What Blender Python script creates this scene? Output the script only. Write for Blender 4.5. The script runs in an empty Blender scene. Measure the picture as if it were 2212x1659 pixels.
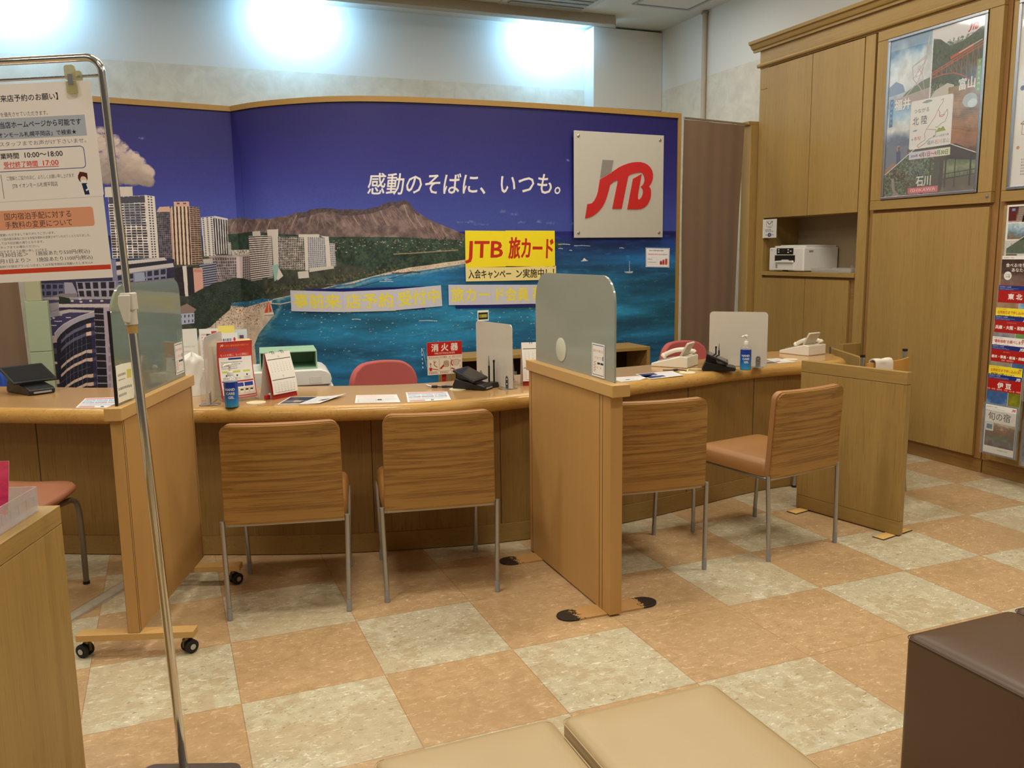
import bpy, bmesh, math, random
import numpy as np
from mathutils import Vector, Matrix, Euler
from mathutils.geometry import tessellate_polygon

random.seed(7)
rng = np.random.default_rng(11)
SC = bpy.context.scene
COL = SC.collection
PI = math.pi

# ------------------------------------------------------------------ objects
def tag(o, label=None, cat=None, group=None, kind=None):
    if label: o['label'] = label
    if cat: o['category'] = cat
    if group: o['group'] = group
    if kind: o['kind'] = kind
    return o

def thing(name, label, cat, loc=(0, 0, 0), rz=0.0, group=None, rot=None):
    o = bpy.data.objects.new(name, None)
    COL.objects.link(o)
    o.location = loc
    o.rotation_euler = rot if rot else (0, 0, rz)
    o.empty_display_size = 0.1
    return tag(o, label, cat, group)

def copy_thing(src, loc, rz, label=None, group=None):
    r = src.copy(); COL.objects.link(r); r.location = loc
    r.rotation_euler = (0, 0, rz)
    if label: r['label'] = label
    if group: r['group'] = group
    for ch in list(src.children):
        c = ch.copy(); COL.objects.link(c); c.parent = r
        for g in list(ch.children):
            d = g.copy(); COL.objects.link(d); d.parent = c
    return r

class MB:
    """collects boxes, tubes, lathes ... and links them as ONE mesh object"""
    def __init__(s):
        s.v = []; s.f = []; s.m = []
    def add(s, vs, fs, mi=0, M=None):
        b = len(s.v)
        s.v += [tuple(M @ Vector(p)) if M is not None else tuple(p) for p in vs]
        for f in fs:
            s.f.append(tuple(b + i for i in f)); s.m.append(mi)
        return s
    def box(s, x0, y0, z0, x1, y1, z1, mi=0, M=None):
        vs = [(x0, y0, z0), (x1, y0, z0), (x1, y1, z0), (x0, y1, z0), (x0, y0, z1), (x1, y0, z1), (x1, y1, z1), (x0, y1, z1)]
        fs = [(0, 3, 2, 1), (4, 5, 6, 7), (0, 1, 5, 4), (1, 2, 6, 5), (2, 3, 7, 6), (3, 0, 4, 7)]
        return s.add(vs, fs, mi, M)
    def prism(s, pts, a, b, axis='z', mi=0, M=None):
        """polygon pts (2d, ccw) swept along axis from a to b"""
        n = len(pts)
        def P(p, t):
            if axis == 'z': return (p[0], p[1], t)
            if axis == 'y': return (p[0], t, p[1])
            return (t, p[0], p[1])
        vs = [P(p, a) for p in pts] + [P(p, b) for p in pts]
        flip = axis == 'y'
        tris = tessellate_polygon([[Vector((p[0], p[1], 0)) for p in pts]])
        area = sum(pts[i][0] * pts[(i + 1) % n][1] - pts[(i + 1) % n][0] * pts[i][1] for i in range(n))
        fs = []
        if n <= 40 and s._convex(pts):
            lo = tuple(range(n - 1, -1, -1)); hi = tuple(range(n, 2 * n))
            fs += [lo, hi]
        else:
            for t in tris:
                ar = (pts[t[1]][0] - pts[t[0]][0]) * (pts[t[2]][1] - pts[t[0]][1]) - (pts[t[2]][0] - pts[t[0]][0]) * (pts[t[1]][1] - pts[t[0]][1])
                t = tuple(t) if ar * area > 0 else (t[0], t[2], t[1])
                fs.append((t[2], t[1], t[0])); fs.append(tuple(i + n for i in t))
        for i in range(n):
            j = (i + 1) % n
            fs.append((i, j, n + j, n + i))
        if (area < 0) != flip:
            fs = [tuple(reversed(f)) for f in fs]
        return s.add(vs, fs, mi, M)
    @staticmethod
    def _convex(pts):
        sg = 0; n = len(pts)
        for i in range(n):
            a, b, c = pts[i], pts[(i + 1) % n], pts[(i + 2) % n]
            cr = (b[0] - a[0]) * (c[1] - b[1]) - (b[1] - a[1]) * (c[0] - b[0])
            if abs(cr) < 1e-12: continue
            if sg == 0: sg = cr
            elif sg * cr < 0: return False
        return True
    def tube(s, path, r, n=12, closed=False, mi=0, M=None, cap=True):
        P = [Vector(p) for p in path]; N = len(P)
        rr = r if isinstance(r, (list, tuple)) else [r] * N
        vs = []; fs = []; up = None
        for i in range(N):
            a = P[(i - 1) % N] if (closed or i > 0) else P[i]
            b = P[(i + 1) % N] if (closed or i < N - 1) else P[i]
            t = (b - a).normalized()
            if up is None:
                h = Vector((0, 0, 1)) if abs(t.z) < 0.9 else Vector((1, 0, 0))
                up = (h - t * h.dot(t)).normalized()
            else:
                up = (up - t * up.dot(t)).normalized()
            sd = t.cross(up)
            for k in range(n):
                q = 2 * PI * k / n
                vs.append(P[i] + (up * math.cos(q) + sd * math.sin(q)) * rr[i])
        for i in range(N if closed else N - 1):
            j = (i + 1) % N
            for k in range(n):
                l = (k + 1) % n
                fs.append((i * n + k, i * n + l, j * n + l, j * n + k))
        if cap and not closed:
            fs.append(tuple(range(n - 1, -1, -1))); fs.append(tuple((N - 1) * n + k for k in range(n)))
        return s.add(vs, fs, mi, M)
    def cyl(s, p0, p1, r0, r1=None, n=20, mi=0, M=None):
        return s.tube([p0, p1], [r0, r0 if r1 is None else r1], n, mi=mi, M=M)
    def lathe(s, prof, n=28, mi=0, M=None, c=(0, 0, 0)):
        vs = []; fs = []
        for (r, z) in prof:
            for k in range(n):
                q = 2 * PI * k / n
                vs.append((c[0] + r * math.cos(q), c[1] + r * math.sin(q), c[2] + z))
        for i in range(len(prof) - 1):
            for k in range(n):
                l = (k + 1) % n
                fs.append((i * n + k, i * n + l, (i + 1) * n + l, (i + 1) * n + k))
        if prof[0][0] > 1e-6: fs.append(tuple(range(n - 1, -1, -1)))
        if prof[-1][0] > 1e-6: fs.append(tuple((len(prof) - 1) * n + k for k in range(n)))
        return s.add(vs, fs, mi, M)
    def grid(s, fn, nu, nv, mi=0, M=None, flip=False):
        vs = [fn(i / nu, j / nv) for j in range(nv + 1) for i in range(nu + 1)]
        w = nu + 1; fs = []
        for j in range(nv):
            for i in range(nu):
                f = (j * w + i, j * w + i + 1, (j + 1) * w + i + 1, (j + 1) * w + i)
                fs.append(f[::-1] if flip else f)
        return s.add(vs, fs, mi, M)
    def slab(s, fn, th, nu, nv, mi=0, mi_side=None):
        """sheet with thickness: fn(u,v)->point, th along approximate normal"""
        g = [[Vector(fn(i / nu, j / nv)) for i in range(nu + 1)] for j in range(nv + 1)]
        vs = []; 
        for j in range(nv + 1):
            for i in range(nu + 1):
                du = g[j][min(i + 1, nu)] - g[j][max(i - 1, 0)]; dv = g[min(j + 1, nv)][i] - g[max(j - 1, 0)][i]
                nn = du.cross(dv).normalized()
                vs.append(g[j][i] + nn * th)
        off = len(vs)
        for j in range(nv + 1):
            for i in range(nu + 1): vs.append(g[j][i])
        w = nu + 1; top = []; rest = []
        for j in range(nv):
            for i in range(nu):
                f = (j * w + i, j * w + i + 1, (j + 1) * w + i + 1, (j + 1) * w + i)
                top.append(f); rest.append(tuple(off + q for q in f[::-1]))
        ring = [i for i in range(w)] + [j * w + nu for j in range(1, nv + 1)] + [nv * w + i for i in range(nu - 1, -1, -1)] + [j * w for j in range(nv - 1, 0, -1)]
        for a, b in zip(ring, ring[1:] + ring[:1]):
            rest.append((b, a, off + a, off + b))
        s.add(vs, top, mi)
        b0 = len(s.v) - len(vs)
        for f in rest:
            s.f.append(tuple(b0 + q for q in f)); s.m.append(mi if mi_side is None else mi_side)
        return s
    def build(s, name, mat, parent=None, bevel=0.0, seg=2, smooth=True, ang=0.6, subsurf=0, fix=True):
        me = bpy.data.meshes.new(name)
        me.from_pydata(s.v, [], s.f)
        mats = mat if isinstance(mat, (list, tuple)) else [mat]
        for m in mats: me.materials.append(m)
        if len(mats) > 1: me.polygons.foreach_set('material_index', s.m)
        if fix:
            bm = bmesh.new(); bm.from_mesh(me)
            bmesh.ops.recalc_face_normals(bm, faces=bm.faces); bm.to_mesh(me); bm.free()
        if smooth:
            me.polygons.foreach_set('use_smooth', [True] * len(me.polygons))
            if not subsurf: me.set_sharp_from_angle(angle=ang)
        me.update()
        o = bpy.data.objects.new(name, me); COL.objects.link(o)
        if parent: o.parent = parent
        if bevel > 0:
            b = o.modifiers.new('bevel', 'BEVEL'); b.width = bevel; b.segments = seg; b.limit_method = 'ANGLE'; b.angle_limit = 0.7
            b.harden_normals = True; b.use_clamp_overlap = True
        if subsurf:
            u = o.modifiers.new('sub', 'SUBSURF'); u.levels = subsurf; u.render_levels = subsurf
        return o

def rrect(w, h, r, n=6, cx=0, cy=0):
    """rounded rectangle outline, r may be 4 radii (br, tr, tl, bl)"""
    R = r if isinstance(r, (list, tuple)) else [r] * 4
    out = []
    for k, (sx, sy) in enumerate(((1, -1), (1, 1), (-1, 1), (-1, -1))):
        q = R[k]; px, py = cx + sx * (w / 2 - q), cy + sy * (h / 2 - q)
        a0 = (-PI / 2, 0, PI / 2, PI)[k]
        if q < 1e-6: out.append((px, py)); continue
        for i in range(n + 1):
            a = a0 + PI / 2 * i / n
            out.append((px + q * math.cos(a), py + q * math.sin(a)))
    return out

def sqround(u, v, w, h, r):
    """unit square -> rounded rectangle, rings staying concentric; r = (bottom, top) corner radii"""
    X, Y = 2 * u - 1, 2 * v - 1; t = max(abs(X), abs(Y))
    if t < 1e-9: return 0.0, 0.0
    qx, qy = X / t * w / 2, Y / t * h / 2; R = r[1] if qy > 0 else r[0]
    cx, cy = w / 2 - R, h / 2 - R
    if R > 0 and abs(qx) > cx and abs(qy) > cy:
        a = (abs(qy) - cy) / R * PI / 4 if abs(X) >= abs(Y) else PI / 2 - (abs(qx) - cx) / R * PI / 4
        qx = math.copysign(cx + R * math.cos(a), qx); qy = math.copysign(cy + R * math.sin(a), qy)
    return qx * t, qy * t

def catmull(pts, n=8, closed=False):
    P = [Vector(p) for p in pts]; N = len(P); out = []
    rngs = range(N if closed else N - 1)
    for i in rngs:
        p1 = P[i]; p2 = P[(i + 1) % N]
        p0 = P[i - 1] if (closed or i > 0) else p1 * 2 - p2
        p3 = P[(i + 2) % N] if (closed or i + 2 < N) else p2 * 2 - p1
        for k in range(n):
            t = k / n
            out.append(0.5 * (2 * p1 + (p2 - p0) * t + (2 * p0 - 5 * p1 + 4 * p2 - p3) * t * t + (3 * p1 - p0 - 3 * p2 + p3) * t ** 3))
    if not closed: out.append(P[-1])
    return [tuple(p) for p in out]

def offset2d(pts, d):
    """offset an open 2d polyline to its left by d"""
    out = []; N = len(pts)
    for i in range(N):
        a = Vector(pts[max(i - 1, 0)][:2]); b = Vector(pts[min(i + 1, N - 1)][:2])
        t = (b - a).normalized()
        out.append((pts[i][0] - t.y * d, pts[i][1] + t.x * d))
    return out

# ------------------------------------------------------------------ materials
def s2l(c):
    return tuple(((x / 12.92) if x <= 0.04045 else ((x + 0.055) / 1.055) ** 2.4) for x in c)
def rgb(r, g, b):
    return s2l((r / 255, g / 255, b / 255)) + (1,)

class NT:
    def __init__(s, name):
        s.m = bpy.data.materials.new(name); s.m.use_nodes = True
        s.t = s.m.node_tree; s.p = s.t.nodes['Principled BSDF']; s.out = s.t.nodes['Material Output']
    def n(s, typ, **kw):
        k = s.t.nodes.new(typ)
        for a, b in kw.items():
            if a.startswith('i_'):
                key = a[2:]
                key = int(key) if key.isdigit() else key.replace('_', ' ')
                k.inputs[key].default_value = b
            else: setattr(k, a, b)
        return k
    def l(s, a, b): s.t.links.new(a, b)
    def math(s, op, a, b=None, c=None):
        k = s.t.nodes.new('ShaderNodeMath'); k.operation = op
        for i, x in enumerate((a, b, c)):
            if x is None: continue
            if isinstance(x, (int, float)): k.inputs[i].default_value = x
            else: s.l(x, k.inputs[i])
        return k.outputs[0]
    def mix(s, f, a, b, blend='MIX'):
        k = s.t.nodes.new('ShaderNodeMix'); k.data_type = 'RGBA'; k.blend_type = blend
        for i, x in ((0, f), (6, a), (7, b)):
            if isinstance(x, (int, float)): k.inputs[i].default_value = x
            elif isinstance(x, tuple): k.inputs[i].default_value = x
            else: s.l(x, k.inputs[i])
        return k.outputs[2]
    def ramp(s, f, stops):
        k = s.t.nodes.new('ShaderNodeValToRGB'); e = k.color_ramp.elements
        while len(e) < len(stops): e.new(0.5)
        for q, (p, c) in zip(e, stops): q.position = p; q.color = c
        s.l(f, k.inputs[0]); return k.outputs[0]
    def coords(s, scale=(1, 1, 1), kind='Object', rot=(0, 0, 0), loc=(0, 0, 0)):
        tc = s.t.nodes.new('ShaderNodeTexCoord'); mp = s.t.nodes.new('ShaderNodeMapping')
        mp.inputs['Scale'].default_value = scale; mp.inputs['Rotation'].default_value = rot; mp.inputs['Location'].default_value = loc
        s.l(tc.outputs[kind], mp.inputs[0]); return mp.outputs[0]
    def noise(s, vec, scale=5, detail=3, rough=0.55, dist=0.0):
        k = s.t.nodes.new('ShaderNodeTexNoise')
        k.inputs['Scale'].default_value = scale; k.inputs['Detail'].default_value = detail
        k.inputs['Roughness'].default_value = rough; k.inputs['Distortion'].default_value = dist
        s.l(vec, k.inputs['Vector']); return k.outputs[0]
    def bump(s, h, strength=0.2, dist=0.002):
        k = s.t.nodes.new('ShaderNodeBump'); k.inputs['Strength'].default_value = strength; k.inputs['Distance'].default_value = dist
        s.l(h, k.inputs['Height']); s.l(k.outputs[0], s.p.inputs['Normal'])
    def col(s, c):
        if isinstance(c, tuple): s.p.inputs['Base Color'].default_value = c
        else: s.l(c, s.p.inputs['Base Color'])
    def set(s, rough=None, metal=None, spec=None, coat=None, trans=None, alpha=None, ior=None, sheen=None):
        for k, v in (('Roughness', rough), ('Metallic', metal), ('Specular IOR Level', spec), ('Coat Weight', coat), ('Transmission Weight', trans), ('Alpha', alpha), ('IOR', ior), ('Sheen Weight', sheen)):
            if v is not None: s.p.inputs[k].default_value = v

def plain(name, c, rough=0.5, metal=0.0, spec=0.5, var=0.06, scale=30, bump=0.0, stretch=(1, 1, 1), coat=None):
    """solid colour with a little procedural mottling and optional grain bump"""
    t = NT(name); v = t.coords(stretch)
    n = t.noise(v, scale, 3)
    d = tuple(x * (1 - var) for x in c[:3]) + (1,); u = tuple(min(1, x * (1 + var)) for x in c[:3]) + (1,)
    t.col(t.mix(n, d, u)); t.set(rough, metal, spec, coat)
    if bump: t.bump(n, bump, 0.001)
    return t.m

def wood(name, c0, c1, axis='z', rough=0.42, fine=55, contrast=1.0, coat=0.0, streak=None, bands=0):
    """veneer: grain stretched along axis; streak = colour of darker pores"""
    t = NT(name)
    st = {'x': (0.035, 1, 1), 'y': (1, 0.035, 1), 'z': (1, 1, 0.035)}[axis]
    v = t.coords(st)
    n1 = t.noise(v, fine, 5, 0.65, 0.3); n2 = t.noise(v, fine * 0.12, 3, 0.5, 0.6); n3 = t.noise(v, fine * 3.2, 2, 0.5)
    k = t.math('ADD', t.math('MULTIPLY', n1, 0.5), t.math('MULTIPLY', n2, 0.5))
    f = t.ramp(k, [(0.5 - 0.22 / contrast, (0, 0, 0, 1)), (0.5 + 0.22 / contrast, (1, 1, 1, 1))])
    c = t.mix(f, c0, c1)
    if streak:
        g = t.ramp(n3, [(0.58, (0, 0, 0, 1)), (0.72, (1, 1, 1, 1))])
        c = t.mix(t.math('MULTIPLY', g, 0.55), c, streak)
    t.col(c); t.set(rough, 0, 0.4, coat)
    t.bump(n3, 0.06, 0.0006)
    return t.m

def clear(name, tint=(1, 1, 1, 1), gloss=0.12, rough=0.03, haze=0.0, hazecol=(0.8, 0.8, 0.8, 1), edge=None):
    """thin clear plastic / glass sheet: transparent + reflection + optional milky haze"""
    t = NT(name); nt = t.t
    tr = t.n('ShaderNodeBsdfTransparent'); tr.inputs[0].default_value = tint
    gl = t.n('ShaderNodeBsdfGlossy'); gl.inputs['Roughness'].default_value = rough
    df = t.n('ShaderNodeBsdfDiffuse')
    v = t.coords((1, 1, 1)); nz = t.noise(v, 9, 4)
    t.l(t.mix(nz, tuple(x * 0.93 for x in hazecol[:3]) + (1,), hazecol), df.inputs[0])
    lw = t.n('ShaderNodeLayerWeight'); lw.inputs[0].default_value = 0.5
    fr = t.math('MULTIPLY', t.math('POWER', lw.outputs['Facing'], 4.0), 0.6)
    m1 = t.n('ShaderNodeMixShader'); m1.inputs[0].default_value = haze
    t.l(tr.outputs[0], m1.inputs[1]); t.l(df.outputs[0], m1.inputs[2])
    m2 = t.n('ShaderNodeMixShader'); t.l(t.math('ADD', fr, gloss), m2.inputs[0])
    t.l(m1.outputs[0], m2.inputs[1]); t.l(gl.outputs[0], m2.inputs[2])
    t.l(m2.outputs[0], t.out.inputs[0])
    return t.m

# ------------------------------------------------------------------ printed matter
_txt = {}
def glyph_tris(s, bold=0.0):
    key = (s, bold)
    if key in _txt: return _txt[key]
    c = bpy.data.curves.new('lettering', 'FONT'); c.body = s; c.size = 1.0; c.resolution_u = 2; c.offset = bold; c.fill_mode = 'FRONT' if hasattr(c, 'fill_mode') else None
    o = bpy.data.objects.new('lettering', c); COL.objects.link(o)
    bpy.context.view_layer.update()
    dg = bpy.context.evaluated_depsgraph_get(); ev = o.evaluated_get(dg); me = ev.to_mesh()
    V = np.zeros(len(me.vertices) * 3, np.float32); me.vertices.foreach_get('co', V); V = V.reshape(-1, 3)[:, :2]
    me.calc_loop_triangles()
    T = np.zeros(len(me.loop_triangles) * 3, np.int32); me.loop_triangles.foreach_get('vertices', T)
    tris = V[T.reshape(-1, 3)] if len(T) else np.zeros((0, 3, 2), np.float32)
    ev.to_mesh_clear(); bpy.data.objects.remove(o); bpy.data.curves.remove(c)
    _txt[key] = tris
    return tris

def vnoise(h, w, cell, seed, octv=4, pers=0.5, ax=1.0):
    """value noise 0..1, cell = size in px of the largest cells, ax stretches along x"""
    r = np.random.default_rng(seed); out = np.zeros((h, w), np.float32); amp = 1; tot = 0
    for o in range(octv):
        cy = max(cell / 2 ** o, 1.01); cx = cy * ax
        gh, gw = int(h / cy) + 3, int(w / cx) + 3
        g = r.random((gh, gw)).astype(np.float32)
        y = np.arange(h) / cy; x = np.arange(w) / cx
        iy = y.astype(int); ix = x.astype(int); fy = (y - iy).astype(np.float32); fx = (x - ix).astype(np.float32)
        fy = fy * fy * (3 - 2 * fy); fx = fx * fx * (3 - 2 * fx)
        a = g[iy][:, ix]; b = g[iy][:, ix + 1]; c = g[iy + 1][:, ix]; d = g[iy + 1][:, ix + 1]
        fy = fy[:, None]; fx = fx[None, :]
        out += amp * ((a * (1 - fx) + b * fx) * (1 - fy) + (c * (1 - fx) + d * fx) * fy); tot += amp; amp *= pers
    return out / tot

class Canvas:
    """a printed sheet painted procedurally; coordinates are units (w x h), y down, k texels per unit"""
    def __init__(s, w, h, k=1.0, bg=(255, 255, 255)):
        s.w, s.h, s.k = w, h, k
        s.W, s.H = int(round(w * k)), int(round(h * k))
        s.a = np.empty((s.H, s.W, 3), np.float32); s.a[:] = np.array(bg, np.float32) / 255
        s.map = None
    def T(s, pts):
        if s.map: pts = [s.map(*p) for p in pts]
        return np.array(pts, np.float64) * s.k
    def mask(s, P):
        """P (n,2) texel polygon -> (slice, mask)"""
        x0, y0 = np.floor(P.min(0)).astype(int); x1, y1 = np.ceil(P.max(0)).astype(int) + 1
        x0, y0 = max(x0, 0), max(y0, 0); x1, y1 = min(x1, s.W), min(y1, s.H)
        if x1 <= x0 or y1 <= y0: return None, None
        xs = np.arange(x0, x1) + 0.5; ys = np.arange(y0, y1) + 0.5
        m = np.zeros((y1 - y0, x1 - x0), bool)
        Q = np.roll(P, -1, 0)
        for (ax, ay), (bx, by) in zip(P, Q):
            if ay == by: continue
            c = (ys >= min(ay, by)) & (ys < max(ay, by))
            if not c.any(): continue
            xi = ax + (ys[c] - ay) * (bx - ax) / (by - ay)
            m[c] ^= xs[None, :] < xi[:, None]
        return (slice(y0, y1), slice(x0, x1)), m
    def poly(s, pts, col, a=1.0, noise=None, amt=0.15):
        P = s.T(pts); sl, m = s.mask(P)
        if sl is None: return
        c = np.array(col, np.float32) / 255 if not callable(col) else None
        sub = s.a[sl]
        if c is None: new = col(sl)[m]
        else: new = np.broadcast_to(c, sub[m].shape)
        if noise is not None: new = np.clip(new * (1 + amt * (noise[sl][m][:, None] - 0.5) * 2), 0, 1)
        sub[m] = sub[m] * (1 - a) + new * a
    def rect(s, x0, y0, x1, y1, col, a=1.0):
        s.poly([(x0, y0), (x1, y0), (x1, y1), (x0, y1)], col, a)
    def rrect(s, x0, y0, x1, y1, r, col, a=1.0):
        s.poly([((x0 + x1) / 2 + p[0], (y0 + y1) / 2 + p[1]) for p in rrect(x1 - x0, y1 - y0, r)], col, a)
    def line(s, pts, w, col, a=1.0):
        for (x0, y0), (x1, y1) in zip(pts, pts[1:]):
            d = math.hypot(x1 - x0, y1 - y0)
            if d < 1e-9: continue
            nx, ny = -(y1 - y0) / d * w / 2, (x1 - x0) / d * w / 2
            s.poly([(x0 + nx, y0 + ny), (x1 + nx, y1 + ny), (x1 - nx, y1 - ny), (x0 - nx, y0 - ny)], col, a)
    def frame(s, x0, y0, x1, y1, w, col, r=0):
        p = [((x0 + x1) / 2 + q[0], (y0 + y1) / 2 + q[1]) for q in rrect(x1 - x0, y1 - y0, r)] if r else [(x0, y0), (x1, y0), (x1, y1), (x0, y1)]
        s.line(p + p[:1], w, col)
    def circ(s, x, y, r, col, a=1.0, ry=None, n=28):
        s.poly([(x + r * math.cos(2 * PI * i / n), y + (ry or r) * math.sin(2 * PI * i / n)) for i in range(n)], col, a)
    def facade(s, q, nx, ny, fx, fy, wall, win, edge=0.0, wj=0.0, seed=1):
        """quad q (tl,tr,br,bl) with nx*ny windows covering fx,fy of each cell"""
        P = s.T(q); sl, m = s.mask(P)
        if sl is None: return
        A = np.zeros((8, 8)); b = np.zeros(8)
        for i, ((X, Y), (u, v)) in enumerate(zip(P, ((0, 0), (1, 0), (1, 1), (0, 1)))):
            A[2 * i] = [X, Y, 1, 0, 0, 0, -u * X, -u * Y]; b[2 * i] = u
            A[2 * i + 1] = [0, 0, 0, X, Y, 1, -v * X, -v * Y]; b[2 * i + 1] = v
        h = np.linalg.solve(A, b)
        yy, xx = np.mgrid[sl[0], sl[1]]; xx = xx[m] + 0.5; yy = yy[m] + 0.5
        d = h[6] * xx + h[7] * yy + 1
        u = (h[0] * xx + h[1] * yy + h[2]) / d; v = (h[3] * xx + h[4] * yy + h[5]) / d
        U = (u - edge) / (1 - 2 * edge) * nx if nx else u * 0; V = v * ny
        fu = np.abs(U - np.floor(U) - 0.5) < fx / 2 if nx else np.ones_like(u, bool)
        if nx and edge: fu &= (u > edge) & (u < 1 - edge)
        fv = np.abs(V - np.floor(V) - 0.5) < fy / 2 if ny else np.ones_like(u, bool)
        w = fu & fv
        c = np.where(w[:, None], np.array(win, np.float32) / 255, np.array(wall, np.float32) / 255)
        if wj:
            r = np.random.default_rng(seed); tab = r.random((64, 64)) * 2 - 1
            j = tab[np.floor(U).astype(int) % 64, np.floor(V).astype(int) % 64]
            c = np.clip(c * (1 + wj * j[:, None]), 0, 1)
        s.a[sl][m] = c
    def text(s, t, x, y, size, col, anchor='l', bold=0.0, sx=1.0, shear=0.0, rot=0.0, width=None, a=1.0):
        """baseline start (x,y); size = cap/em height in units"""
        tr = glyph_tris(t)
        if not len(tr): return
        p = tr.copy()
        w = p[..., 0].max() - min(0, p[..., 0].min())
        if width: sx = width / (w * size)
        X = p[..., 0] * size * sx + p[..., 1] * size * shear; Y = -p[..., 1] * size
        if anchor == 'c': X = X - w * size * sx / 2
        if anchor == 'r': X = X - w * size * sx
        cr, sr = math.cos(rot), math.sin(rot)
        PX = x + X * cr - Y * sr; PY = y + X * sr + Y * cr
        if s.map:
            sh = PX.shape; q = np.array([s.map(i, j) for i, j in zip(PX.ravel(), PY.ravel())]).reshape(sh + (2,)) * s.k
        else: q = np.stack([PX, PY], -1) * s.k
        c = np.array(col, np.float32) / 255
        # coverage drawn with 2x2 supersampling, triangle by triangle
        pad = (int(bold * size * s.k) if not s.map else 3) + 2
        lo = np.floor(q.min((0, 1))).astype(int) - pad; hi = np.ceil(q.max((0, 1))).astype(int) + pad + 1
        lo = np.maximum(lo, 0); hi = np.minimum(hi, [s.W, s.H])
        if (hi <= lo).any(): return
        S = 3; cov = np.zeros(((hi[1] - lo[1]) * S, (hi[0] - lo[0]) * S), bool); Q = (q - lo) * S
        for t3 in Q:
            x0, y0 = np.floor(t3.min(0)).astype(int); x1, y1 = np.ceil(t3.max(0)).astype(int) + 1
            x0, y0 = max(x0, 0), max(y0, 0); x1, y1 = min(x1, cov.shape[1]), min(y1, cov.shape[0])
            if x1 <= x0 or y1 <= y0: continue
            gx = np.arange(x0, x1)[None, :] + 0.5; gy = np.arange(y0, y1)[:, None] + 0.5
            (ax, ay), (bx, by), (cx, cy) = t3
            d1 = (bx - ax) * (gy - ay) - (by - ay) * (gx - ax); d2 = (cx - bx) * (gy - by) - (cy - by) * (gx - bx); d3 = (ax - cx) * (gy - cy) - (ay - cy) * (gx - cx)
            cov[y0:y1, x0:x1] |= ((d1 >= 0) & (d2 >= 0) & (d3 >= 0)) | ((d1 <= 0) & (d2 <= 0) & (d3 <= 0))
        ke = s.k
        if s.map: a_, b_ = s.map(x, y), s.map(x, y - size); ke = math.hypot(a_[0] - b_[0], a_[1] - b_[1]) * s.k / size
        rb = bold * size * ke * S
        if rb >= 0.8:
            c0 = cov.copy(); steps = 8 if rb < 3 else 16
            for rr in ([rb] if rb < 2 else [rb, rb * 0.5]):
                for q_ in range(steps):
                    dx, dy = int(round(rr * math.cos(2 * PI * q_ / steps))), int(round(rr * math.sin(2 * PI * q_ / steps)))
                    h_, w_ = cov.shape
                    cov[max(dy, 0):h_ + min(dy, 0), max(dx, 0):w_ + min(dx, 0)] |= c0[max(-dy, 0):h_ + min(-dy, 0), max(-dx, 0):w_ + min(-dx, 0)]
        cv = cov.reshape(hi[1] - lo[1], S, hi[0] - lo[0], S).mean((1, 3))[..., None] * a
        sub = s.a[lo[1]:hi[1], lo[0]:hi[0]]
        sub[:] = sub * (1 - cv) + c * cv
    def lines(s, x0, y0, x1, y1, n, h, col, seed=0, gap=0.35):
        """rows of small print too fine to read"""
        r = random.Random(seed)
        for i in range(n):
            y = y0 + (y1 - y0) * (i + 0.5) / n; x = x0; end = x1 - (x1 - x0) * r.choice((0, 0.05, 0.3, 0.15))
            while x < end:
                w = h * r.uniform(0.5, 1.0)
                s.rect(x, y - h / 2, min(x + w, end), y + h / 2, col, r.uniform(0.45, 0.9)); x += w + h * gap
    def photo(s, x0, y0, x1, y1, cols, seed=0, cell=0.4, contrast=1.0):
        """soft photographic blob: vertical blend through cols with mottling"""
        P = s.T([(x0, y0), (x1, y1)]); a0 = np.clip(P[0], 0, None).astype(int); a1 = np.minimum(P[1].astype(int), [s.W, s.H])
        h, w = a1[1] - a0[1], a1[0] - a0[0]
        if h < 2 or w < 2: return
        n = vnoise(h, w, max(h * cell, 3), seed, 5, 0.6)
        t = np.clip(np.linspace(0, 1, h)[:, None] + (n - 0.5) * 0.7 * contrast, 0, 1) * (len(cols) - 1)
        C = np.array(cols, np.float32) / 255; i = np.clip(t.astype(int), 0, len(cols) - 2); f = (t - i)[..., None]
        s.a[a0[1]:a1[1], a0[0]:a1[0]] = (C[i] * (1 - f) + C[i + 1] * f) * (0.85 + 0.3 * vnoise(h, w, max(h * 0.12, 2), seed + 9, 3)[..., None])
    def image(s, name):
        im = bpy.data.images.new(name, s.W, s.H)
        px = np.ones((s.H, s.W, 4), np.float32); px[..., :3] = np.clip(s.a[::-1], 0, 1)
        im.pixels.foreach_set(px.ravel()); im.update(); im.pack()
        return im

def printed(name, canvas, rough=0.45, gain=1.0, coat=0.0, spec=0.4):
    t = NT(name)
    k = t.n('ShaderNodeTexImage'); k.image = canvas.image(name); k.extension = 'EXTEND'; k.interpolation = 'Linear'
    if gain != 1.0:
        t.col(t.mix(1.0, k.outputs[0], (gain, gain, gain, 1), 'MULTIPLY'))
    else: t.l(k.outputs[0], t.p.inputs['Base Color'])
    t.set(rough, 0, spec, coat)
    return t.m

def sheet(name, mat_print, mat_edge, fn, parent=None, th=0.0006, nu=1, nv=1, smooth=True):
    """thin sheet whose printed side faces along +normal of fn(u,v); v=0 is the BOTTOM of the print"""
    mb = MB(); mb.slab(fn, th, nu, nv, 0, 1)
    o = mb.build(name, [mat_print, mat_edge], parent, smooth=smooth and (nu > 1 or nv > 1), fix=False)
    uv = o.data.uv_layers.new(name='UVMap'); w = nu + 1; n = w * (nv + 1)
    for p in o.data.polygons:
        for li in p.loop_indices:
            q = o.data.loops[li].vertex_index % n
            uv.data[li].uv = ((q % w) / nu, (q // w) / nv)
    return o

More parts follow.
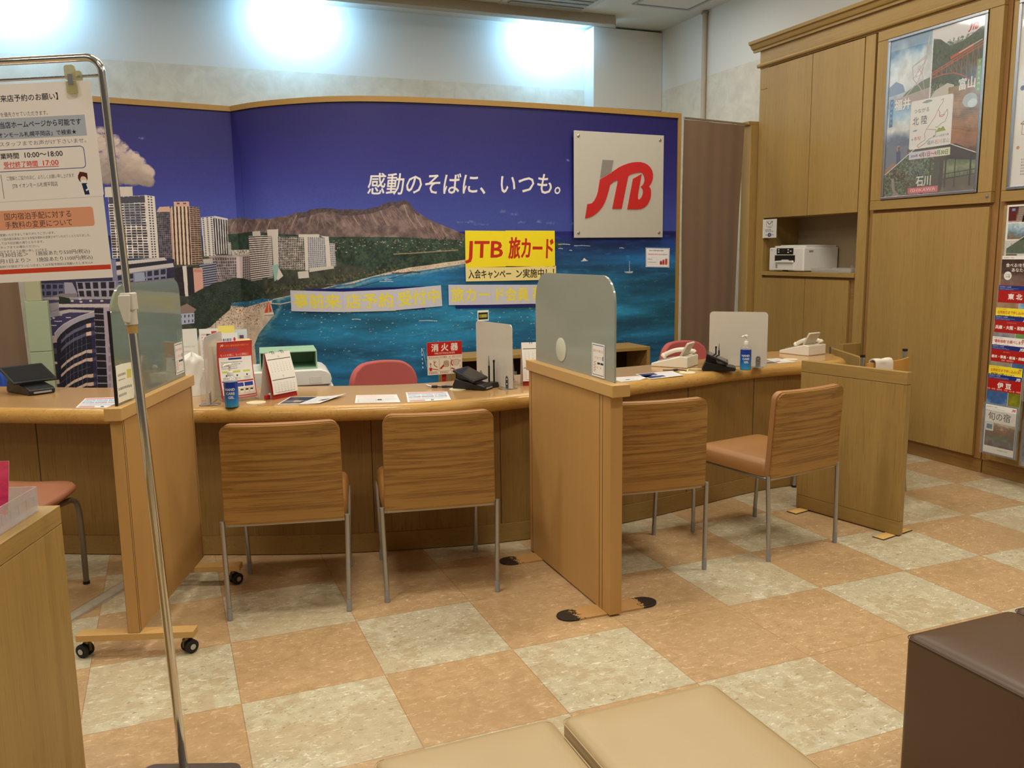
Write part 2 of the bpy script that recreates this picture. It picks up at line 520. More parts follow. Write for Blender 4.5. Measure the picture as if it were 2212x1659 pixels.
def flat(w, h, M=None, c=(0, 0, 0), plane='xz'):
    """fn for sheet(): rectangle w*h centred at c; plane xz faces -y, xy faces +z, yz faces -x"""
    def fn(u, v):
        a, b = (u - 0.5) * w, (v - 0.5) * h
        p = {'xz': (a, 0, b), 'xy': (a, b, 0), 'yz': (0, -a, b)}[plane]
        p = Vector((p[0] + c[0], p[1] + c[1], p[2] + c[2]))
        return tuple(M @ p) if M is not None else tuple(p)
    return fn
# ------------------------------------------------------------------ camera (surveyed from the floor tiles, 0.45 m grid)
CAM = Vector((-0.13, -3.028, 1.362))
R2, U2, FW = Vector((0.926, -0.377, -0.0135)), Vector((0.070, 0.137, 0.988)), Vector((0.3704, 0.9161, -0.1532))
FPX = 1839.0
cam = bpy.data.cameras.new('camera'); camo = bpy.data.objects.new('camera', cam); COL.objects.link(camo)
FW.normalize(); R2 = (R2 - FW * R2.dot(FW)).normalized(); U2 = R2.cross(FW).normalized()
camo.matrix_world = Matrix(((R2.x, U2.x, -FW.x, CAM.x), (R2.y, U2.y, -FW.y, CAM.y), (R2.z, U2.z, -FW.z, CAM.z), (0, 0, 0, 1)))
cam.sensor_fit = 'HORIZONTAL'; cam.sensor_width = 36.0; cam.lens = FPX * 36.0 / 2212.0
cam.clip_start = 0.05
SC.camera = camo

# ------------------------------------------------------------------ shared materials
M = {}
M['oak'] = wood('oak_veneer', rgb(152, 122, 68), rgb(172, 141, 82), 'z', 0.45, 60, streak=rgb(130, 96, 48))
M['oak_h'] = wood('oak_horizontal', rgb(152, 122, 68), rgb(172, 141, 82), 'y', 0.45, 60, streak=rgb(130, 96, 48))
M['oak_x'] = wood('oak_crosswise', rgb(152, 120, 64), rgb(174, 139, 78), 'x', 0.45, 60, streak=rgb(128, 94, 46))
M['oak_kick'] = wood('oak_plinth', rgb(140, 104, 56), rgb(160, 122, 68), 'y', 0.5, 50, streak=rgb(104, 76, 36))
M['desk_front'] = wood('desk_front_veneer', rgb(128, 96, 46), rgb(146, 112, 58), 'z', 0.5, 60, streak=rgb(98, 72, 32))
M['desk_kick'] = wood('desk_plinth', rgb(134, 104, 54), rgb(150, 118, 64), 'x', 0.5, 50, streak=rgb(112, 82, 40))
M['desk_edge'] = wood('oak_bullnose', rgb(178, 132, 62), rgb(206, 164, 92), 'x', 0.3, 60, streak=rgb(126, 84, 34), coat=0.25)
M['desk_top'] = plain('laminate_top', rgb(182, 142, 92), 0.16, var=0.05, scale=160, spec=0.5)
M['beech'] = wood('beech_laminate', rgb(182, 140, 82), rgb(192, 149, 90), 'z', 0.42, 30)
M['beech_x'] = wood('beech_lipping', rgb(192, 152, 92), rgb(202, 161, 100), 'y', 0.4, 30)
M['seam'] = plain('dark_seam', rgb(62, 40, 20), 0.8)
M['steel'] = plain('brushed_steel', rgb(188, 190, 192), 0.3, 1.0, var=0.04, scale=80, stretch=(1, 1, 0.05))
M['chrome'] = plain('chrome', rgb(214, 212, 208), 0.12, 1.0, var=0.02)
M['leg'] = plain('satin_aluminium', rgb(176, 176, 178), 0.36, 0.9, var=0.03)
M['white'] = plain('white_plastic', rgb(226, 222, 212), 0.4, var=0.02)
M['paper'] = plain('white_paper', rgb(236, 232, 224), 0.7, var=0.02)
M['black'] = plain('black_plastic', rgb(24, 23, 22), 0.38, var=0.15)
M['rubber'] = plain('black_rubber', rgb(22, 21, 20), 0.75, var=0.2)
M['dark'] = plain('dark_interior', rgb(52, 36, 20), 0.8)
M['grey'] = plain('grey_plastic', rgb(150, 150, 150), 0.45, var=0.03)
M['red'] = plain('red_plastic', rgb(176, 32, 24), 0.4, var=0.04)
M['yellow_sheet'] = plain('yellow_paper', rgb(250, 226, 40), 0.7, var=0.02)
M['cream_plastic'] = plain('cream_plastic', rgb(232, 220, 178), 0.45, var=0.02)
M['clear'] = clear('clear_acrylic', (0.97, 0.97, 0.965, 1), 0.04, 0.05, 0.06)
M['clear_blue'] = clear('sign_laminate_film', (0.98, 0.98, 1, 1), 0.06, 0.08)
M['glass_smoke'] = clear('smoked_screen_glass', (0.62, 0.68, 0.62, 1), 0.07, 0.05, 0.58, rgb(158, 166, 146))
M['glass_frost'] = clear('frosted_screen_glass', (0.5, 0.56, 0.54, 1), 0.05, 0.12, 0.93, rgb(160, 164, 152))
M['glass_edge'] = plain('glass_cut_edge', rgb(86, 104, 92), 0.2, var=0.1)

# ------------------------------------------------------------------ floor
def floor_mat():
    t = NT('vinyl_tile_floor'); S = 0.45
    tc = t.n('ShaderNodeTexCoord'); sp = t.n('ShaderNodeSeparateXYZ'); t.l(tc.outputs['Object'], sp.inputs[0])
    x = t.math('DIVIDE', sp.outputs[0], S); y = t.math('DIVIDE', t.math('MULTIPLY', sp.outputs[1], -1.0), S)
    i = t.math('FLOOR', x); j = t.math('FLOOR', y)
    sh = t.math('GREATER_THAN', t.math('SUBTRACT', i, j), 2.5)
    par = t.math('MODULO', t.math('ADD', t.math('ADD', t.math('ADD', i, j), sh), 200.0), 2.0)
    cream = t.math('GREATER_THAN', par, 0.5)
    v = t.coords((1, 1, 1))
    # per tile tone
    wn = t.n('ShaderNodeTexWhiteNoise'); cb = t.n('ShaderNodeCombineXYZ'); t.l(i, cb.inputs[0]); t.l(j, cb.inputs[1]); t.l(cb.outputs[0], wn.inputs[0])
    big = t.noise(v, 2.1, 5, 0.65, 0.3); mid = t.noise(v, 22, 5, 0.65, 0.4); fine = t.noise(v, 90, 3, 0.6)
    vs = t.coords((1, 2.6, 1), rot=(0, 0, 0.45)); fl = t.noise(vs, 30, 6, 0.72, 0.9); fl2 = t.noise(t.coords((1, 2.2, 1), rot=(0, 0, -0.3), loc=(5, 2, 0)), 44, 3, 0.6, 0.6)
    cr = t.mix(t.ramp(mid, [(0.34, (0, 0, 0, 1)), (0.66, (1, 1, 1, 1))]), rgb(184, 175, 146), rgb(206, 197, 168))
    pe = t.mix(t.ramp(mid, [(0.34, (0, 0, 0, 1)), (0.66, (1, 1, 1, 1))]), rgb(180, 148, 108), rgb(196, 164, 122))
    # chips: pale flecks everywhere, dark flecks mostly in the cream tiles
    pale = t.ramp(fl, [(0.575, (0, 0, 0, 1)), (0.615, (1, 1, 1, 1))]); drk = t.ramp(fl2, [(0.635, (0, 0, 0, 1)), (0.66, (1, 1, 1, 1))])
    cr = t.mix(t.math('MULTIPLY', pale, 0.8), cr, rgb(240, 234, 212)); pe = t.mix(t.math('MULTIPLY', pale, 0.7), pe, rgb(236, 208, 170))
    cr = t.mix(t.math('MULTIPLY', drk, 0.75), cr, rgb(128, 122, 104)); pe = t.mix(t.math('MULTIPLY', drk, 0.4), pe, rgb(150, 108, 74))
    c = t.mix(cream, pe, cr)
    # worn wax: yellowish-brown film with ragged, polished-off patches
    wear = t.math('ADD', t.math('MULTIPLY', big, 0.75), t.math('MULTIPLY', mid, 0.25))
    wm = t.ramp(wear, [(0.485, (0, 0, 0, 1)), (0.51, (1, 1, 1, 1))])
    c = t.mix(t.math('MULTIPLY', t.math('SUBTRACT', 1.0, wm), 0.32), c, rgb(176, 146, 104), 'MIX')
    c = t.mix(t.math('MULTIPLY', wn.outputs[0], 0.08), c, rgb(150, 120, 84))
    # dirt trodden along the counter foot
    dist = t.math('SUBTRACT', 0.62, sp.outputs[1]); dirt = t.ramp(t.math('ADD', dist, t.math('MULTIPLY', t.math('SUBTRACT', big, 0.5), 0.9)), [(0.05, (1, 1, 1, 1)), (0.55, (0, 0, 0, 1))])
    c = t.mix(t.math('MULTIPLY', dirt, 0.15), c, rgb(138, 108, 74))
    # joints
    fx = t.math('ABSOLUTE', t.math('SUBTRACT', t.math('FRACT', x), 0.5)); fy = t.math('ABSOLUTE', t.math('SUBTRACT', t.math('FRACT', y), 0.5))
    jt = t.math('GREATER_THAN', t.math('MAXIMUM', fx, fy), 0.4968)
    c = t.mix(t.math('MULTIPLY', jt, 0.6), c, rgb(146, 104, 66))
    t.col(c)
    rr = t.n('ShaderNodeMapRange', i_3=0.2, i_4=0.42); t.l(wear, rr.inputs[0]); t.l(rr.outputs[0], t.p.inputs['Roughness'])
    t.set(spec=0.42)
    t.bump(t.math('ADD', t.math('MULTIPLY', fine, 0.3), t.math('MULTIPLY', jt, -1.0)), 0.10, 0.0012)
    return t.m
XL, XR, YF, YB, ZC = -4.2, 4.72, -6.4, 4.98, 3.55
tag(MB().box(XL, YF, -0.06, XR + 0.1, YB + 0.1, 0.0).build('floor', floor_mat(), smooth=False), 'cream and peach checker vinyl tile floor', 'floor', kind='structure')

def wall_mat(name, zsplit=2.965):
    """white upper wall, mottled beige wallpaper band below the paper line"""
    t = NT(name); v = t.coords((1, 1, 1))
    tc = t.n('ShaderNodeTexCoord'); sp = t.n('ShaderNodeSeparateXYZ'); t.l(tc.outputs['Object'], sp.inputs[0])
    n = t.noise(v, 7, 6, 0.65, 0.5); n2 = t.noise(v, 60, 2)
    paper = t.mix(t.ramp(n, [(0.35, (0, 0, 0, 1)), (0.65, (1, 1, 1, 1))]), rgb(214, 208, 192), rgb(230, 225, 210))
    up = t.math('GREATER_THAN', sp.outputs[2], zsplit)
    t.col(t.mix(up, paper, rgb(228, 228, 222))); t.set(0.75, 0, 0.25)
    t.bump(n2, 0.05, 0.001); return t.m
WM = wall_mat('wallpaper')
tag(MB().box(XL, YB, 0, XR + 0.1, YB + 0.1, ZC).build('wall_back', WM, smooth=False), 'white back wall over beige wallpaper band', 'wall', kind='structure')
tag(MB().box(XR, YF, 0, XR + 0.1, YB, ZC).build('wall_right', WM, smooth=False), 'white right wall over beige wallpaper band', 'wall', kind='structure')
tag(MB().box(XL - 0.1, -0.5, 0, XL, YB + 0.1, ZC).build('wall_left', WM, smooth=False), 'left side wall out of frame', 'wall', kind='structure')
WP = plain('white_paint', rgb(224, 222, 214), 0.6, var=0.02)
tag(MB().box(3.935, 4.77, 2.77, XR - 0.002, YB - 0.001, ZC - 0.02).build('trim_1', WP, bevel=0.004), 'white boxed-in duct in the corner above the mural', 'boxing', kind='structure')
CM = plain('ceiling_board', rgb(218, 220, 214), 0.8, var=0.02)
tag(MB().box(XL - 0.1, YF, ZC, XR + 0.1, YB + 0.1, ZC + 0.08).build('ceiling', CM, smooth=False), 'white ceiling', 'ceiling', kind='structure')
pm = MB().prism([(-3.5, 4.42), (3.98, 4.42), (4.05, 4.53), (-3.5, 4.53)], ZC - 0.085, ZC - 0.001)
tag(pm.build('trim_2', plain('pelmet_paint', rgb(176, 168, 152), 0.6), bevel=0.003), 'long grey pelmet board hiding the wall washer lamps', 'pelmet', kind='structure')
# ceiling cassette with stepped louvre, and access hatch
v = thing('ceiling_vent', 'recessed grey air vent in ceiling left of the hatch frame', 'vent', (3.22, 4.12, ZC))
MB().prism(rrect(0.86, 0.62, 0.02), -0.006, -0.0005).build('vent_plate', plain('vent_paint', rgb(200, 200, 192), 0.5), v)
m = MB()
for k in range(5): m.box(-0.36, -0.24 + k * 0.1, -0.014, 0.36, -0.17 + k * 0.1, -0.0065, M=Matrix.Rotation(0, 4, 'X'))
m.build('louvre', plain('vent_dark', rgb(150, 146, 132), 0.6), v, bevel=0.002)
h = thing('ceiling_hatch', 'square access hatch with aluminium frame in ceiling', 'hatch', (4.24, 3.74, ZC))
fm = MB()
for q in ((-0.3, -0.3, 0.3, -0.27), (-0.3, 0.27, 0.3, 0.3), (-0.3, -0.27, -0.27, 0.27), (0.27, -0.27, 0.3, 0.27)): fm.box(q[0], q[1], -0.008, q[2], q[3], -0.0005)
fm.build('hatch_frame', plain('hatch_aluminium', rgb(168, 176, 176), 0.4, 0.5), h)
MB().box(-0.265, -0.265, -0.004, 0.265, 0.265, -0.0005).build('hatch_board', CM, h)
c = thing('wall_conduit', 'thin beige pipe cover running up the right wall', 'pipe', (XR - 0.028, 4.0, 0))
MB().cyl((0, 0, 0.0), (0, 0, ZC - 0.012), 0.022, n=16).build('pipe', plain('pipe_paint', rgb(188, 178, 156), 0.5), c)
MB().lathe([(0.034, 0), (0.034, 0.012), (0.024, 0.02)], c=(0, 0, ZC - 0.03), n=16).build('ceiling_collar', M['grey'], c)

# ------------------------------------------------------------------ mural wall
MUR0 = [(-0.86, 3.02), (-0.449, 3.091), (-0.197, 3.130), (0.082, 3.172), (0.367, 3.216)]
MUR1 = [(0.367, 3.216), (0.533, 2.974), (0.77, 2.757), (1.009, 2.612), (1.321, 2.527), (1.779, 2.488), (2.275, 2.482), (2.822, 2.509), (3.484, 2.562)]
mp = [p[:2] for p in MUR0[:-1]] + [p[:2] for p in catmull([(a, b, 0) for a, b in MUR1], 8)]
MPL = np.array(mp); MS = np.concatenate([[0], np.cumsum(np.hypot(*np.diff(MPL, axis=0).T))]); MLEN = MS[-1]
MZ0, MZ1 = 0.30, 2.325
def mural_map(px, py):
    """survey: where the sight line of photo pixel (px,py) meets the curved picture wall -> (run along the wall, drop from its top)"""
    d = R2 * ((px - 1106) / FPX) - U2 * ((py - 829.5) / FPX) + FW
    cx, cy = MPL[:, 0] - CAM.x, MPL[:, 1] - CAM.y
    cr = cx * d.y - cy * d.x
    k = np.where((cr[:-1] <= 0) & (cr[1:] > 0))[0]
    if len(k): k = int(k[0])
    else: k = 0 if cr[0] > 0 else len(cr) - 2
    t = cr[k] / (cr[k] - cr[k + 1]); t = max(-3.0, min(4.0, t))
    x, y = MPL[k] + (MPL[k + 1] - MPL[k]) * t
    f = ((x - CAM.x) * d.x + (y - CAM.y) * d.y) / (d.x * d.x + d.y * d.y)
    return (MS[k] + (MS[k + 1] - MS[k]) * t, MZ1 - (CAM.z + d.z * f))

def paint_mural():
    c = Canvas(MLEN, MZ1 - MZ0, 640.0)
    H, W = c.H, c.W
    n1 = vnoise(H, W, 260, 1, 5, 0.5); n2 = vnoise(H, W, 26, 2, 4, 0.6); n3 = vnoise(H, W, 60, 3, 5, 0.6, ax=7.0); n4 = vnoise(H, W, 7, 4, 2, 0.6); n5 = vnoise(H, W, 14, 6, 3, 0.6, ax=4.0)
    Z = (MZ1 - (np.arange(H) + 0.5) / 640.0)[:, None]; Sx = ((np.arange(W) + 0.5) / 640.0)[None, :]
    def grad(stops, zz):
        zs = [q[0] for q in stops]; cs = np.array([q[1] for q in stops], np.float32) / 255
        return np.stack([np.interp(zz, zs, cs[:, k]) for k in range(3)], -1)
    zz = np.broadcast_to(Z, (H, W)) + (n1 - 0.5) * 0.06
    sky = grad([(1.45, (64, 80, 158)), (1.62, (60, 72, 152)), (1.85, (47, 50, 128)), (2.1, (38, 36, 108)), (2.33, (32, 27, 92))], zz)
    hi = np.exp(-((Sx - 1.55) / 0.75) ** 2) * np.exp(-((Z - 1.66) / 0.32) ** 2)
    sky = sky + hi[..., None] * np.array((0.06, 0.06, 0.10), np.float32) - (np.clip((Sx - 3.0) / 2.0, 0, 1) * 0.035)[..., None]
    sea = grad([(0.3, (28, 84, 122)), (0.7, (30, 96, 134)), (0.92, (32, 108, 144)), (1.15, (28, 98, 138)), (1.32, (26, 80, 132)), (1.42, (24, 54, 122)), (1.475, (28, 30, 104)), (1.505, (29, 26, 98))], zz)
    sea = sea * (0.72 + 0.56 * np.clip((n3 - 0.5) * 2.2 + 0.5, 0, 1))[..., None] + (np.clip(n5 - 0.66, 0, 1) * 0.5)[..., None] * np.array((0.5, 0.9, 1.0), np.float32)
    zh = c.map0 if hasattr(c, 'map0') else 1.502
    c.a[:] = np.where((Z > zh)[..., None], sky, sea) * (0.96 + 0.08 * n4[..., None])
    c.map = mural_map
    R = random.Random(5)
    # clouds
    for i in range(900):
        t = R.random(); x = 205 + 122 * t; top = 275 + 95 * t ** 1.5; bot = 392 + 6 * t
        y = top + (bot - top) * R.random() ** 0.9; r = R.uniform(3, 10)
        if x > 300 and y < 330: continue
        g = 0.72 + 0.42 * (1 - (y - top) / max(bot - top, 1)) * R.uniform(0.5, 1) + R.uniform(-0.06, 0.06)
        c.circ(x, y, r, (min(196 * g, 224), min(178 * g, 206), min(166 * g, 190)), 0.35, r * 0.8, 12)
    for (x, y, w) in ((1110, 462, 14), (1086, 456, 8), (1128, 480, 16), (1000, 480, 22), (1020, 478, 12), (1190, 482, 16), (1040, 484, 30), (1226, 346, 5), (1165, 478, 6), (1240, 482, 8), (305, 298, 9)):
        for k in range(14): c.circ(x + R.uniform(-w, w) * 0.6, y + R.uniform(-2, 3) * 0.9, R.uniform(1.2, 4), (128, 138, 186), 0.16, 1.8, 10)
    # crater mountain
    ridge = [(484, 476), (505, 472), (525, 470), (545, 474), (560, 472), (580, 473), (600, 469), (625, 465), (640, 459), (660, 458), (672, 452), (690, 450), (715, 450), (735, 453), (760, 452), (785, 453), (800, 450), (815, 447), (830, 440), (845, 435), (858, 437), (865, 433), (878, 433), (888, 442), (895, 452), (905, 460), (920, 470), (940, 480), (960, 488), (985, 498), (1005, 507), (1040, 516)]
    c.poly(ridge + [(1040, 530), (484, 530)], (112, 94, 92), noise=n2, amt=0.45)
    rx = [p[0] for p in ridge]; ry = [p[1] for p in ridge]
    for i in range(520):
        x = R.uniform(488, 1010); y0 = np.interp(x, rx, ry) + R.uniform(2, 34); ln = R.uniform(5, 26); sl = R.uniform(0.1, 0.9) * (1 if x > 690 else R.choice((-0.6, 0.5)))
        col = R.choice([(84, 64, 70), (98, 76, 80), (152, 126, 116), (132, 108, 108)])
        c.line([(x, y0), (x + sl * ln * 0.5, y0 + ln * 0.5), (x + sl * ln * R.uniform(0.8, 1.2), y0 + ln)], R.uniform(0.6, 2.2), col, 0.5)
    for (x, w) in ((505, 20), (532, 26), (560, 25), (582, 24), (640, 30), (676, 26), (800, 28), (820, 34), (870, 50), (895, 30), (930, 22), (955, 16), (760, 26)):
        y0 = np.interp(x, rx, ry) + 6; sl = 0.55 if x > 690 else -0.45
        for k in range(3): c.line([(x + k, y0), (x + sl * w * .4 + R.uniform(-2, 2), y0 + w * .5), (x + sl * w + k * 2, y0 + w * 1.1)], R.uniform(0.7, 1.4), (172, 150, 134), 0.6)
    band = [p for p in ridge if 636 <= p[0] <= 906]
    c.poly(band + [(p[0] + 3, p[1] + 10 + 4 * math.sin(p[0] * 0.2)) for p in band[::-1]], (70, 58, 64), 0.75, noise=n4, amt=0.4)
    # wooded plain with houses
    c.poly([(490, 506), (545, 500), (700, 512), (850, 512), (950, 517), (1215, 524), (1212, 534), (1010, 566), (960, 571), (900, 578), (860, 584), (740, 612), (490, 612)], (46, 64, 54), noise=n2, amt=0.6)
    for i in range(900):
        x, y = R.uniform(700, 1010), R.uniform(514, 575)
        c.circ(x, y, R.uniform(1, 3.2), R.choice([(34, 50, 42), (58, 80, 60), (46, 72, 52), (70, 88, 66), (28, 42, 36)]), 0.6, n=8)
    for i in range(130):
        x, y = R.uniform(715, 1005), 517 + abs(R.gauss(10, 10)); w = R.uniform(1, 4)
        c.rect(x, y, x + w, y + R.uniform(0.8, 2), R.choice([(196, 190, 182), (178, 160, 146), (150, 140, 132), (206, 196, 186)]), 0.85)
    c.line([(850, 549), (905, 546), (960, 542), (990, 540)], 2.2, (176, 152, 120), 0.8)
    # beach
    sand = (206, 188, 168)
    c.poly([(1006, 561), (960, 567), (930, 572), (890, 577), (850, 585), (800, 598), (760, 609), (700, 624), (640, 637), (590, 648), (560, 655), (530, 664), (490, 660), (440, 690), (420, 760), (420, 860), (545, 860), (554, 780), (550, 745), (559, 722), (576, 700), (592, 681), (586, 658), (590, 644), (606, 637), (630, 631), (684, 622), (765, 612), (806, 598), (847, 592), (915, 584), (1006, 570)], sand, noise=n2, amt=0.14)
    wl = [(1006, 571), (915, 587), (847, 595), (806, 602), (765, 616), (684, 627), (630, 637), (600, 645), (606, 660), (594, 681), (576, 702), (560, 724), (552, 745), (556, 780), (550, 850)]
    wx = np.array(wl, float); wd = np.concatenate([[0], np.cumsum(np.hypot(*np.diff(wx, axis=0).T))])
    for i in range(2600):
        q = R.uniform(0, wd[-1]); x, y = np.interp(q, wd, wx[:, 0]), np.interp(q, wd, wx[:, 1]); near = q > 480
        o = R.expovariate(1 / 16.0) if near else R.expovariate(1 / 6.0)
        c.circ(x + (o * 1.2 if near else 0) + R.uniform(-3, 3), y + (o * 0.2 if near else o * 0.6), R.uniform(3, 8) if near else R.uniform(2, 5), (158, 186, 184) if o < 9 else (96, 160, 180), 0.055, R.uniform(1.2, 3), 10)
    c.poly([(340, 540), (560, 540), (700, 556), (800, 585), (760, 606), (700, 622), (640, 635), (590, 646), (565, 645), (530, 651), (494, 655), (467, 692), (440, 714), (418, 735), (404, 862), (340, 862)], (66, 70, 60), noise=n2, amt=0.4)
    for i, al in enumerate(()):   # shallow water
        o = 4 + i * 7
        edge = [(595, 681), (576, 702), (560, 724), (552, 745), (556, 780), (550, 860)]
        c.poly(edge + [(p[0] + o * 1.4, p[1] + o * 0.3) for p in edge[::-1]], (150, 190, 190), al)
        e2 = [(1006, 570), (915, 586), (847, 593), (806, 600), (765, 614), (684, 624), (630, 633), (600, 640)]
        c.poly(e2 + [(p[0], p[1] + o * 0.35) for p in e2[::-1]], (140, 186, 186), al)
    for i in range(700):
        t = R.random(); x = R.uniform(468, 586); y = R.uniform(652, 700)
        if y > 652 + (586 - x) * 0.75 and x > 560: continue
        c.rect(x, y, x + R.uniform(0.6, 2.6), y + R.uniform(0.7, 1.8), R.choice([(120, 62, 56), (96, 74, 66), (176, 110, 96), (80, 66, 70), (230, 220, 206), (150, 86, 70)]), 0.8)
    for i in range(120):
        x = R.uniform(440, 560); y = R.uniform(700, 770); c.rect(x, y, x + 0.9, y + R.uniform(1, 2.6), (92, 76, 66), 0.7)
    for i in range(260):
        x = R.uniform(600, 1000); y = np.interp(x, (600, 684, 765, 850, 1000), (642, 624, 610, 588, 566)) + R.uniform(-3, 3)
        c.rect(x, y, x + R.uniform(0.6, 2), y + 1, R.choice([(110, 84, 74), (84, 78, 66), (150, 110, 90)]), 0.7)
    # distant piers
    c.line([(846, 590), (870, 590), (890, 587), (908, 589)], 2.4, (72, 62, 62)); c.line([(890, 588), (850, 600), (800, 613), (735, 630)], 1.4, (44, 52, 72))
    c.line([(705, 614), (740, 616), (768, 615)], 1.8, (120, 110, 100)); c.line([(584, 655), (606, 657), (628, 652)], 2.2, (196, 190, 176)); c.line([(584, 657), (606, 659), (628, 654)], 1.2, (60, 58, 60))
    # waterfront hotels
    fa = c.facade
    fa([(233, 425), (312, 422), (323, 558), (243, 558)], 7, 24, 0.78, 0.62, (206, 196, 186), (58, 56, 72), wj=0.3)
    c.poly([(226, 404), (286, 403), (287, 424), (227, 426)], (198, 188, 178)); c.poly([(234, 427), (312, 424), (313, 437), (235, 440)], (70, 68, 84)); c.poly([(266, 441), (306, 440), (309, 486), (270, 487)], (88, 92, 116), 0.45)
    fa([(312, 421), (334, 424), (344, 557), (323, 558)], 2, 24, 0.5, 0.5, (212, 204, 196), (62, 58, 70), edge=0.2)
    fa([(337, 458), (367, 456), (374, 565), (344, 565)], 7, 24, 0.8, 0.72, (118, 108, 112), (58, 58, 72), wj=0.25); c.poly([(344, 447), (366, 446), (369, 458), (338, 458)], (202, 164, 150)); c.poly([(366, 450), (373, 448), (379, 566), (373, 566)], (186, 146, 132))
    fa([(370, 446), (410, 446), (416, 572), (376, 572)], 5, 0, 0.42, 1, (218, 192, 168), (64, 46, 42)); fa([(409, 446), (431, 448), (438, 570), (415, 572)], 3, 27, 0.9, 0.6, (178, 150, 128), (72, 54, 50)); c.poly([(375, 436), (408, 435), (409, 446), (376, 446)], (204, 166, 150)); c.rect(382, 438, 388, 441, (90, 60, 56)); c.rect(396, 438, 402, 441, (90, 60, 56))
    fa([(434, 470), (461, 467), (466, 553), (441, 554)], 3, 21, 0.4, 0.5, (214, 208, 202), (66, 60, 66)); fa([(459, 472), (491, 473), (494, 548), (464, 550)], 6, 0, 0.55, 1, (216, 210, 206), (46, 44, 54)); c.poly([(462, 466), (492, 472), (492, 476), (462, 471)], (210, 206, 200))
    fa([(491, 524), (499, 524), (500, 550), (493, 550)], 3, 8, 0.5, 0.5, (200, 196, 190), (90, 90, 96))
    c.poly([(500, 540), (540, 539), (540, 556), (502, 556)], (190, 180, 172), noise=n4, amt=0.5)
    fa([(452, 556), (511, 555), (511, 610), (470, 612)], 11, 10, 0.72, 0.72, (168, 152, 148), (86, 82, 94), wj=0.2); c.poly([(510, 553), (524, 553), (524, 616), (512, 612)], (206, 192, 192)); fa([(524, 554), (541, 553), (541, 604), (524, 608)], 4, 10, 0.7, 0.7, (168, 152, 148), (90, 86, 96)); c.line([(451, 554), (541, 552)], 3, (176, 160, 156))
    fa([(430, 568), (467, 563), (470, 622), (436, 628)], 0, 12, 1, 0.55, (158, 158, 172), (56, 58, 80)); c.poly([(438, 560), (458, 558), (460, 568), (440, 570)], (186, 178, 170))
    c.poly([(352, 582), (396, 577), (402, 640), (366, 636)], (40, 34, 42), noise=n4, amt=0.5); c.poly([(394, 575), (403, 574), (407, 640), (400, 640)], (214, 206, 200)); c.poly([(403, 577), (417, 576), (421, 636), (407, 638)], (38, 34, 42)); c.poly([(417, 579), (437, 579), (440, 632), (421, 635)], (214, 160, 146)); c.poly([(419, 582), (436, 582), (436, 588), (419, 588)], (190, 136, 124))
    fa([(537, 510), (586, 508), (590, 600), (542, 607)], 0, 21, 1, 0.5, (226, 216, 210), (72, 62, 64)); c.poly([(545, 500), (562, 499), (563, 510), (546, 510)], (206, 200, 192)); c.poly([(578, 510), (587, 510), (590, 596), (582, 598)], (196, 186, 182), 0.5)
    c.poly([(577, 496), (601, 495), (602, 574), (591, 577), (587, 510), (578, 510)], (208, 200, 192)); fa([(600, 512), (657, 511), (660, 583), (603, 581)], 15, 18, 0.72, 0.66, (196, 186, 176), (46, 42, 46), wj=0.2)
    c.poly([(645, 506), (690, 506), (690, 513), (645, 513)], (206, 198, 188)); c.poly([(656, 508), (664, 508), (666, 585), (660, 584)], (210, 202, 192)); fa([(664, 512), (702, 513), (704, 580), (666, 584)], 9, 17, 0.6, 0.7, (196, 192, 192), (112, 112, 128)); c.poly([(690, 509), (710, 511), (716, 578), (705, 581), (702, 514)], (212, 204, 196)); fa([(711, 525), (723, 526), (726, 575), (715, 577)], 3, 11, 0.6, 0.6, (190, 186, 184), (110, 108, 120))
    c.poly([(588, 573), (602, 571), (601, 602), (593, 608)], (150, 188, 178)); c.poly([(602, 578), (612, 596), (600, 606), (598, 600)], (216, 208, 200)); c.poly([(643, 587), (666, 585), (668, 600), (645, 602)], (206, 198, 188)); c.poly([(668, 580), (720, 574), (722, 580), (668, 588)], (200, 194, 184))
    for i in range(500):       # palms and shrubs behind the sand
        x = R.uniform(545, 860); yb = np.interp(x, (545, 600, 684, 765, 860), (640, 634, 618, 602, 582))
        y = yb - abs(R.gauss(0, 8)) * (1.0 if x < 740 else 0.5)
        c.circ(x, y, R.uniform(0.8, 3), R.choice([(48, 58, 46), (66, 76, 54), (88, 92, 66), (36, 42, 36), (110, 96, 74)]), 0.75, n=8)
    tre = [(408, 640), (425, 630), (440, 622), (462, 612), (488, 606), (505, 600), (530, 602), (555, 612), (570, 626), (575, 636), (562, 646), (530, 652), (500, 654), (497, 668), (474, 688), (455, 706), (440, 712), (425, 712), (408, 700)]
    c.poly(tre, (42, 54, 46), noise=n2, amt=0.5)
    for i in range(900):
        x, y = R.uniform(404, 576), R.uniform(600, 712)
        if y < np.interp(x, (404, 440, 505, 576), (640, 618, 596, 628)) or y > np.interp(x, (404, 455, 500, 530, 576), (716, 710, 664, 656, 644)): continue
        a = R.uniform(0, 2 * PI)
        c.line([(x, y), (x + 4 * math.cos(a), y + 2.5 * math.sin(a))], R.uniform(0.6, 1.6), R.choice([(30, 40, 36), (62, 78, 58), (78, 92, 64), (48, 66, 52), (24, 30, 30)]), 0.75)
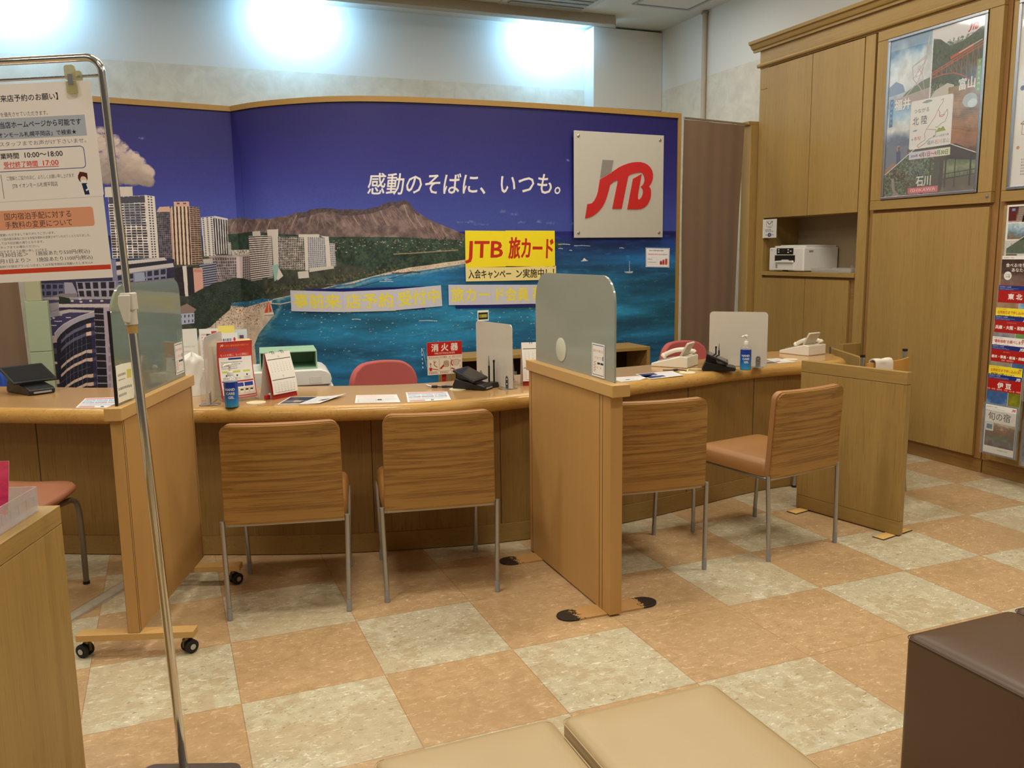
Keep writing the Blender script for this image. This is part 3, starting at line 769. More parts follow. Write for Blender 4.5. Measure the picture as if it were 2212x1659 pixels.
    for (x, y, hgt) in ((478, 668, 18), (466, 690, 20), (524, 628, 20), (548, 630, 20), (612, 628, 16), (592, 610, 22), (574, 602, 22), (640, 604, 14)):
        c.line([(x, y + hgt), (x, y)], 0.9, (92, 76, 60), 0.9)
        for k in range(9):
            a = PI * (k / 8) + PI
            c.line([(x, y), (x + 6 * math.cos(a), y + 3 * math.sin(a) + 1), (x + 9 * math.cos(a), y + 4 * math.sin(a) + 4)], 1.1, R.choice([(40, 52, 40), (64, 80, 54)]), 0.9)
    # villa on the left shore
    c.poly([(384, 664), (404, 656), (424, 668), (418, 676), (386, 680)], (140, 118, 112)); fa([(386, 678), (420, 676), (420, 698), (386, 702)], 4, 2, 0.35, 0.5, (172, 176, 196), (72, 80, 112))
    # near buildings on the left
    c.poly([(-60, 560), (377, 560), (384, 720), (408, 720), (408, 860), (-60, 860)], (44, 40, 66), noise=n2, amt=0.3)
    c.poly([(247, 566), (355, 556), (361, 562), (250, 574)], (198, 190, 186)); c.poly([(250, 574), (358, 564), (358, 574), (252, 586)], (40, 38, 50)); c.poly([(250, 584), (374, 568), (376, 577), (252, 594)], (190, 184, 182)); fa([(252, 594), (360, 578), (360, 610), (254, 622)], 8, 2, 0.7, 0.7, (128, 128, 150), (38, 42, 66)); c.poly([(240, 560), (250, 560), (256, 640), (246, 640)], (120, 120, 150)); c.poly([(290, 590), (312, 588), (316, 640), (294, 640)], (150, 156, 182))
    for k in range(7): c.poly([(255, 612 + k * 34), (376, 600 + k * 34), (378, 606 + k * 34), (256, 620 + k * 34)], (120, 112, 128)); fa([(256, 622 + k * 34), (378, 608 + k * 34), (379, 632 + k * 34), (257, 644 + k * 34)], 9, 1, 0.75, 0.9, (92, 90, 112), (36, 40, 62), wj=0.2)
    c.poly([(138, 610), (156, 610), (168, 636), (140, 636)], (150, 146, 162)); fa([(164, 609), (250, 607), (250, 642), (170, 642)], 5, 2, 0.66, 0.82, (146, 142, 164), (30, 26, 34)); c.poly([(166, 624), (250, 622), (250, 627), (167, 629)], (168, 160, 168), 0.6)
    fa([(84, 612), (138, 612), (138, 640), (84, 642)], 4, 2, 0.7, 0.6, (92, 92, 124), (36, 34, 52)); c.poly([(104, 644), (130, 634), (166, 634), (168, 642), (140, 648)], (122, 116, 118))
    c.poly([(84, 642), (248, 642), (248, 646), (84, 648)], (156, 148, 154)); c.poly([(84, 648), (248, 646), (246, 660), (84, 662)], (66, 58, 84)); c.poly([(84, 657), (246, 656), (246, 664), (84, 664)], (190, 178, 178)); c.poly([(127, 640), (150, 644), (152, 656), (128, 656)], (32, 40, 34))
    for (x, y) in ((156, 650), (173, 646), (175, 652), (220, 650), (196, 650)): c.circ(x, y, 3.4, (196, 188, 186), 1, 2.2)
    c.poly([(128, 666), (190, 666), (190, 674), (128, 674)], (34, 30, 46))
    c.poly([(84, 680), (125, 668), (150, 668), (206, 672), (178, 682), (140, 700), (120, 730), (86, 728)], (60, 54, 92)); c.poly([(128, 672), (150, 668), (205, 671), (205, 675), (150, 675), (128, 680)], (178, 168, 170))
    c.poly([(94, 660), (108, 655), (127, 653), (128, 682), (108, 686), (95, 682)], (146, 140, 148)); c.line([(94, 672), (108, 674), (127, 668)], 1, (100, 96, 104)); c.line([(108, 656), (108, 686)], 1, (110, 106, 114)); c.line([(84, 690), (106, 682), (108, 686)], 5, (168, 160, 166))
    for (x0, y, x1) in ((97, 703, 122), (117, 694, 134), (142, 686, 153)): c.line([(x0, y), (x1, y)], 1.6, (214, 206, 200))
    c.circ(108, 690, 3, (190, 184, 180), 1, 2); c.circ(116, 687, 3, (190, 184, 180), 1, 2); c.circ(131, 680, 4, (160, 154, 156), 1, 2.5)
    arc = [(206, 672), (190, 677), (172, 683), (154, 691), (138, 700), (126, 710), (118, 720), (120, 727)]
    arc2 = [(206, 684), (190, 688), (172, 694), (156, 702), (142, 712), (131, 722), (124, 732), (122, 738)]
    c.poly(arc2 + [(128, 862), (214, 862)], (26, 24, 40)); c.poly(arc + arc2[::-1], (160, 154, 168)); c.line(arc, 1.2, (212, 204, 200)); c.poly([(88, 728), (122, 724), (123, 740), (90, 744)], (178, 160, 166))
    for k, (yr, col, th) in enumerate(((697, (96, 90, 118), 9), (715, (92, 86, 110), 9), (753, (196, 172, 158), 8), (771, (198, 172, 156), 8), (806, (200, 172, 152), 8), (824, (198, 170, 150), 8), (858, (190, 164, 146), 8))):
        cv = [(208, yr), (196, yr + 2), (186, yr + 3), (176, yr + 8), (160, yr + 15), (144, yr + 26), (132, yr + 38)]
        c.poly(cv + [(x, y + th * (1 if x > 186 else 0.8)) for x, y in cv[::-1]], col)
        if k < 2: c.poly([(186, yr + 3), (204, yr - 1), (204, yr + 7), (187, yr + 11)], (214, 186, 164))
    for x in (142, 150, 158, 167, 176, 186): c.line([(x, 720), (x + 3, 860)], 0.9, (96, 104, 128), 0.8)
    for y in (738, 790, 842): c.line([(130, y + 38), (160, y + 15), (196, y + 2)], 0.8, (110, 120, 140), 0.7)
    c.poly([(196, 690), (203, 690), (216, 862), (204, 862)], (40, 36, 74), 0.8)
    fa([(203, 664), (224, 665), (236, 862), (212, 862)], 1, 13, 0.96, 0.86, (134, 128, 146), (26, 22, 32), wj=0.3); c.poly([(223, 664), (236, 664), (248, 862), (234, 862)], (168, 152, 166)); fa([(236, 664), (256, 664), (262, 862), (246, 862)], 1, 13, 0.9, 0.8, (92, 110, 120), (28, 34, 44))
    for y in range(690, 850, 20): c.poly([(234, y), (240, y - 2), (240, y + 12), (235, y + 13)], (120, 110, 130), 0.6)
    c.poly([(88, 744), (122, 740), (126, 800), (94, 802)], (38, 34, 56)); c.poly([(92, 756), (122, 752), (123, 764), (93, 766)], (78, 68, 86)); c.poly([(95, 784), (108, 779), (124, 782), (124, 786), (96, 788)], (200, 172, 146)); c.poly([(96, 788), (116, 787), (117, 824), (97, 824)], (64, 62, 104)); c.poly([(96, 826), (128, 820), (129, 829), (97, 833)], (196, 168, 148))
    # orange catamaran, boats, swimmers
    c.poly([(571, 676), (580, 648), (581, 675)], (214, 84, 44)); c.poly([(582, 675), (580, 648), (587, 672)], (204, 74, 40)); c.line([(580, 646), (580, 678)], 0.8, (226, 214, 200)); c.poly([(569, 677), (592, 675), (590, 680), (571, 681)], (226, 220, 210)); c.line([(571, 681), (590, 680)], 1, (90, 60, 50))
    for i in range(210):
        x, y = R.uniform(600, 1180), 660 + abs(R.gauss(0, 60))
        if y > 810: continue
        w = R.uniform(0.8, 4.5); c.line([(x, y), (x + w, y - R.uniform(0, 1.0))], R.uniform(0.6, 1.5), R.choice([(216, 222, 220), (190, 206, 210), (206, 170, 150), (150, 190, 200)]), 0.85)
    for i in range(60):
        x, y = R.uniform(1200, 1455), R.uniform(540, 760); c.line([(x, y), (x + R.uniform(1, 3), y)], 0.8, (150, 180, 196), 0.6)
    for (x0, y, x1) in ((1206, 528, 1232), (1240, 531, 1275), (1206, 537, 1216), (1230, 541, 1236), (1338, 536, 1348), (820, 608, 850), (830, 604, 846), (905, 693, 945), (760, 690, 780)): c.line([(x0, y), ((x0 + x1) / 2, y - 0.8), (x1, y + 0.4)], 1.7, (206, 216, 222), 0.8)
    c.poly([(1258, 563), (1262, 557), (1268, 562)], (220, 222, 222)); c.line([(1255, 564), (1270, 563)], 1.4, (206, 206, 206))
    c.line([(1360, 564), (1360, 586)], 0.9, (206, 206, 210)); c.poly([(1351, 586), (1368, 586), (1366, 590), (1353, 590)], (176, 176, 186)); c.line([(1352, 590), (1349, 586)], 0.8, (190, 190, 196))
    for i in range(26): 
        x, y = R.uniform(940, 1015), R.uniform(676, 715); c.circ(x, y, R.uniform(3, 9), (120, 160, 176), 0.07, 2.5, 10)
    # tall sailing boat in the foreground beside the extinguisher board
    c.line([(911, 752), (914, 800)], 1.6, (214, 214, 214)); c.line([(913, 754), (922, 792)], 0.7, (190, 196, 200))
    for k in range(5): c.line([(912 + k * 0.4, 760 + k * 9), (912.4 + k * 0.4, 764 + k * 9)], 2.2, (36, 60, 120))
    # seams between the printed drops and the slogan
    c.text('感動のそばに、いつも。', 792, 416, 50, (226, 220, 212), bold=0.012, shear=0.10, width=418)
    c.map = None
    for sx in (1.32,): c.rect(sx, 0, sx + 0.003, 0.95, (30, 28, 70), 0.4)
    return c
mc = paint_mural()
mur = thing('mural_screen', 'curved wood-framed wall mural of a tropical bay with towers and crater mountain', 'mural', (0, 0, 0))
pic = MB(); nP = len(MPL)
vs = [(x, y, z) for z in (MZ0, MZ1) for x, y in MPL]
back = offset2d([tuple(p) for p in MPL], 0.06)
pic.add(vs + [(x, y, z) for z in (MZ0, MZ1) for x, y in back], [(i, i + 1, nP + i + 1, nP + i) for i in range(nP - 1)], 0)
pic.add([], [])
for i in range(nP - 1):
    pic.f.append((2 * nP + i + 1, 2 * nP + i, 3 * nP + i, 3 * nP + i + 1)); pic.m.append(1)
    pic.f.append((nP + i, nP + i + 1, 3 * nP + i + 1, 3 * nP + i)); pic.m.append(1)
    pic.f.append((i + 1, i, 2 * nP + i, 2 * nP + i + 1)); pic.m.append(1)
for i in (0, nP - 1): pic.f.append((i, nP + i, 3 * nP + i, 2 * nP + i)); pic.m.append(1)
po = pic.build('printed_picture', [printed('mural_print', mc, 0.5, 1.12), M['oak_x']], mur, ang=0.5)
uv = po.data.uv_layers.new(name='UVMap')
for p in po.data.polygons:
    for li in p.loop_indices:
        k = po.data.loops[li].vertex_index
        uv.data[li].uv = (MS[k % nP] / MLEN, 1.0 if (k // nP) % 2 else 0.0)
FR = plain('mural_frame_wood', rgb(160, 124, 62), 0.45, var=0.06, scale=20)
def ribbon(name, z0, z1, d0, d1, mat, parent, pts=MPL):
    a = offset2d([tuple(p) for p in pts], d0); b = offset2d([tuple(p) for p in pts], d1)
    m = MB(); n = len(a)
    vs = [(x, y, z) for q, z in ((a, z0), (a, z1), (b, z1), (b, z0)) for x, y in q]
    fs = []
    for i in range(n - 1):
        for r in range(4):
            r2 = (r + 1) % 4; fs.append((r * n + i, r * n + i + 1, r2 * n + i + 1, r2 * n + i))
    fs += [(0, n, 2 * n, 3 * n), (n - 1, 4 * n - 1, 3 * n - 1, 2 * n - 1)]
    return m.add(vs, fs).build(name, mat, parent, ang=0.5)
ribbon('top_rail', MZ1 + 0.0005, MZ1 + 0.035, -0.012, 0.07, FR, mur)
ribbon('base_panel', 0.0, MZ0 - 0.0005, -0.004, 0.06, M['oak_x'], mur)
ex, ey = MPL[-1]; tx, ty = (MPL[-1] - MPL[-2]) / np.linalg.norm(MPL[-1] - MPL[-2])
RM = Matrix.Translation((ex, ey, 0)) @ Matrix.Rotation(math.atan2(ty, tx), 4, 'Z')
MB().box(0.0005, -0.012, 0, 0.028, 0.07, MZ1 + 0.035, M=RM).build('side_rail', FR, mur, bevel=0.002)
# ------------------------------------------------------------------ reception counter
ZT = 0.725
F0 = [(-1.95, 1.74), (-1.35, 1.43), (-0.82, 1.144), (-0.56, 1.00), (-0.375, 0.905), (-0.03, 0.765), (0.134, 0.693), (0.352, 0.604), (0.573, 0.525), (0.834, 0.458), (1.08, 0.442), (1.37, 0.474), (1.88, 0.535), (2.05, 0.574), (2.36, 0.636), (2.72, 0.723), (3.0, 0.752), (3.22, 0.742), (3.40, 0.738), (3.52, 0.80), (3.585, 0.94)]
front = [p[:2] for p in catmull([(a, b, 0) for a, b in F0], 6)]
REAR = [p[:2] for p in catmull([(3.585, 0.94, 0), (3.585, 1.10, 0), (3.5, 1.22, 0), (3.3, 1.27, 0), (3.0, 1.22, 0), (2.68, 1.13, 0), (2.16, 1.06, 0), (1.65, 1.07, 0), (1.3, 1.03, 0), (0.99, 1.01, 0), (0.56, 1.14, 0), (-0.43, 1.59, 0), (-0.62, 1.70, 0), (-0.934, 1.89, 0), (-1.95, 2.46, 0)], 6)]
desk = thing('service_counter', 'long curved wooden service counter with rounded oak edge in front of the mural', 'counter', (0, 0, 0))
inner = offset2d(front, 0.036)
tp = inner + REAR[1:]
MB().prism(tp, ZT - 0.034, ZT).build('worktop', M['desk_top'], desk, smooth=False)
bn = MB(); nF = len(front); prof = [(0.0362, 0.0)] + [(0.035 - 0.035 * math.cos(a), 0.035 * math.sin(a)) for a in [PI / 2 - PI * k / 10 for k in range(11)]] + [(0.07, -0.035), (0.07, -0.0345)]
prof = [(0.0362, 0.035)] + [(0.035 - 0.035 * math.cos(PI / 2 - PI * k / 10), 0.035 * math.sin(PI / 2 - PI * k / 10)) for k in range(11)] + [(0.14, -0.035), (0.14, -0.0005), (0.0362, -0.0005)]
rings = [offset2d(front, d) for d, z in prof]; nr = len(prof)
vs = [(x, y, ZT - 0.035 + z) for (d, z), rg in zip(prof, rings) for x, y in rg]
fs = []
for i in range(nF - 1):
    for r in range(nr):
        r2 = (r + 1) % nr; fs.append((r * nF + i, r * nF + i + 1, r2 * nF + i + 1, r2 * nF + i))
fs += [tuple(r * nF for r in range(nr)), tuple(r * nF + nF - 1 for r in range(nr - 1, -1, -1))]
bn.add(vs, fs).build('rounded_edge', M['desk_edge'], desk, ang=0.7)
B0 = [(-1.95, 1.95), (-0.95, 1.43), (-0.626, 1.27), (-0.395, 1.155), (0.346, 0.822), (0.878, 0.662), (1.386, 0.575), (1.93, 0.600), (2.32, 0.668), (2.76, 0.765), (3.0, 0.80), (3.20, 0.80)]
base = [p[:2] for p in catmull([(a, b, 0) for a, b in B0], 8)]
def wallstrip(name, pts, z0, z1, d0, d1, mat): return ribbon(name, z0, z1, d0, d1, mat, desk, pts)
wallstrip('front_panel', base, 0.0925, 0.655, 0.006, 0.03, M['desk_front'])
wallstrip('plinth', base, 0.004, 0.0915, 0.0, 0.03, M['desk_kick'])
rb = offset2d(REAR[::-1], -0.12)
rb = [p for p in rb if p[0] < 3.2]
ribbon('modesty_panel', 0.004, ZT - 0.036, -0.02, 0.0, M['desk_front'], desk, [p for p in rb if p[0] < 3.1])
# vertical panel joints
def at_base(x):
    for a, b in zip(base, base[1:]):
        if a[0] <= x <= b[0]:
            t = (x - a[0]) / (b[0] - a[0]); return (x, a[1] + (b[1] - a[1]) * t, math.atan2(b[1] - a[1], b[0] - a[0]))
for x in (-0.72, -0.06, 0.69, 1.27, 1.74, 2.36, 2.86):
    q = at_base(x)
    MB().box(-0.0015, 0.0045, 0.094, 0.0015, 0.0085, 0.653, M=Matrix.Translation((q[0], q[1], 0)) @ Matrix.Rotation(q[2], 4, 'Z')).build('panel_joint', M['seam'], desk, smooth=False)
# cable hole below the edge, with dark opening
q = at_base(0.42); gm = Matrix.Translation((q[0], q[1], 0.605)) @ Matrix.Rotation(q[2], 4, 'Z') @ Matrix.Rotation(PI / 2, 4, 'X')
MB().lathe([(0.026, -0.001), (0.034, -0.001), (0.034, 0.003), (0.026, 0.003), (0.026, -0.001)], M=gm).build('cable_grommet', M['cream_plastic'], desk)
MB().lathe([(0.0, 0.0), (0.026, 0.0), (0.026, 0.001), (0, 0.001)], M=gm).build('grommet_hole', M['dark'], desk)
for (x, y) in ((0.207, 0.800), (1.122, 0.748), (2.378, 0.722), (3.20, 0.90)):
    MB().prism([(x + 0.042 * math.cos(2 * PI * i / 28), y + 0.042 * math.sin(2 * PI * i / 28)) for i in range(28)], ZT - 0.002, ZT + 0.0025).build('cable_port_cover', M['cream_plastic'], desk, bevel=0.001)

# ------------------------------------------------------------------ rolling / standing partitions with glass
def glass_poly(w, h, r): return rrect(w, h, [0.002, r, r, 0.002], 10)
NOTE = Canvas(120, 150, 3, (238, 236, 230))
NOTE.frame(8, 8, 112, 142, 3, (60, 70, 130)); NOTE.text('旅先でも使える', 60, 38, 13, (190, 60, 50), 'c'); NOTE.text('ＪＴＢアプリ', 58, 70, 14, (190, 60, 50), 'c'); NOTE.rrect(100, 54, 107, 74, 2, (30, 30, 36))
for (x, y) in ((52, 84), (82, 84)): NOTE.rrect(x, y, x + 26, y + 9, 2, (28, 28, 32))
for (x, y) in ((50, 104), (80, 104)): NOTE.rect(x, y, x + 8, y + 8, (220, 190, 60))
for k in range(4): NOTE.line([(18, 88 + k * 12), (40, 82 + k * 12)], 2.4, (196, 70, 60)); NOTE.line([(18, 92 + k * 12), (36, 90 + k * 12)], 1.2, (120, 60, 60))
NOTE_M = printed('app_notice_print', NOTE)
NOTEB = Canvas(130, 150, 3, (240, 238, 220))
NOTEB.lines(14, 34, 84, 48, 1, 10, (80, 80, 76), 8); NOTEB.lines(14, 56, 80, 66, 1, 5, (80, 80, 76), 3); NOTEB.rect(88, 26, 110, 62, (214, 206, 110)); NOTEB.lines(10, 88, 112, 104, 1, 10, (80, 80, 78), 6); NOTEB.lines(10, 114, 112, 130, 1, 10, (80, 80, 78), 7)
NOTEB_M = printed('return_note_print', NOTEB)

# centre partition: local +y runs back towards the counter
cp = thing('screen_partition', 'beech partition with frosted rounded glass and scuffed feet between the middle and right chairs', 'partition', (1.3655, 0.035, 0), -0.02)
L2, T2 = 0.392, 0.025
MB().box(-T2, -L2, 0.008, T2, L2, 0.842).build('panel', M['beech'], cp, bevel=0.0015)
for y in (-L2 + 0.06, -L2 + 0.085, L2 - 0.03):
    MB().box(-T2 - 0.0006, y, 0.01, T2 + 0.0006, y + 0.0022, 0.84).build('lipping_joint', M['seam'], cp, smooth=False)
MB().box(-T2 - 0.012, -L2 - 0.035, 0.8425, T2 + 0.012, L2 + 0.005, 0.888).build('top_cap', M['beech_x'], cp, bevel=0.003)
gl = MB().prism([(p[0] - 0.012, p[1]) for p in rrect(0.735, 0.385, [0.004, 0.12, 0.10, 0.004], 12, 0, 0.888 + 0.1925)], -0.004, 0.004, 'x')
gl.build('glass_pane', M['glass_frost'], cp, ang=0.5)
dm = Matrix.Translation((-0.0046, 0.085, 0.963)) @ Matrix.Rotation(-PI / 2, 4, 'Y')
MB().lathe([(0.0, 0.0), (0.049, 0.0), (0.049, 0.0018), (0.046, 0.003), (0, 0.003)], M=dm, n=40).build('round_glass_badge', plain('pale_badge', rgb(206, 210, 190), 0.35, var=0.02), cp)
def scuff_mat():
    t = NT('scuffed_foot'); tc = t.n('ShaderNodeTexCoord'); sp = t.n('ShaderNodeSeparateXYZ'); t.l(tc.outputs['Object'], sp.inputs[0])
    n = t.noise(t.coords((1, 1, 1)), 55, 5, 0.7, 0.3); ax = t.math('ABSOLUTE', sp.outputs[0])
    f = t.math('GREATER_THAN', t.math('ADD', ax, t.math('MULTIPLY', t.math('SUBTRACT', n, 0.5), 0.16)), 0.135)
    n2 = t.noise(t.coords((1, 1, 1)), 20, 2)
    t.col(t.mix(f, t.mix(n2, rgb(182, 138, 82), rgb(200, 154, 94)), rgb(40, 28, 20))); t.set(0.55); return t.m
SCUFF = scuff_mat()
for y in (-0.325, 0.30):
    p = [(0.155 + 0.055 * math.cos(a), 0.047 * math.sin(a)) for a in [-PI / 2 + PI * k / 10 for k in range(11)]] + [(-0.155 + 0.055 * math.cos(a), 0.047 * math.sin(a)) for a in [PI / 2 + PI * k / 10 for k in range(11)]]
    f = MB().prism(p, 0.0, 0.0075).build('foot_plate', SCUFF, cp, bevel=0.0015); f.location = (0, y, 0)
nt = tag(sheet('app_notice', NOTE_M, M['paper'], flat(0.105, 0.125, Matrix.Translation((1.3655, 0.035, 0)) @ Matrix.Rotation(-0.02, 4, 'Z') @ Matrix.Translation((-0.0056, -0.255, 0.957)), plane='yz')), 'white app notice taped on the frosted glass of the middle partition', 'notice')

# left partition on castors
LP = Matrix.Translation((-0.19, 0.365, 0)) @ Matrix.Rotation(-0.325, 4, 'Z')
lp = thing('rolling_partition', 'beech partition with smoky glass on black castors at the left', 'partition', (-0.19, 0.365, 0), -0.325)
L3, T3 = 0.372, 0.0195
MB().box(-T3, -L3, 0.0905, T3, L3, 0.832).build('panel', M['beech'], lp, bevel=0.0015)
for y in (-L3 + 0.001, -L3 + 0.014, L3 - 0.018):
    MB().box(-T3 - 0.0006, y, 0.092, T3 + 0.0006, y + 0.002, 0.83).build('lipping_joint', M['seam'], lp, smooth=False)
MB().box(-T3 - 0.009, -L3 - 0.02, 0.8325, T3 + 0.009, L3 + 0.012, 0.876).build('top_cap', M['beech_x'], lp, bevel=0.003)
MB().prism([(p[0], p[1]) for p in rrect(0.70, 0.395, [0.004, 0.055, 0.13, 0.004], 12, 0.0, 0.876 + 0.1975)], -0.004, 0.004, 'x').build('glass_pane', M['glass_smoke'], lp, ang=0.5)
MB().box(-0.0045, -0.3555, 0.8765, 0.0045, -0.3505, 1.19).build('glass_front_edge', M['black'], lp)
def castor(parent, x, y, swivel):
    w = MB(); MW = Matrix.Translation((x, y, 0)) @ Matrix.Rotation(swivel, 4, 'Z')
    for s in (-1, 1): w.lathe([(0.0, -0.007), (0.02, -0.007), (0.024, -0.004), (0.024, 0.004), (0.02, 0.007), (0.0, 0.007)], n=24, M=MW @ Matrix.Translation((s * 0.0135, 0.012, 0.0245)) @ Matrix.Rotation(PI / 2, 4, 'Y'))
    o = w.build('castor', M['rubber'], parent)
    h = MB(); h.cyl((0, 0, 0.05), (0, 0, 0.066), 0.009, M=MW); h.prism([(-0.012, 0.024), (0.022, 0.02), (0.026, 0.036), (0.012, 0.052), (-0.012, 0.055)], -0.0055, 0.0055, 'x', M=MW)
    h.build('castor_fork', plain('castor_bronze', rgb(110, 98, 84), 0.3, 0.9), o)
    c = MB()
    for s in (-1, 1): c.lathe([(0, 0), (0.010, 0), (0.010, 0.0015), (0, 0.0015)], n=18, M=MW @ Matrix.Translation((s * 0.0213 - (0.0015 if s < 0 else 0), 0.012, 0.0245)) @ Matrix.Rotation(PI / 2, 4, 'Y'))
    c.build('hub_cap', M['steel'], o)
for y in (-L3 + 0.022, L3 - 0.10):
    MB().box(-0.195, y - 0.026, 0.0665, 0.2, y + 0.026, 0.09).build('foot_bar', M['beech_x'], lp, bevel=0.002)
    castor(lp, -0.17, y + 0.004, 1.25); castor(lp, 0.165, y, -0.75)
tag(sheet('return_note', NOTEB_M, M['paper'], (lambda MM: (lambda u, v: tuple(MM @ Vector((0.006 + 0.016 * max(0, u - 0.45) ** 2 * 4 * (0.4 + v), -0.352 + u * 0.115, 0.885 + v * 0.125)))))(LP), th=0.0005, nu=8, nv=2), 'cream return note with curling edge stuck low on the smoky glass', 'notice')
tag(sheet('app_notice', NOTE_M, M['paper'], (lambda MM: (lambda u, v: tuple(MM @ Vector((0.0052, 0.235 + u * 0.10, 0.895 + v * 0.125)))))(LP)), 'white app notice taped on the smoky glass of the left partition', 'notice')

# right-hand divider board
d0, d1 = Vector((3.016, -0.11, 0)), Vector((2.897, 0.462, 0)); dv = (d1 - d0).normalized(); ang = math.atan2(dv.y, dv.x) - PI / 2
rp = thing('divider_board', 'plain oak divider board on flat foot plates at the right end of the counter', 'partition', tuple((d0 + d1) / 2 + Vector((0.017, 0.0, 0))), ang)
LL = (d1 - d0).length / 2
MB().box(-0.018, -LL, 0.0745, 0.018, LL, 0.728).build('panel', M['oak'], rp, bevel=0.0015)
MB().box(-0.018, -LL, 0.730, 0.018, LL, 0.788).build('top_band', M['oak_h'], rp, bevel=0.0015)
MB().box(-0.018, -LL, 0.006, 0.018, LL, 0.073).build('bottom_band', M['oak_h'], rp, bevel=0.0015)
MB().box(-0.016, -LL + 0.002, 0.0725, 0.016, LL - 0.002, 0.075).build('band_groove', M['seam'], rp, smooth=False)
MB().box(-0.016, -LL + 0.002, 0.7275, 0.016, LL - 0.002, 0.7305).build('band_groove', M['seam'], rp, smooth=False)
WORN = wood('worn_foot', rgb(220, 176, 100), rgb(228, 186, 112), 'x', 0.5, 20, streak=rgb(60, 40, 24))
for y in (-LL + 0.04, LL - 0.05):
    f = MB().box(-0.115, -0.026, 0.0, 0.115, 0.026, 0.005).build('foot_plate', WORN, rp, bevel=0.001); f.location = (0, y, 0)
    MB().box(-0.119, y - 0.03, 0.0, 0.119, y + 0.03, 0.0025).build('foot_plate_rim', M['rubber'], rp)

# ------------------------------------------------------------------ visitor chairs
def zebra_mat():
    t = NT('zebrano_back'); v = t.coords((0.05, 0.05, 1)); v2 = t.coords((0.035, 0.3, 1), loc=(3, 1, 2)); v3 = t.coords((0.02, 0.2, 1), loc=(1, 5, 0.3))
    n = t.noise(v, 46, 4, 0.6, 0.4); n2 = t.noise(v2, 62, 3, 0.6, 0.5); n3 = t.noise(v3, 210, 2); n4 = t.noise(v3, 30, 3, 0.6, 0.6)
    c = t.mix(n, rgb(152, 110, 52), rgb(174, 131, 68))
    d = t.ramp(n2, [(0.53, (0, 0, 0, 1)), (0.60, (1, 1, 1, 1)), (0.66, (0.35, 0.35, 0.35, 1))]); d2 = t.ramp(n3, [(0.54, (0, 0, 0, 1)), (0.68, (1, 1, 1, 1))]); d3 = t.ramp(n4, [(0.52, (0, 0, 0, 1)), (0.56, (1, 1, 1, 1)), (0.62, (0, 0, 0, 1))])
    c = t.mix(t.math('MULTIPLY', d, 0.55), c, rgb(112, 72, 28)); c = t.mix(t.math('MULTIPLY', d2, 0.3), c, rgb(128, 84, 36)); c = t.mix(t.math('MULTIPLY', d3, 0.5), c, rgb(96, 60, 24))
    t.col(c); t.set(0.34, 0, 0.4, 0.06); return t.m
ZEB = zebra_mat()
def leather(name, c, rough=0.45, sc=220):
    t = NT(name); n = t.noise(t.coords((1, 1, 1)), sc, 4, 0.6); b = t.noise(t.coords((1, 1, 1)), 5, 3)
    t.col(t.mix(b, tuple(x * 0.93 for x in c[:3]) + (1,), tuple(min(1, x * 1.06) for x in c[:3]) + (1,))); t.set(rough, 0, 0.45); t.bump(n, 0.10, 0.0008); return t.m
TAN = leather('tan_leather', rgb(164, 118, 74)); CARAMEL = leather('caramel_leather', rgb(152, 106, 58))
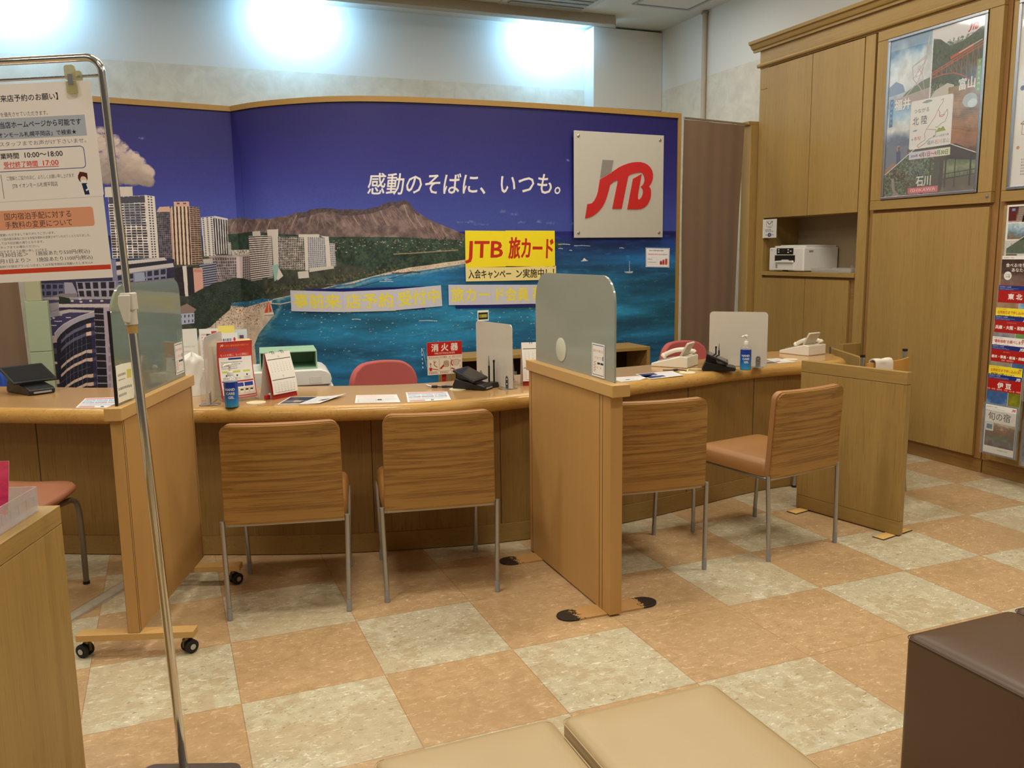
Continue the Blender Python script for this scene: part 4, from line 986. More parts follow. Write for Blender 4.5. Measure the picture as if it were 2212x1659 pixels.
def make_chair(label, loc, rz):
    """local +y = facing; back shell leans and bows backwards"""
    ch = thing('visitor_chair', label, 'chair', loc, rz, 'visitor chairs at the counter')
    def shell(d, ins=0.0, zt=0.0):
        def fn(u, v):
            w = 0.218 - 0.008 * v - ins; x = (u * 2 - 1) * w
            z = 0.372 + ins + v * (0.378 - 2 * ins + zt)
            bow = 0.030 * (1 - (x / 0.22) ** 2)
            return (x, -0.232 - bow * (0.35 + 0.65 * v) - 0.020 * v + 0.03 * v * v * 0 + d, z)
        return fn
    def rounded(fn, r=0.035):
        """pull top corners in along an arc"""
        def g(u, v):
            w, h = 0.436, 0.378
            X, Y = sqround(u, v, w, h, (0.004, r))
            return fn(X / w + 0.5, Y / h + 0.5)
        return g
    m = MB(); m.slab(rounded(shell(0.0)), 0.011, 28, 26); m.build('back_shell', ZEB, ch, ang=0.9)
    m = MB(); m.slab(rounded(shell(0.030, 0.001, 0.006)), 0.0295, 28, 26); m.build('back_cushion', TAN, ch, ang=0.9)
    # seat cushion
    s = MB()
    out = rrect(0.452, 0.462, 0.03, 5, 0, 0.012)
    rings = [(0.0, 0.375), (0.0, 0.392), (0.006, 0.424), (0.016, 0.437), (0.05, 0.444), (0.14, 0.446)]
    vs = []; fs = []; n = len(out)
    for ins, z in rings:
        for (x, y) in out:
            k = 1 - ins / 0.226; vs.append((x * k, (y - 0.012) * k + 0.012, z))
    for i in range(len(rings) - 1):
        for k in range(n): fs.append((i * n + k, i * n + (k + 1) % n, (i + 1) * n + (k + 1) % n, (i + 1) * n + k))
    fs += [tuple(range(n - 1, -1, -1)), tuple((len(rings) - 1) * n + k for k in range(n))]
    s.add(vs, fs); s.build('seat', CARAMEL, ch, ang=0.8)
    f = MB()
    for a in (((-0.21, -0.226, 0.366), (0.21, -0.226, 0.366)), ((-0.2, 0.222, 0.366), (0.2, 0.222, 0.366)), ((-0.215, -0.226, 0.366), (-0.205, 0.222, 0.366)), ((0.215, -0.226, 0.366), (0.205, 0.222, 0.366))): f.cyl(a[0], a[1], 0.0085, n=10)
    f.build('seat_frame', M['leg'], ch)
    for s_ in (-1, 1):
        for (fy, ty, top, fx, tx) in ((-0.246, -0.236, 0.384, 0.222, 0.229), (0.236, 0.226, 0.372, 0.214, 0.2235)):
            lg = MB(); lg.tube([(s_ * tx, ty, top), (s_ * tx, ty, top - 0.02), (s_ * fx, fy, 0.05)], 0.0095, 14); lo = lg.build('leg', M['leg'], ch)
            tp_ = MB(); tp_.tube([(s_ * fx, fy, 0.0495), (s_ * (fx - 0.0003), fy, 0.004)], 0.0103, 14); tp_.lathe([(0.0095, 0.0), (0.0095, 0.0038)], c=(s_ * fx, fy, 0.0), n=14)
            tp_.build('leg_tip', M['grey'], lo)
    return ch
def chair_pose(rl, rr):
    a = math.atan2(rr[1] - rl[1], rr[0] - rl[0]); mx, my = (rl[0] + rr[0]) / 2, (rl[1] + rr[1]) / 2
    return (mx - 0.246 * math.sin(a), my + 0.246 * math.cos(a), 0), a
p0, a0 = chair_pose((0.014, 0.200), (0.444, 0.102))
ch1 = make_chair('striped-wood-backed visitor chair standing nearest the rolling partition', p0, a0)
for rl, rr, lab in (((0.599, 0.124), (1.038, 0.046), 'striped-wood-backed visitor chair tucked in just left of the middle partition'),
                    ((1.500, -0.042), (1.937, -0.089), 'visitor chair partly hidden behind the middle partition on its right side'),
                    ((2.248, -0.125), (2.688, -0.053), 'visitor chair turned with its caramel seat showing beside the oak divider board')):
    p, a = chair_pose(rl, rr); copy_thing(ch1, p, a, lab)

# backless-looking tube chair at the far left
st = thing('tube_chair', 'chair with reddish leather seat and bent grey tube leg at the left edge', 'chair', (-0.79, 0.705, 0), -0.44)
s = MB(); out = catmull([(-0.235, -0.2, 0), (-0.20, 0.205, 0), (0.0, 0.235, 0), (0.20, 0.205, 0), (0.235, -0.2, 0), (0.0, -0.215, 0)], 6, True)
vs = []; fs = []; n = len(out); rg = [(0.90, 0.405), (1.0, 0.425), (1.0, 0.434), (0.96, 0.446), (0.7, 0.452)]
for k, z in rg: vs += [(x * k, y * k, z) for x, y, _ in out]
for i in range(len(rg) - 1):
    for k in range(n): fs.append((i * n + k, i * n + (k + 1) % n, (i + 1) * n + (k + 1) % n, (i + 1) * n + k))
fs += [tuple(range(n - 1, -1, -1)), tuple((len(rg) - 1) * n + k for k in range(n))]
s.add(vs, fs).build('seat', leather('russet_leather', rgb(164, 108, 78)), st, ang=0.9)
TUBE = plain('grey_tube', rgb(132, 126, 116), 0.35, 0.7)
for s_ in (-1, 1):
    lo = MB().tube(catmull([(s_ * 0.19, -0.235, 0.005), (s_ * 0.20, -0.215, 0.25), (s_ * 0.21, -0.18, 0.385), (s_ * 0.213, -0.12, 0.396), (s_ * 0.21, 0.08, 0.396), (s_ * 0.21, 0.15, 0.388), (s_ * 0.209, 0.185, 0.35), (s_ * 0.203, 0.205, 0.25), (s_ * 0.187, 0.232, 0.005)], 6), 0.0115, 12).build('leg', TUBE, st)
    MB().cyl((s_ * 0.187, 0.232, 0.0), (s_ * 0.187, 0.232, 0.012), 0.0135).build('leg_tip', M['rubber'], lo)
bk = MB().slab(lambda u, v: ((u - 0.5) * 0.40, -0.235 - 0.03 * math.sin(u * PI) - 0.05 * v, 0.52 + 0.22 * v), 0.02, 10, 4).build('backrest', leather('russet_back', rgb(164, 108, 78)), st)
for s_ in (-1, 1): MB().tube([(s_ * 0.18, -0.21, 0.40), (s_ * 0.18, -0.24, 0.5), (s_ * 0.18, -0.268, 0.62)], 0.009, 10).build('back_tube', TUBE, st)

# ------------------------------------------------------------------ staff chairs behind the counter
CLOTH = {'red': plain('red_fabric', rgb(182, 92, 88), 0.85, var=0.06, scale=300, bump=0.15), 'blue': plain('blue_fabric', rgb(42, 78, 170), 0.7, var=0.06, scale=300)}
def staff_chair(label, x, y, rz, top=0.775, col='red', w=0.41):
    o = thing('office_chair', label, 'chair', (x, y, 0), rz, 'office chairs behind the counter')
    h = 0.40
    def back(u, v):
        a, Yv = sqround(u, v, w, h, (0.11, 0.10)); Yv -= 0.10 * (a / w) ** 2 * (1 if Yv > 0 else 0)
        return (a, 0.20 + 0.045 * (1 - (2 * a / w) ** 2), top - h / 2 + Yv)
    MB().slab(back, 0.045, 18, 16).build('backrest', CLOTH[col], o, ang=1.2, bevel=0.012, seg=3)
    s = MB().prism(rrect(0.44, 0.42, 0.09, 6, 0, -0.03), 0.40, 0.455).build('seat', CLOTH[col], o, bevel=0.02, seg=3)
    MB().tube([(0, 0.05, 0.385), (0, 0.30, 0.39), (0, 0.305, top - 0.22)], 0.016, 10).build('back_arm', M['black'], o)
    MB().cyl((0, -0.02, 0.07), (0, -0.02, 0.399), 0.024).build('gas_post', M['black'], o)
    b = MB()
    for k in range(5):
        a = 2 * PI * k / 5; b.tube([(0, -0.02, 0.095), (0.24 * math.cos(a), -0.02 + 0.24 * math.sin(a), 0.066)], [0.022, 0.014], 8)
    b.build('star_base', M['black'], o)
    for k in range(5):
        a = 2 * PI * k / 5; cx_, cy_ = 0.24 * math.cos(a), -0.02 + 0.24 * math.sin(a)
        MB().lathe([(0, -0.02), (0.022, -0.02), (0.026, -0.012), (0.026, 0.012), (0.022, 0.02), (0, 0.02)], n=16, M=Matrix.Translation((cx_, cy_, 0.026)) @ Matrix.Rotation(a, 4, 'Z') @ Matrix.Rotation(PI / 2, 4, 'X')).build('castor', M['rubber'], o)
    return o
staff_chair('red fabric office chair behind the counter left of the extinguisher board', 0.995, 1.42, 0.12, 0.772)
staff_chair('red fabric office chair half hidden behind the frosted glass partition', 2.33, 1.5, 0.25, 0.778)
staff_chair('red fabric office chair behind the nearer telephone', 3.12, 1.66, 0.1, 0.752)
staff_chair('red fabric office chair beside the smoky glass at the left', -0.25, 1.98, -0.15, 0.725)
staff_chair('blue backed office chair at the far left edge', -1.215, 2.42, 0.0, 0.79, 'blue')
# ------------------------------------------------------------------ cabinet wall on the right (face plane x = 4.35)
FX = 4.35
OAK, OAKH = M['oak'], M['oak_h']
ca = thing('tall_cabinet', 'tall oak cabinet with paired doors and an open printer niche beside the brown curtain', 'cabinet', (FX, 2.12, 0))
def cbox(name, x0, y0, z0, x1, y1, z1, mat, par, bev=0.002): return MB().box(x0, y0, z0, x1, y1, z1).build(name, mat, par, bevel=bev)
y_ = lambda y: y - 2.12
cbox('side_panel', 0.004, y_(2.637), 0.0, 0.362, y_(2.735), 2.60, OAK, ca)
cbox('side_panel', 0.004, y_(1.545), 0.0, 0.362, y_(1.633), 2.76, OAK, ca)
cbox('side_top', 0.004, y_(2.637), 2.602, 0.362, y_(2.735), 2.76, OAK, ca)
cbox('back_panel', 0.350, y_(1.634), 0.0, 0.362, y_(2.636), 2.76, plain('niche_back', rgb(158, 140, 110), 0.55, var=0.05), ca)
cbox('door', 0.0, y_(2.1405), 1.602, 0.020, y_(2.635), 2.755, OAK, ca)
cbox('door', 0.0, y_(1.638), 1.602, 0.020, y_(2.1345), 2.755, OAK, ca)
cbox('niche_ceiling', 0.022, y_(1.634), 1.604, 0.349, y_(2.636), 1.622, OAKH, ca)
cbox('shelf', -0.006, y_(1.634), 1.150, 0.349, y_(2.636), 1.182, OAKH, ca)
cbox('door', 0.004, y_(2.1405), 0.09, 0.024, y_(2.635), 1.130, OAK, ca)
cbox('door', 0.004, y_(1.690), 0.09, 0.024, y_(2.1345), 1.130, OAK, ca)
cbox('inner_recess', 0.026, y_(1.634), 0.09, 0.03, y_(2.636), 1.148, M['oak_kick'], ca, 0)
cbox('plinth', 0.03, y_(1.545), 0.0, 0.06, y_(2.735), 0.085, M['oak_kick'], ca)
cbox('niche_jamb', 0.03, y_(1.6345), 1.183, 0.349, y_(1.640), 1.603, OAK, ca, 0)
cbox('niche_jamb', 0.03, y_(2.630), 1.183, 0.349, y_(2.6358), 1.603, OAK, ca, 0)

def panel_cabinet(label, y0, y1, poster_y, yoff):
    o = thing('display_cabinet', label, 'cabinet', (FX, (y0 + y1) / 2, 0)); c = (y0 + y1) / 2
    cbox('carcass', 0.022, y0 + 0.002 - c, 0.086, 0.362, y1 - 0.002 - c, 2.76, plain('groove_oak_' + str(yoff), rgb(150, 110, 60), 0.6), o, 0)
    cbox('plinth', 0.03, y0 + 0.002 - c, 0.0, 0.362, y1 - 0.002 - c, 0.085, M['oak_kick'], o)
    cbox('lower_panel', 0.0, y0 + 0.045 - c, 0.10, 0.0215, y1 - 0.045 - c, 1.585, OAK, o, 0.003)
    # upper frame: four rails round the poster opening
    a, b = poster_y
    cbox('frame_rail', -0.012, y0 + 0.03 - c, 1.607, 0.0215, y1 - 0.03 - c, 1.668, OAKH, o, 0.003)
    cbox('frame_rail', -0.012, y0 + 0.03 - c, 2.694, 0.0215, y1 - 0.03 - c, 2.757, OAKH, o, 0.003)
    cbox('frame_stile', -0.012, b - c, 1.669, 0.0215, y1 - 0.03 - c, 2.693, OAK, o, 0.003)
    cbox('frame_stile', -0.012, y0 + 0.03 - c, 1.669, 0.0215, a - c, 2.693, OAK, o, 0.003)
    MB().lathe([(0, 0), (0.011, 0), (0.009, 0.004), (0, 0.005)], M=Matrix.Translation((-0.0125, y0 + 0.055 - c, 1.645)) @ Matrix.Rotation(-PI / 2, 4, 'Y')).build('lock', M['steel'], o)
    return o
panel_cabinet('oak cabinet with a framed collage poster above a plain tall panel', 0.560, 1.540, (0.682, 1.418), 1)
panel_cabinet('oak cabinet at the right edge carrying the brochure racks', -0.46, 0.556, (-0.27, 0.498), 2)
# running frieze, rope moulding and cornice
co = MB().box(FX + 0.002, -0.5, 2.762, XR - 0.004, 2.738, 2.92)
tag(co.build('trim_3', OAKH, bevel=0.002), 'oak frieze board above the cabinets', 'frieze', kind='structure')
ro = MB().cyl((FX - 0.004, -0.5, 2.786), (FX - 0.004, 2.752, 2.786), 0.0165, n=14)
tag(ro.build('trim_4', OAKH), 'rounded oak bead below the frieze', 'moulding', kind='structure')
cor = [(FX + 0.001, 2.895), (FX - 0.02, 2.895), (FX - 0.022, 2.912), (FX - 0.034, 2.916), (FX - 0.046, 2.932), (FX - 0.05, 2.945), (FX - 0.066, 2.95), (FX - 0.07, 2.972), (FX + 0.001, 2.972)]
cm = MB().prism([(p[0], p[1]) for p in cor], -0.5, 2.80, 'y')
tag(cm.build('trim_5', OAKH, ang=0.5), 'stepped oak cornice along the top of the cabinets', 'cornice', kind='structure')
# curtain post
po_ = thing('curtain_post', 'oak post with a square cap at the left end of the cabinets', 'post', (4.35, 2.815, 0))
pp = rrect(0.13, 0.15, [0.004, 0.004, 0.06, 0.004], 8)
MB().prism([(p[0] + 0.0, p[1]) for p in pp], 0.0, 2.335).build('shaft', OAK, po_, ang=0.5)
MB().box(-0.085, -0.068, 2.3355, 0.075, 0.09, 2.365).build('cap', OAKH, po_, bevel=0.003)

# ------------------------------------------------------------------ curtains
def curtain_mat(name, c):
    t = NT(name); v = t.coords((1, 1, 1)); n = t.noise(v, 8, 4); wv = t.noise(t.coords((1, 1, 0.2)), 240, 2)
    t.col(t.mix(n, tuple(x * 0.88 for x in c[:3]) + (1,), c)); t.set(0.8, 0, 0.2, sheen=0.2); t.bump(wv, 0.02, 0.0005); return t.m
CUR = curtain_mat('brown_curtain_cloth', rgb(128, 104, 84))
def curtain(label, a, b, b2, z0, z1, folds, amp, rod=True, seed=1):
    o = thing('curtain', label, 'curtain', (0, 0, 0)); R = random.Random(seed); A, B, B2 = Vector(a), Vector(b), Vector(b2)
    ph = [R.uniform(0, 6) for _ in range(4)]
    d = (B - A).normalized(); nrm = Vector((-d.y, d.x))
    def fn(u, v):
        e = B + (B2 - B) * (1 - v)
        p = A + (e - A) * u
        k = amp * (0.5 + 0.5 * (1 - v)) * (0.55 * math.sin(u * folds * 2 * PI + ph[0]) + 0.3 * math.sin(u * folds * 4.3 * PI + ph[1] + v) + 0.22 * math.sin(u * 9 + v * 3 + ph[2]))
        k += 0.004 * math.sin(v * 9 + ph[3]) - 0.0025 * math.exp(-((v - 0.83) / 0.01) ** 2)
        p = p + nrm * k
        return (p.x, p.y, z0 + (z1 - z0) * v)
    MB().slab(fn, 0.003, 90, 60).build('cloth', CUR, o, ang=1.4)
    if rod:
        p, q = A - d * 0.0, B + d * 0.035
        MB().cyl((p.x, p.y, z1 + 0.012), (q.x, q.y, z1 + 0.012), 0.0085).build('rod', M['steel'], o)
    return o
curtain('brown curtain hanging between the mural and the oak cabinets', (3.565, 2.60), (4.205, 2.725), (4.12, 2.71), 0.06, 2.325, 2.2, 0.016)
curtain('brown curtain at the far left behind the counter', (-2.2, 2.82), (-0.965, 2.905), (-0.925, 2.905), 0.06, 2.30, 6, 0.02, seed=5)

# pale green filing cabinet at the left end of the mural
fc = thing('filing_cabinet', 'pale green two-tier steel filing cabinet against the left end of the mural', 'cabinet', (-0.86, 2.93, 0), 0.0)
GRN = plain('pale_green_enamel', rgb(164, 176, 146), 0.5, var=0.03)
MB().box(-0.062, -0.05, 0.0, 0.062, 0.03, 0.795).build('lower_cabinet', GRN, fc, bevel=0.003)
MB().box(-0.062, -0.05, 0.797, 0.062, 0.03, 1.105).build('upper_cabinet', GRN, fc, bevel=0.003)
MB().box(-0.055, -0.035, 1.1055, 0.03, 0.03, 1.30).build('box_on_top', plain('olive_box', rgb(170, 170, 138), 0.6), fc, bevel=0.003)
MB().box(-0.05, -0.0506, 0.62, 0.05, -0.0501, 0.64).build('label_holder', M['steel'], fc)

# ------------------------------------------------------------------ niche printer, tray, sign card
pr = thing('printer', 'white desktop printer in the oak cabinet niche', 'printer', (FX + 0.005, 2.36, 1.1825))
WH, GW = M['white'], plain('printer_white', rgb(232, 230, 224), 0.35, var=0.02)
MB().box(0.0, -0.20, 0.004, 0.335, 0.20, 0.185).build('body', GW, pr, bevel=0.012, seg=3)
MB().box(0.03, -0.19, 0.1855, 0.32, 0.17, 0.198).build('lid', GW, pr, bevel=0.004)
MB().box(-0.0035, -0.085, 0.133, -0.0002, 0.105, 0.180).build('control_panel', M['black'], pr, bevel=0.001)
MB().box(-0.0052, 0.0, 0.146, -0.0036, 0.055, 0.172).build('display', plain('lcd_dark', rgb(54, 48, 42), 0.2), pr)
for (y, z) in ((0.08, 0.168), (0.08, 0.150), (-0.03, 0.168), (-0.03, 0.148), (-0.06, 0.157)): MB().box(-0.0052, y - 0.008, z - 0.004, -0.0036, y + 0.008, z + 0.004).build('button', M['white'], pr)
MB().box(-0.0035, -0.105, 0.075, -0.0002, 0.125, 0.126).build('output_slot', M['black'], pr)
MB().prism([(-0.1, 0.07), (0.11, 0.07), (0.10, 0.082), (0.03, 0.086), (0.02, 0.092), (-0.03, 0.092), (-0.05, 0.084), (-0.09, 0.086)], -0.02, -0.0036, 'x').build('paper_support', GW, pr)
MB().box(-0.008, -0.10, 0.012, -0.0005, 0.125, 0.068).build('tray_door', GW, pr, bevel=0.003)
MB().box(-0.0105, 0.085, 0.028, -0.0082, 0.104, 0.056).build('tray_latch', M['grey'], pr)
MB().box(-0.0016, -0.03, 0.0, -0.0002, 0.03, 0.0115).build('toe_slot', M['black'], pr)
lab = Canvas(60, 30, 3, (228, 226, 220)); lab.lines(4, 8, 44, 16, 1, 7, (140, 140, 136), 2); lab.lines(4, 19, 40, 28, 1, 4, (140, 140, 136), 1)
sheet('name_label', printed('printer_label', lab), GW, flat(0.04, 0.02, c=(-0.0003, 0.165, 0.168), plane='yz'), pr, 0.0003)
for y in (-0.185,): MB().box(0.05, -0.2012, 0.148, 0.09, -0.2003, 0.162).build('rating_plate', M['grey'], pr)
pg = thing('scanned_pages', 'stack of loose sheets lying on the niche printer', 'paper', (FX + 0.18, 2.36, 1.1825 + 0.1985))
R = random.Random(3)
for k in range(3): MB().box(-0.12, -0.15, k * 0.002, 0.11, 0.13, k * 0.002 + 0.0015, M=Matrix.Rotation(R.uniform(-0.1, 0.1), 4, 'Z')).build('sheet', M['paper'], pg, smooth=False)
tr = thing('clear_tray', 'low clear plastic tray beside the niche printer', 'tray', (FX + 0.03, 1.90, 1.1825))
t = MB().box(0, -0.2, 0.0, 0.2, 0.2, 0.002).box(0, -0.2, 0.0022, 0.002, 0.2, 0.03).box(0.198, -0.2, 0.0022, 0.2, 0.2, 0.03).box(0.0022, -0.2, 0.0022, 0.1978, -0.198, 0.055).box(0.0022, 0.198, 0.0022, 0.1978, 0.2, 0.03)
t.build('tray', clear('milky_tray', (0.95, 0.95, 0.95, 1), 0.06, 0.1, 0.25, rgb(220, 220, 216)), tr, smooth=False)
pl = thing('power_adapter', 'dark plugs and adapter on the niche back wall beside the printer', 'plug', (FX + 0.335, 1.80, 1.24))
MB().box(0, -0.02, 0.02, 0.0145, 0.03, 0.12).build('socket_plate', M['white'], pl, bevel=0.002)
MB().box(-0.03, -0.025, 0.06, -0.0005, 0.02, 0.085).build('plug', M['black'], pl, bevel=0.003)
MB().tube(catmull([(-0.02, 0, 0.06), (-0.03, 0.02, 0.03), (-0.03, 0.05, -0.02), (-0.03, 0.09, -0.053)], 6), 0.003, 8).build('lead', M['black'], pl)
cd = Canvas(110, 140, 3, (226, 224, 220))
cd.frame(30, 14, 78, 52, 2, (70, 70, 74)); cd.line([(36, 20), (54, 40), (78, 16)], 5, (60, 60, 66)); cd.circ(42, 44, 8, (230, 228, 224)); cd.text('J-Debit', 55, 66, 12, (50, 50, 56), 'c', shear=0.2, bold=0.01)
cd.lines(20, 74, 92, 98, 2, 8, (96, 96, 100), 5); cd.circ(56, 118, 15, (64, 52, 130)); cd.lines(26, 112, 40, 124, 1, 9, (120, 100, 70), 1); cd.lines(74, 112, 88, 124, 1, 9, (120, 100, 70), 2); cd.circ(56, 118, 7, (206, 206, 214), 0.6)
tag(sheet('card_sign', printed('card_sign_print', cd), M['paper'], flat(0.165, 0.145, c=(FX - 0.004, 2.55, 1.518), plane='yz'), th=0.003), 'small white card-payment sign hanging in the niche above the printer', 'sign')

# ------------------------------------------------------------------ posters in their frames
def jtb_logo(c, x, y, s, col=(200, 36, 40), grey=(120, 116, 120)):
    """slanted three-letter mark: stroke outlines in a 100 x 62 box"""
    for pts in JTB_RED: c.poly([(x + a * s, y + b * s) for a, b in pts], col)
    c.poly([(x + a * s, y + b * s) for a, b in JTB_GREY], grey)
# outline of the mark (units: 0..100 across, y down), traced as curves
def _arc(cx, cy, rx, ry, a0, a1, n=12): return [(cx + rx * math.cos(a0 + (a1 - a0) * i / n), cy + ry * math.sin(a0 + (a1 - a0) * i / n)) for i in range(n + 1)]
J = [(21.3, 23.5), (37.5, 15.2), (36.6, 23), (35.7, 30), (34, 36.5), (32, 42), (30.2, 47), (28.3, 51.2), (24.5, 56.8), (20, 61.4), (15.5, 65), (10.7, 67.8), (5.5, 69.6), (0, 70.6), (3.3, 53.4), (6.8, 53), (9.8, 52.1), (12.8, 49.4), (15.3, 45.7), (17, 42.3), (18.5, 38.3)]
T = [(38.5, 14.2), (49.5, 7.8), (56, 5.2), (62.5, 3.1), (69, 1.6), (75.4, 0.9), (81, 0.9), (86.5, 1.8), (91.5, 3.8), (95.7, 6.8), (98.6, 10.6), (100, 15.2), (100, 19.6), (99, 23.5), (97, 27.3), (93.9, 30.5), (96.2, 32.6), (97.2, 35.5), (97.4, 40), (96.7, 44.7), (94.8, 49.2), (92, 53), (88, 56.3), (82.8, 58.2), (77, 59), (61.6, 59), (69.9, 21.6), (82.8, 15.2), (77.3, 42), (77.2, 45), (78.2, 47.1), (80.7, 46.2), (82.8, 43.8), (84.3, 41.6), (85, 39.2), (85.3, 37), (85, 34.6), (83.8, 32.4), (81.9, 30.9), (84.6, 28.9), (86.5, 26.2), (87.4, 23.4), (87.4, 20.7), (86.8, 18.2), (85.6, 16.1), (84.4, 14.4), (82.8, 13.3), (76.3, 13.9), (68, 15.7), (65, 17), (62.5, 18.9), (53.2, 58.6), (39.4, 58.6), (47.7, 23.5), (41.2, 25.7), (35.1, 30.5)]
JTB_RED = [J, T]; JTB_GREY = [(25.1, 0), (40.7, 0), (37.8, 13.6), (21.6, 21.8)]
def poster1():
    c = Canvas(720, 1020, 1.6, (236, 236, 240)); R = random.Random(8)
    c.photo(0, 0, 335, 440, [(96, 150, 196), (206, 222, 232), (232, 234, 236), (206, 214, 220), (150, 160, 176)], 3, 0.5)
    c.poly([(0, 300), (60, 270), (120, 300), (140, 350), (0, 360)], (140, 160, 190)); c.poly([(150, 350), (280, 300), (335, 290), (335, 372), (120, 380)], (120, 136, 116)); c.poly([(60, 385), (335, 352), (335, 440), (60, 440)], (190, 176, 172))
    for k in range(6): c.line([(90, 392 + k * 9), (335, 366 + k * 12)], 1.2, (150, 130, 126))
    for p, w in (([(310, 40), (300, 160), (240, 300), (120, 400)], 7), ([(300, 160), (190, 200), (200, 280), (250, 330), (300, 395)], 6), ([(310, 60), (270, 250), (300, 390)], 4), ([(190, 200), (290, 150)], 5), ([(200, 280), (300, 170)], 5), ([(240, 220), (270, 260), (220, 270), (240, 220)], 4)): c.line(p, w, (214, 206, 208)); c.line(p, w * 0.3, (170, 130, 120))
    c.photo(345, 100, 720, 520, [(232, 232, 230), (120, 132, 118), (60, 78, 60), (70, 86, 64), (150, 148, 128), (110, 110, 96)], 4, 0.35)
    c.rect(345, 0, 720, 110, (232, 230, 232)); c.poly([(345, 60), (400, 76), (470, 130), (560, 120), (640, 90), (720, 50), (720, 330), (345, 300)], (74, 92, 74)); 
    for i in range(900):
        x, y = R.uniform(345, 720), R.uniform(90, 520); c.circ(x, y, R.uniform(2, 8), R.choice([(48, 66, 52), (104, 122, 92), (72, 94, 70), (38, 52, 42)]), 0.6, n=8)
    c.poly([(380, 380), (470, 350), (520, 370), (500, 440), (380, 500), (345, 520), (345, 420)], (206, 202, 190))
    for k in range(2): c.line([(345, 268 + k * 14), (720, 150 + k * 16)], 7, (196, 96, 60))
    cur = [(345, 300), (430, 292), (510, 296), (590, 330), (650, 380)]; c.line(cur, 7, (190, 84, 56))
    for i in range(10):
        x = 350 + i * 36; yt = 270 - (x - 345) * 0.31; yb = np.interp(x, [p[0] for p in cur], [p[1] for p in cur]); c.line([(x, yt), (x, yb)], 3, (200, 100, 66)); c.line([(x, yt), (x + 36, yb - 6)], 2.4, (190, 90, 60))
    c.line([(480, 205), (640, 158)], 16, (206, 92, 50)); c.line([(540, 186), (700, 140)], 5, (224, 214, 200))
    c.photo(0, 440, 260, 860, [(150, 190, 220), (206, 222, 230), (226, 230, 232), (120, 140, 166), (104, 118, 140), (150, 132, 112)], 6, 0.6)
    c.poly([(0, 690), (260, 640), (260, 830), (0, 900)], (108, 122, 146)); c.poly([(0, 840), (60, 800), (150, 810), (120, 880), (0, 960)], (160, 124, 96)); c.poly([(180, 720), (260, 700), (260, 800), (200, 800)], (96, 84, 76))
    c.poly([(92, 720), (110, 712), (130, 730), (132, 840), (100, 850)], (46, 60, 126)); c.circ(112, 706, 11, (120, 84, 70)); c.line([(104, 726), (98, 696), (116, 690)], 7, (190, 150, 130))
    c.photo(480, 380, 720, 800, [(150, 120, 92), (176, 146, 120), (130, 108, 92), (176, 128, 88), (140, 98, 68), (96, 74, 60)], 7, 0.2)
    for i in range(26): c.line([(480, 420 + i * 11), (720, 440 + i * 13)], 2, R.choice([(206, 160, 120), (90, 66, 60), (150, 130, 140)]), 0.5)
    c.poly([(480, 640), (720, 680), (720, 740), (600, 780), (480, 700)], (180, 126, 84), 0.5); c.circ(640, 480, 52, (196, 222, 240), 0.75, 42); c.circ(660, 500, 34, (226, 240, 248), 0.8, 26)
    c.poly([(0, 872), (250, 720), (520, 720), (720, 800), (720, 1020), (0, 1020)], (44, 60, 48))
    for i in range(2600):
        x, y = R.uniform(0, 400), R.uniform(760, 1020)
        if y < 872 - x * 0.6: continue
        c.circ(x, y, R.uniform(2, 9), R.choice([(36, 58, 42), (96, 132, 92), (66, 100, 68), (24, 34, 30), (130, 162, 124)]), 0.7, n=8)
    for i in range(300): c.circ(R.gauss(270, 44), R.uniform(800, 960), R.uniform(2, 8), R.choice([(96, 108, 126), (70, 80, 96), (150, 160, 172)]), 0.4, n=8)
    c.poly([(380, 880), (720, 850), (720, 1020), (360, 1020)], (66, 62, 52)); c.poly([(460, 1020), (500, 920), (720, 900), (720, 1020)], (104, 98, 78)); c.photo(480, 800, 720, 930, [(80, 96, 66), (150, 160, 120), (110, 124, 90)], 12, 0.3)
    c.poly([(420, 730), (560, 725), (720, 800), (720, 840), (520, 815), (400, 830)], (50, 42, 38))
    for k in range(10): c.line([(430 + k * 14, 735), (540 + k * 22, 800 + k * 5)], 2, (86, 74, 62))
    for (x, w) in ((372, 10), (446, 24), (486, 14), (560, 6), (668, 12)): c.rect(x, 800, x + w, 990, (34, 30, 28))
    for y in (905, 935): c.line([(480, y), (720, y - 14)], 5, (36, 32, 30))
    for k in range(9): c.line([(490 + k * 28, 908 - k * 1.5), (490 + k * 28, 932 - k * 1.5)], 3, (40, 36, 32))
    c.line([(360, 1000), (480, 940)], 6, (40, 34, 32)); c.line([(370, 960), (480, 905)], 5, (40, 34, 32))
    c.poly([(60, 900), (84, 900), (100, 980), (140, 1020), (96, 1020), (70, 970)], (150, 146, 140))
    c.line([(0, 872), (258, 716)], 5, (240, 240, 238)); c.line([(500, 716), (720, 800)], 5, (240, 240, 238)); c.line([(340, 0), (340, 440)], 6, (240, 240, 240))
    c.rect(18, 380, 46, 560, (70, 130, 186)); 
    for k, q in enumerate('FUKUI'): c.text(q, 32, 410 + k * 33, 24, (230, 238, 246), 'c')
    c.rect(676, 250, 706, 440, (130, 170, 96))
    for k, q in enumerate('TOYAMA'): c.text(q, 691, 276 + k * 31, 23, (238, 244, 230), 'c')
    c.text('福井', 56, 452, 74, (246, 246, 246), sx=0.92, bold=0.015); c.text('富山', 548, 404, 74, (246, 246, 246), sx=0.86, bold=0.015)
    c.rrect(196, 420, 520, 726, 14, (240, 238, 236)); c.text('つながる', 220, 498, 30, (70, 70, 72), sx=1.05); c.text('北 陸', 214, 570, 58, (40, 40, 42), sx=0.9)
    mapl = [(430, 446), (448, 440), (444, 462), (420, 486), (412, 500), (426, 520), (424, 540), (460, 536), (480, 508), (486, 540), (470, 580), (440, 590), (410, 610), (396, 604)]
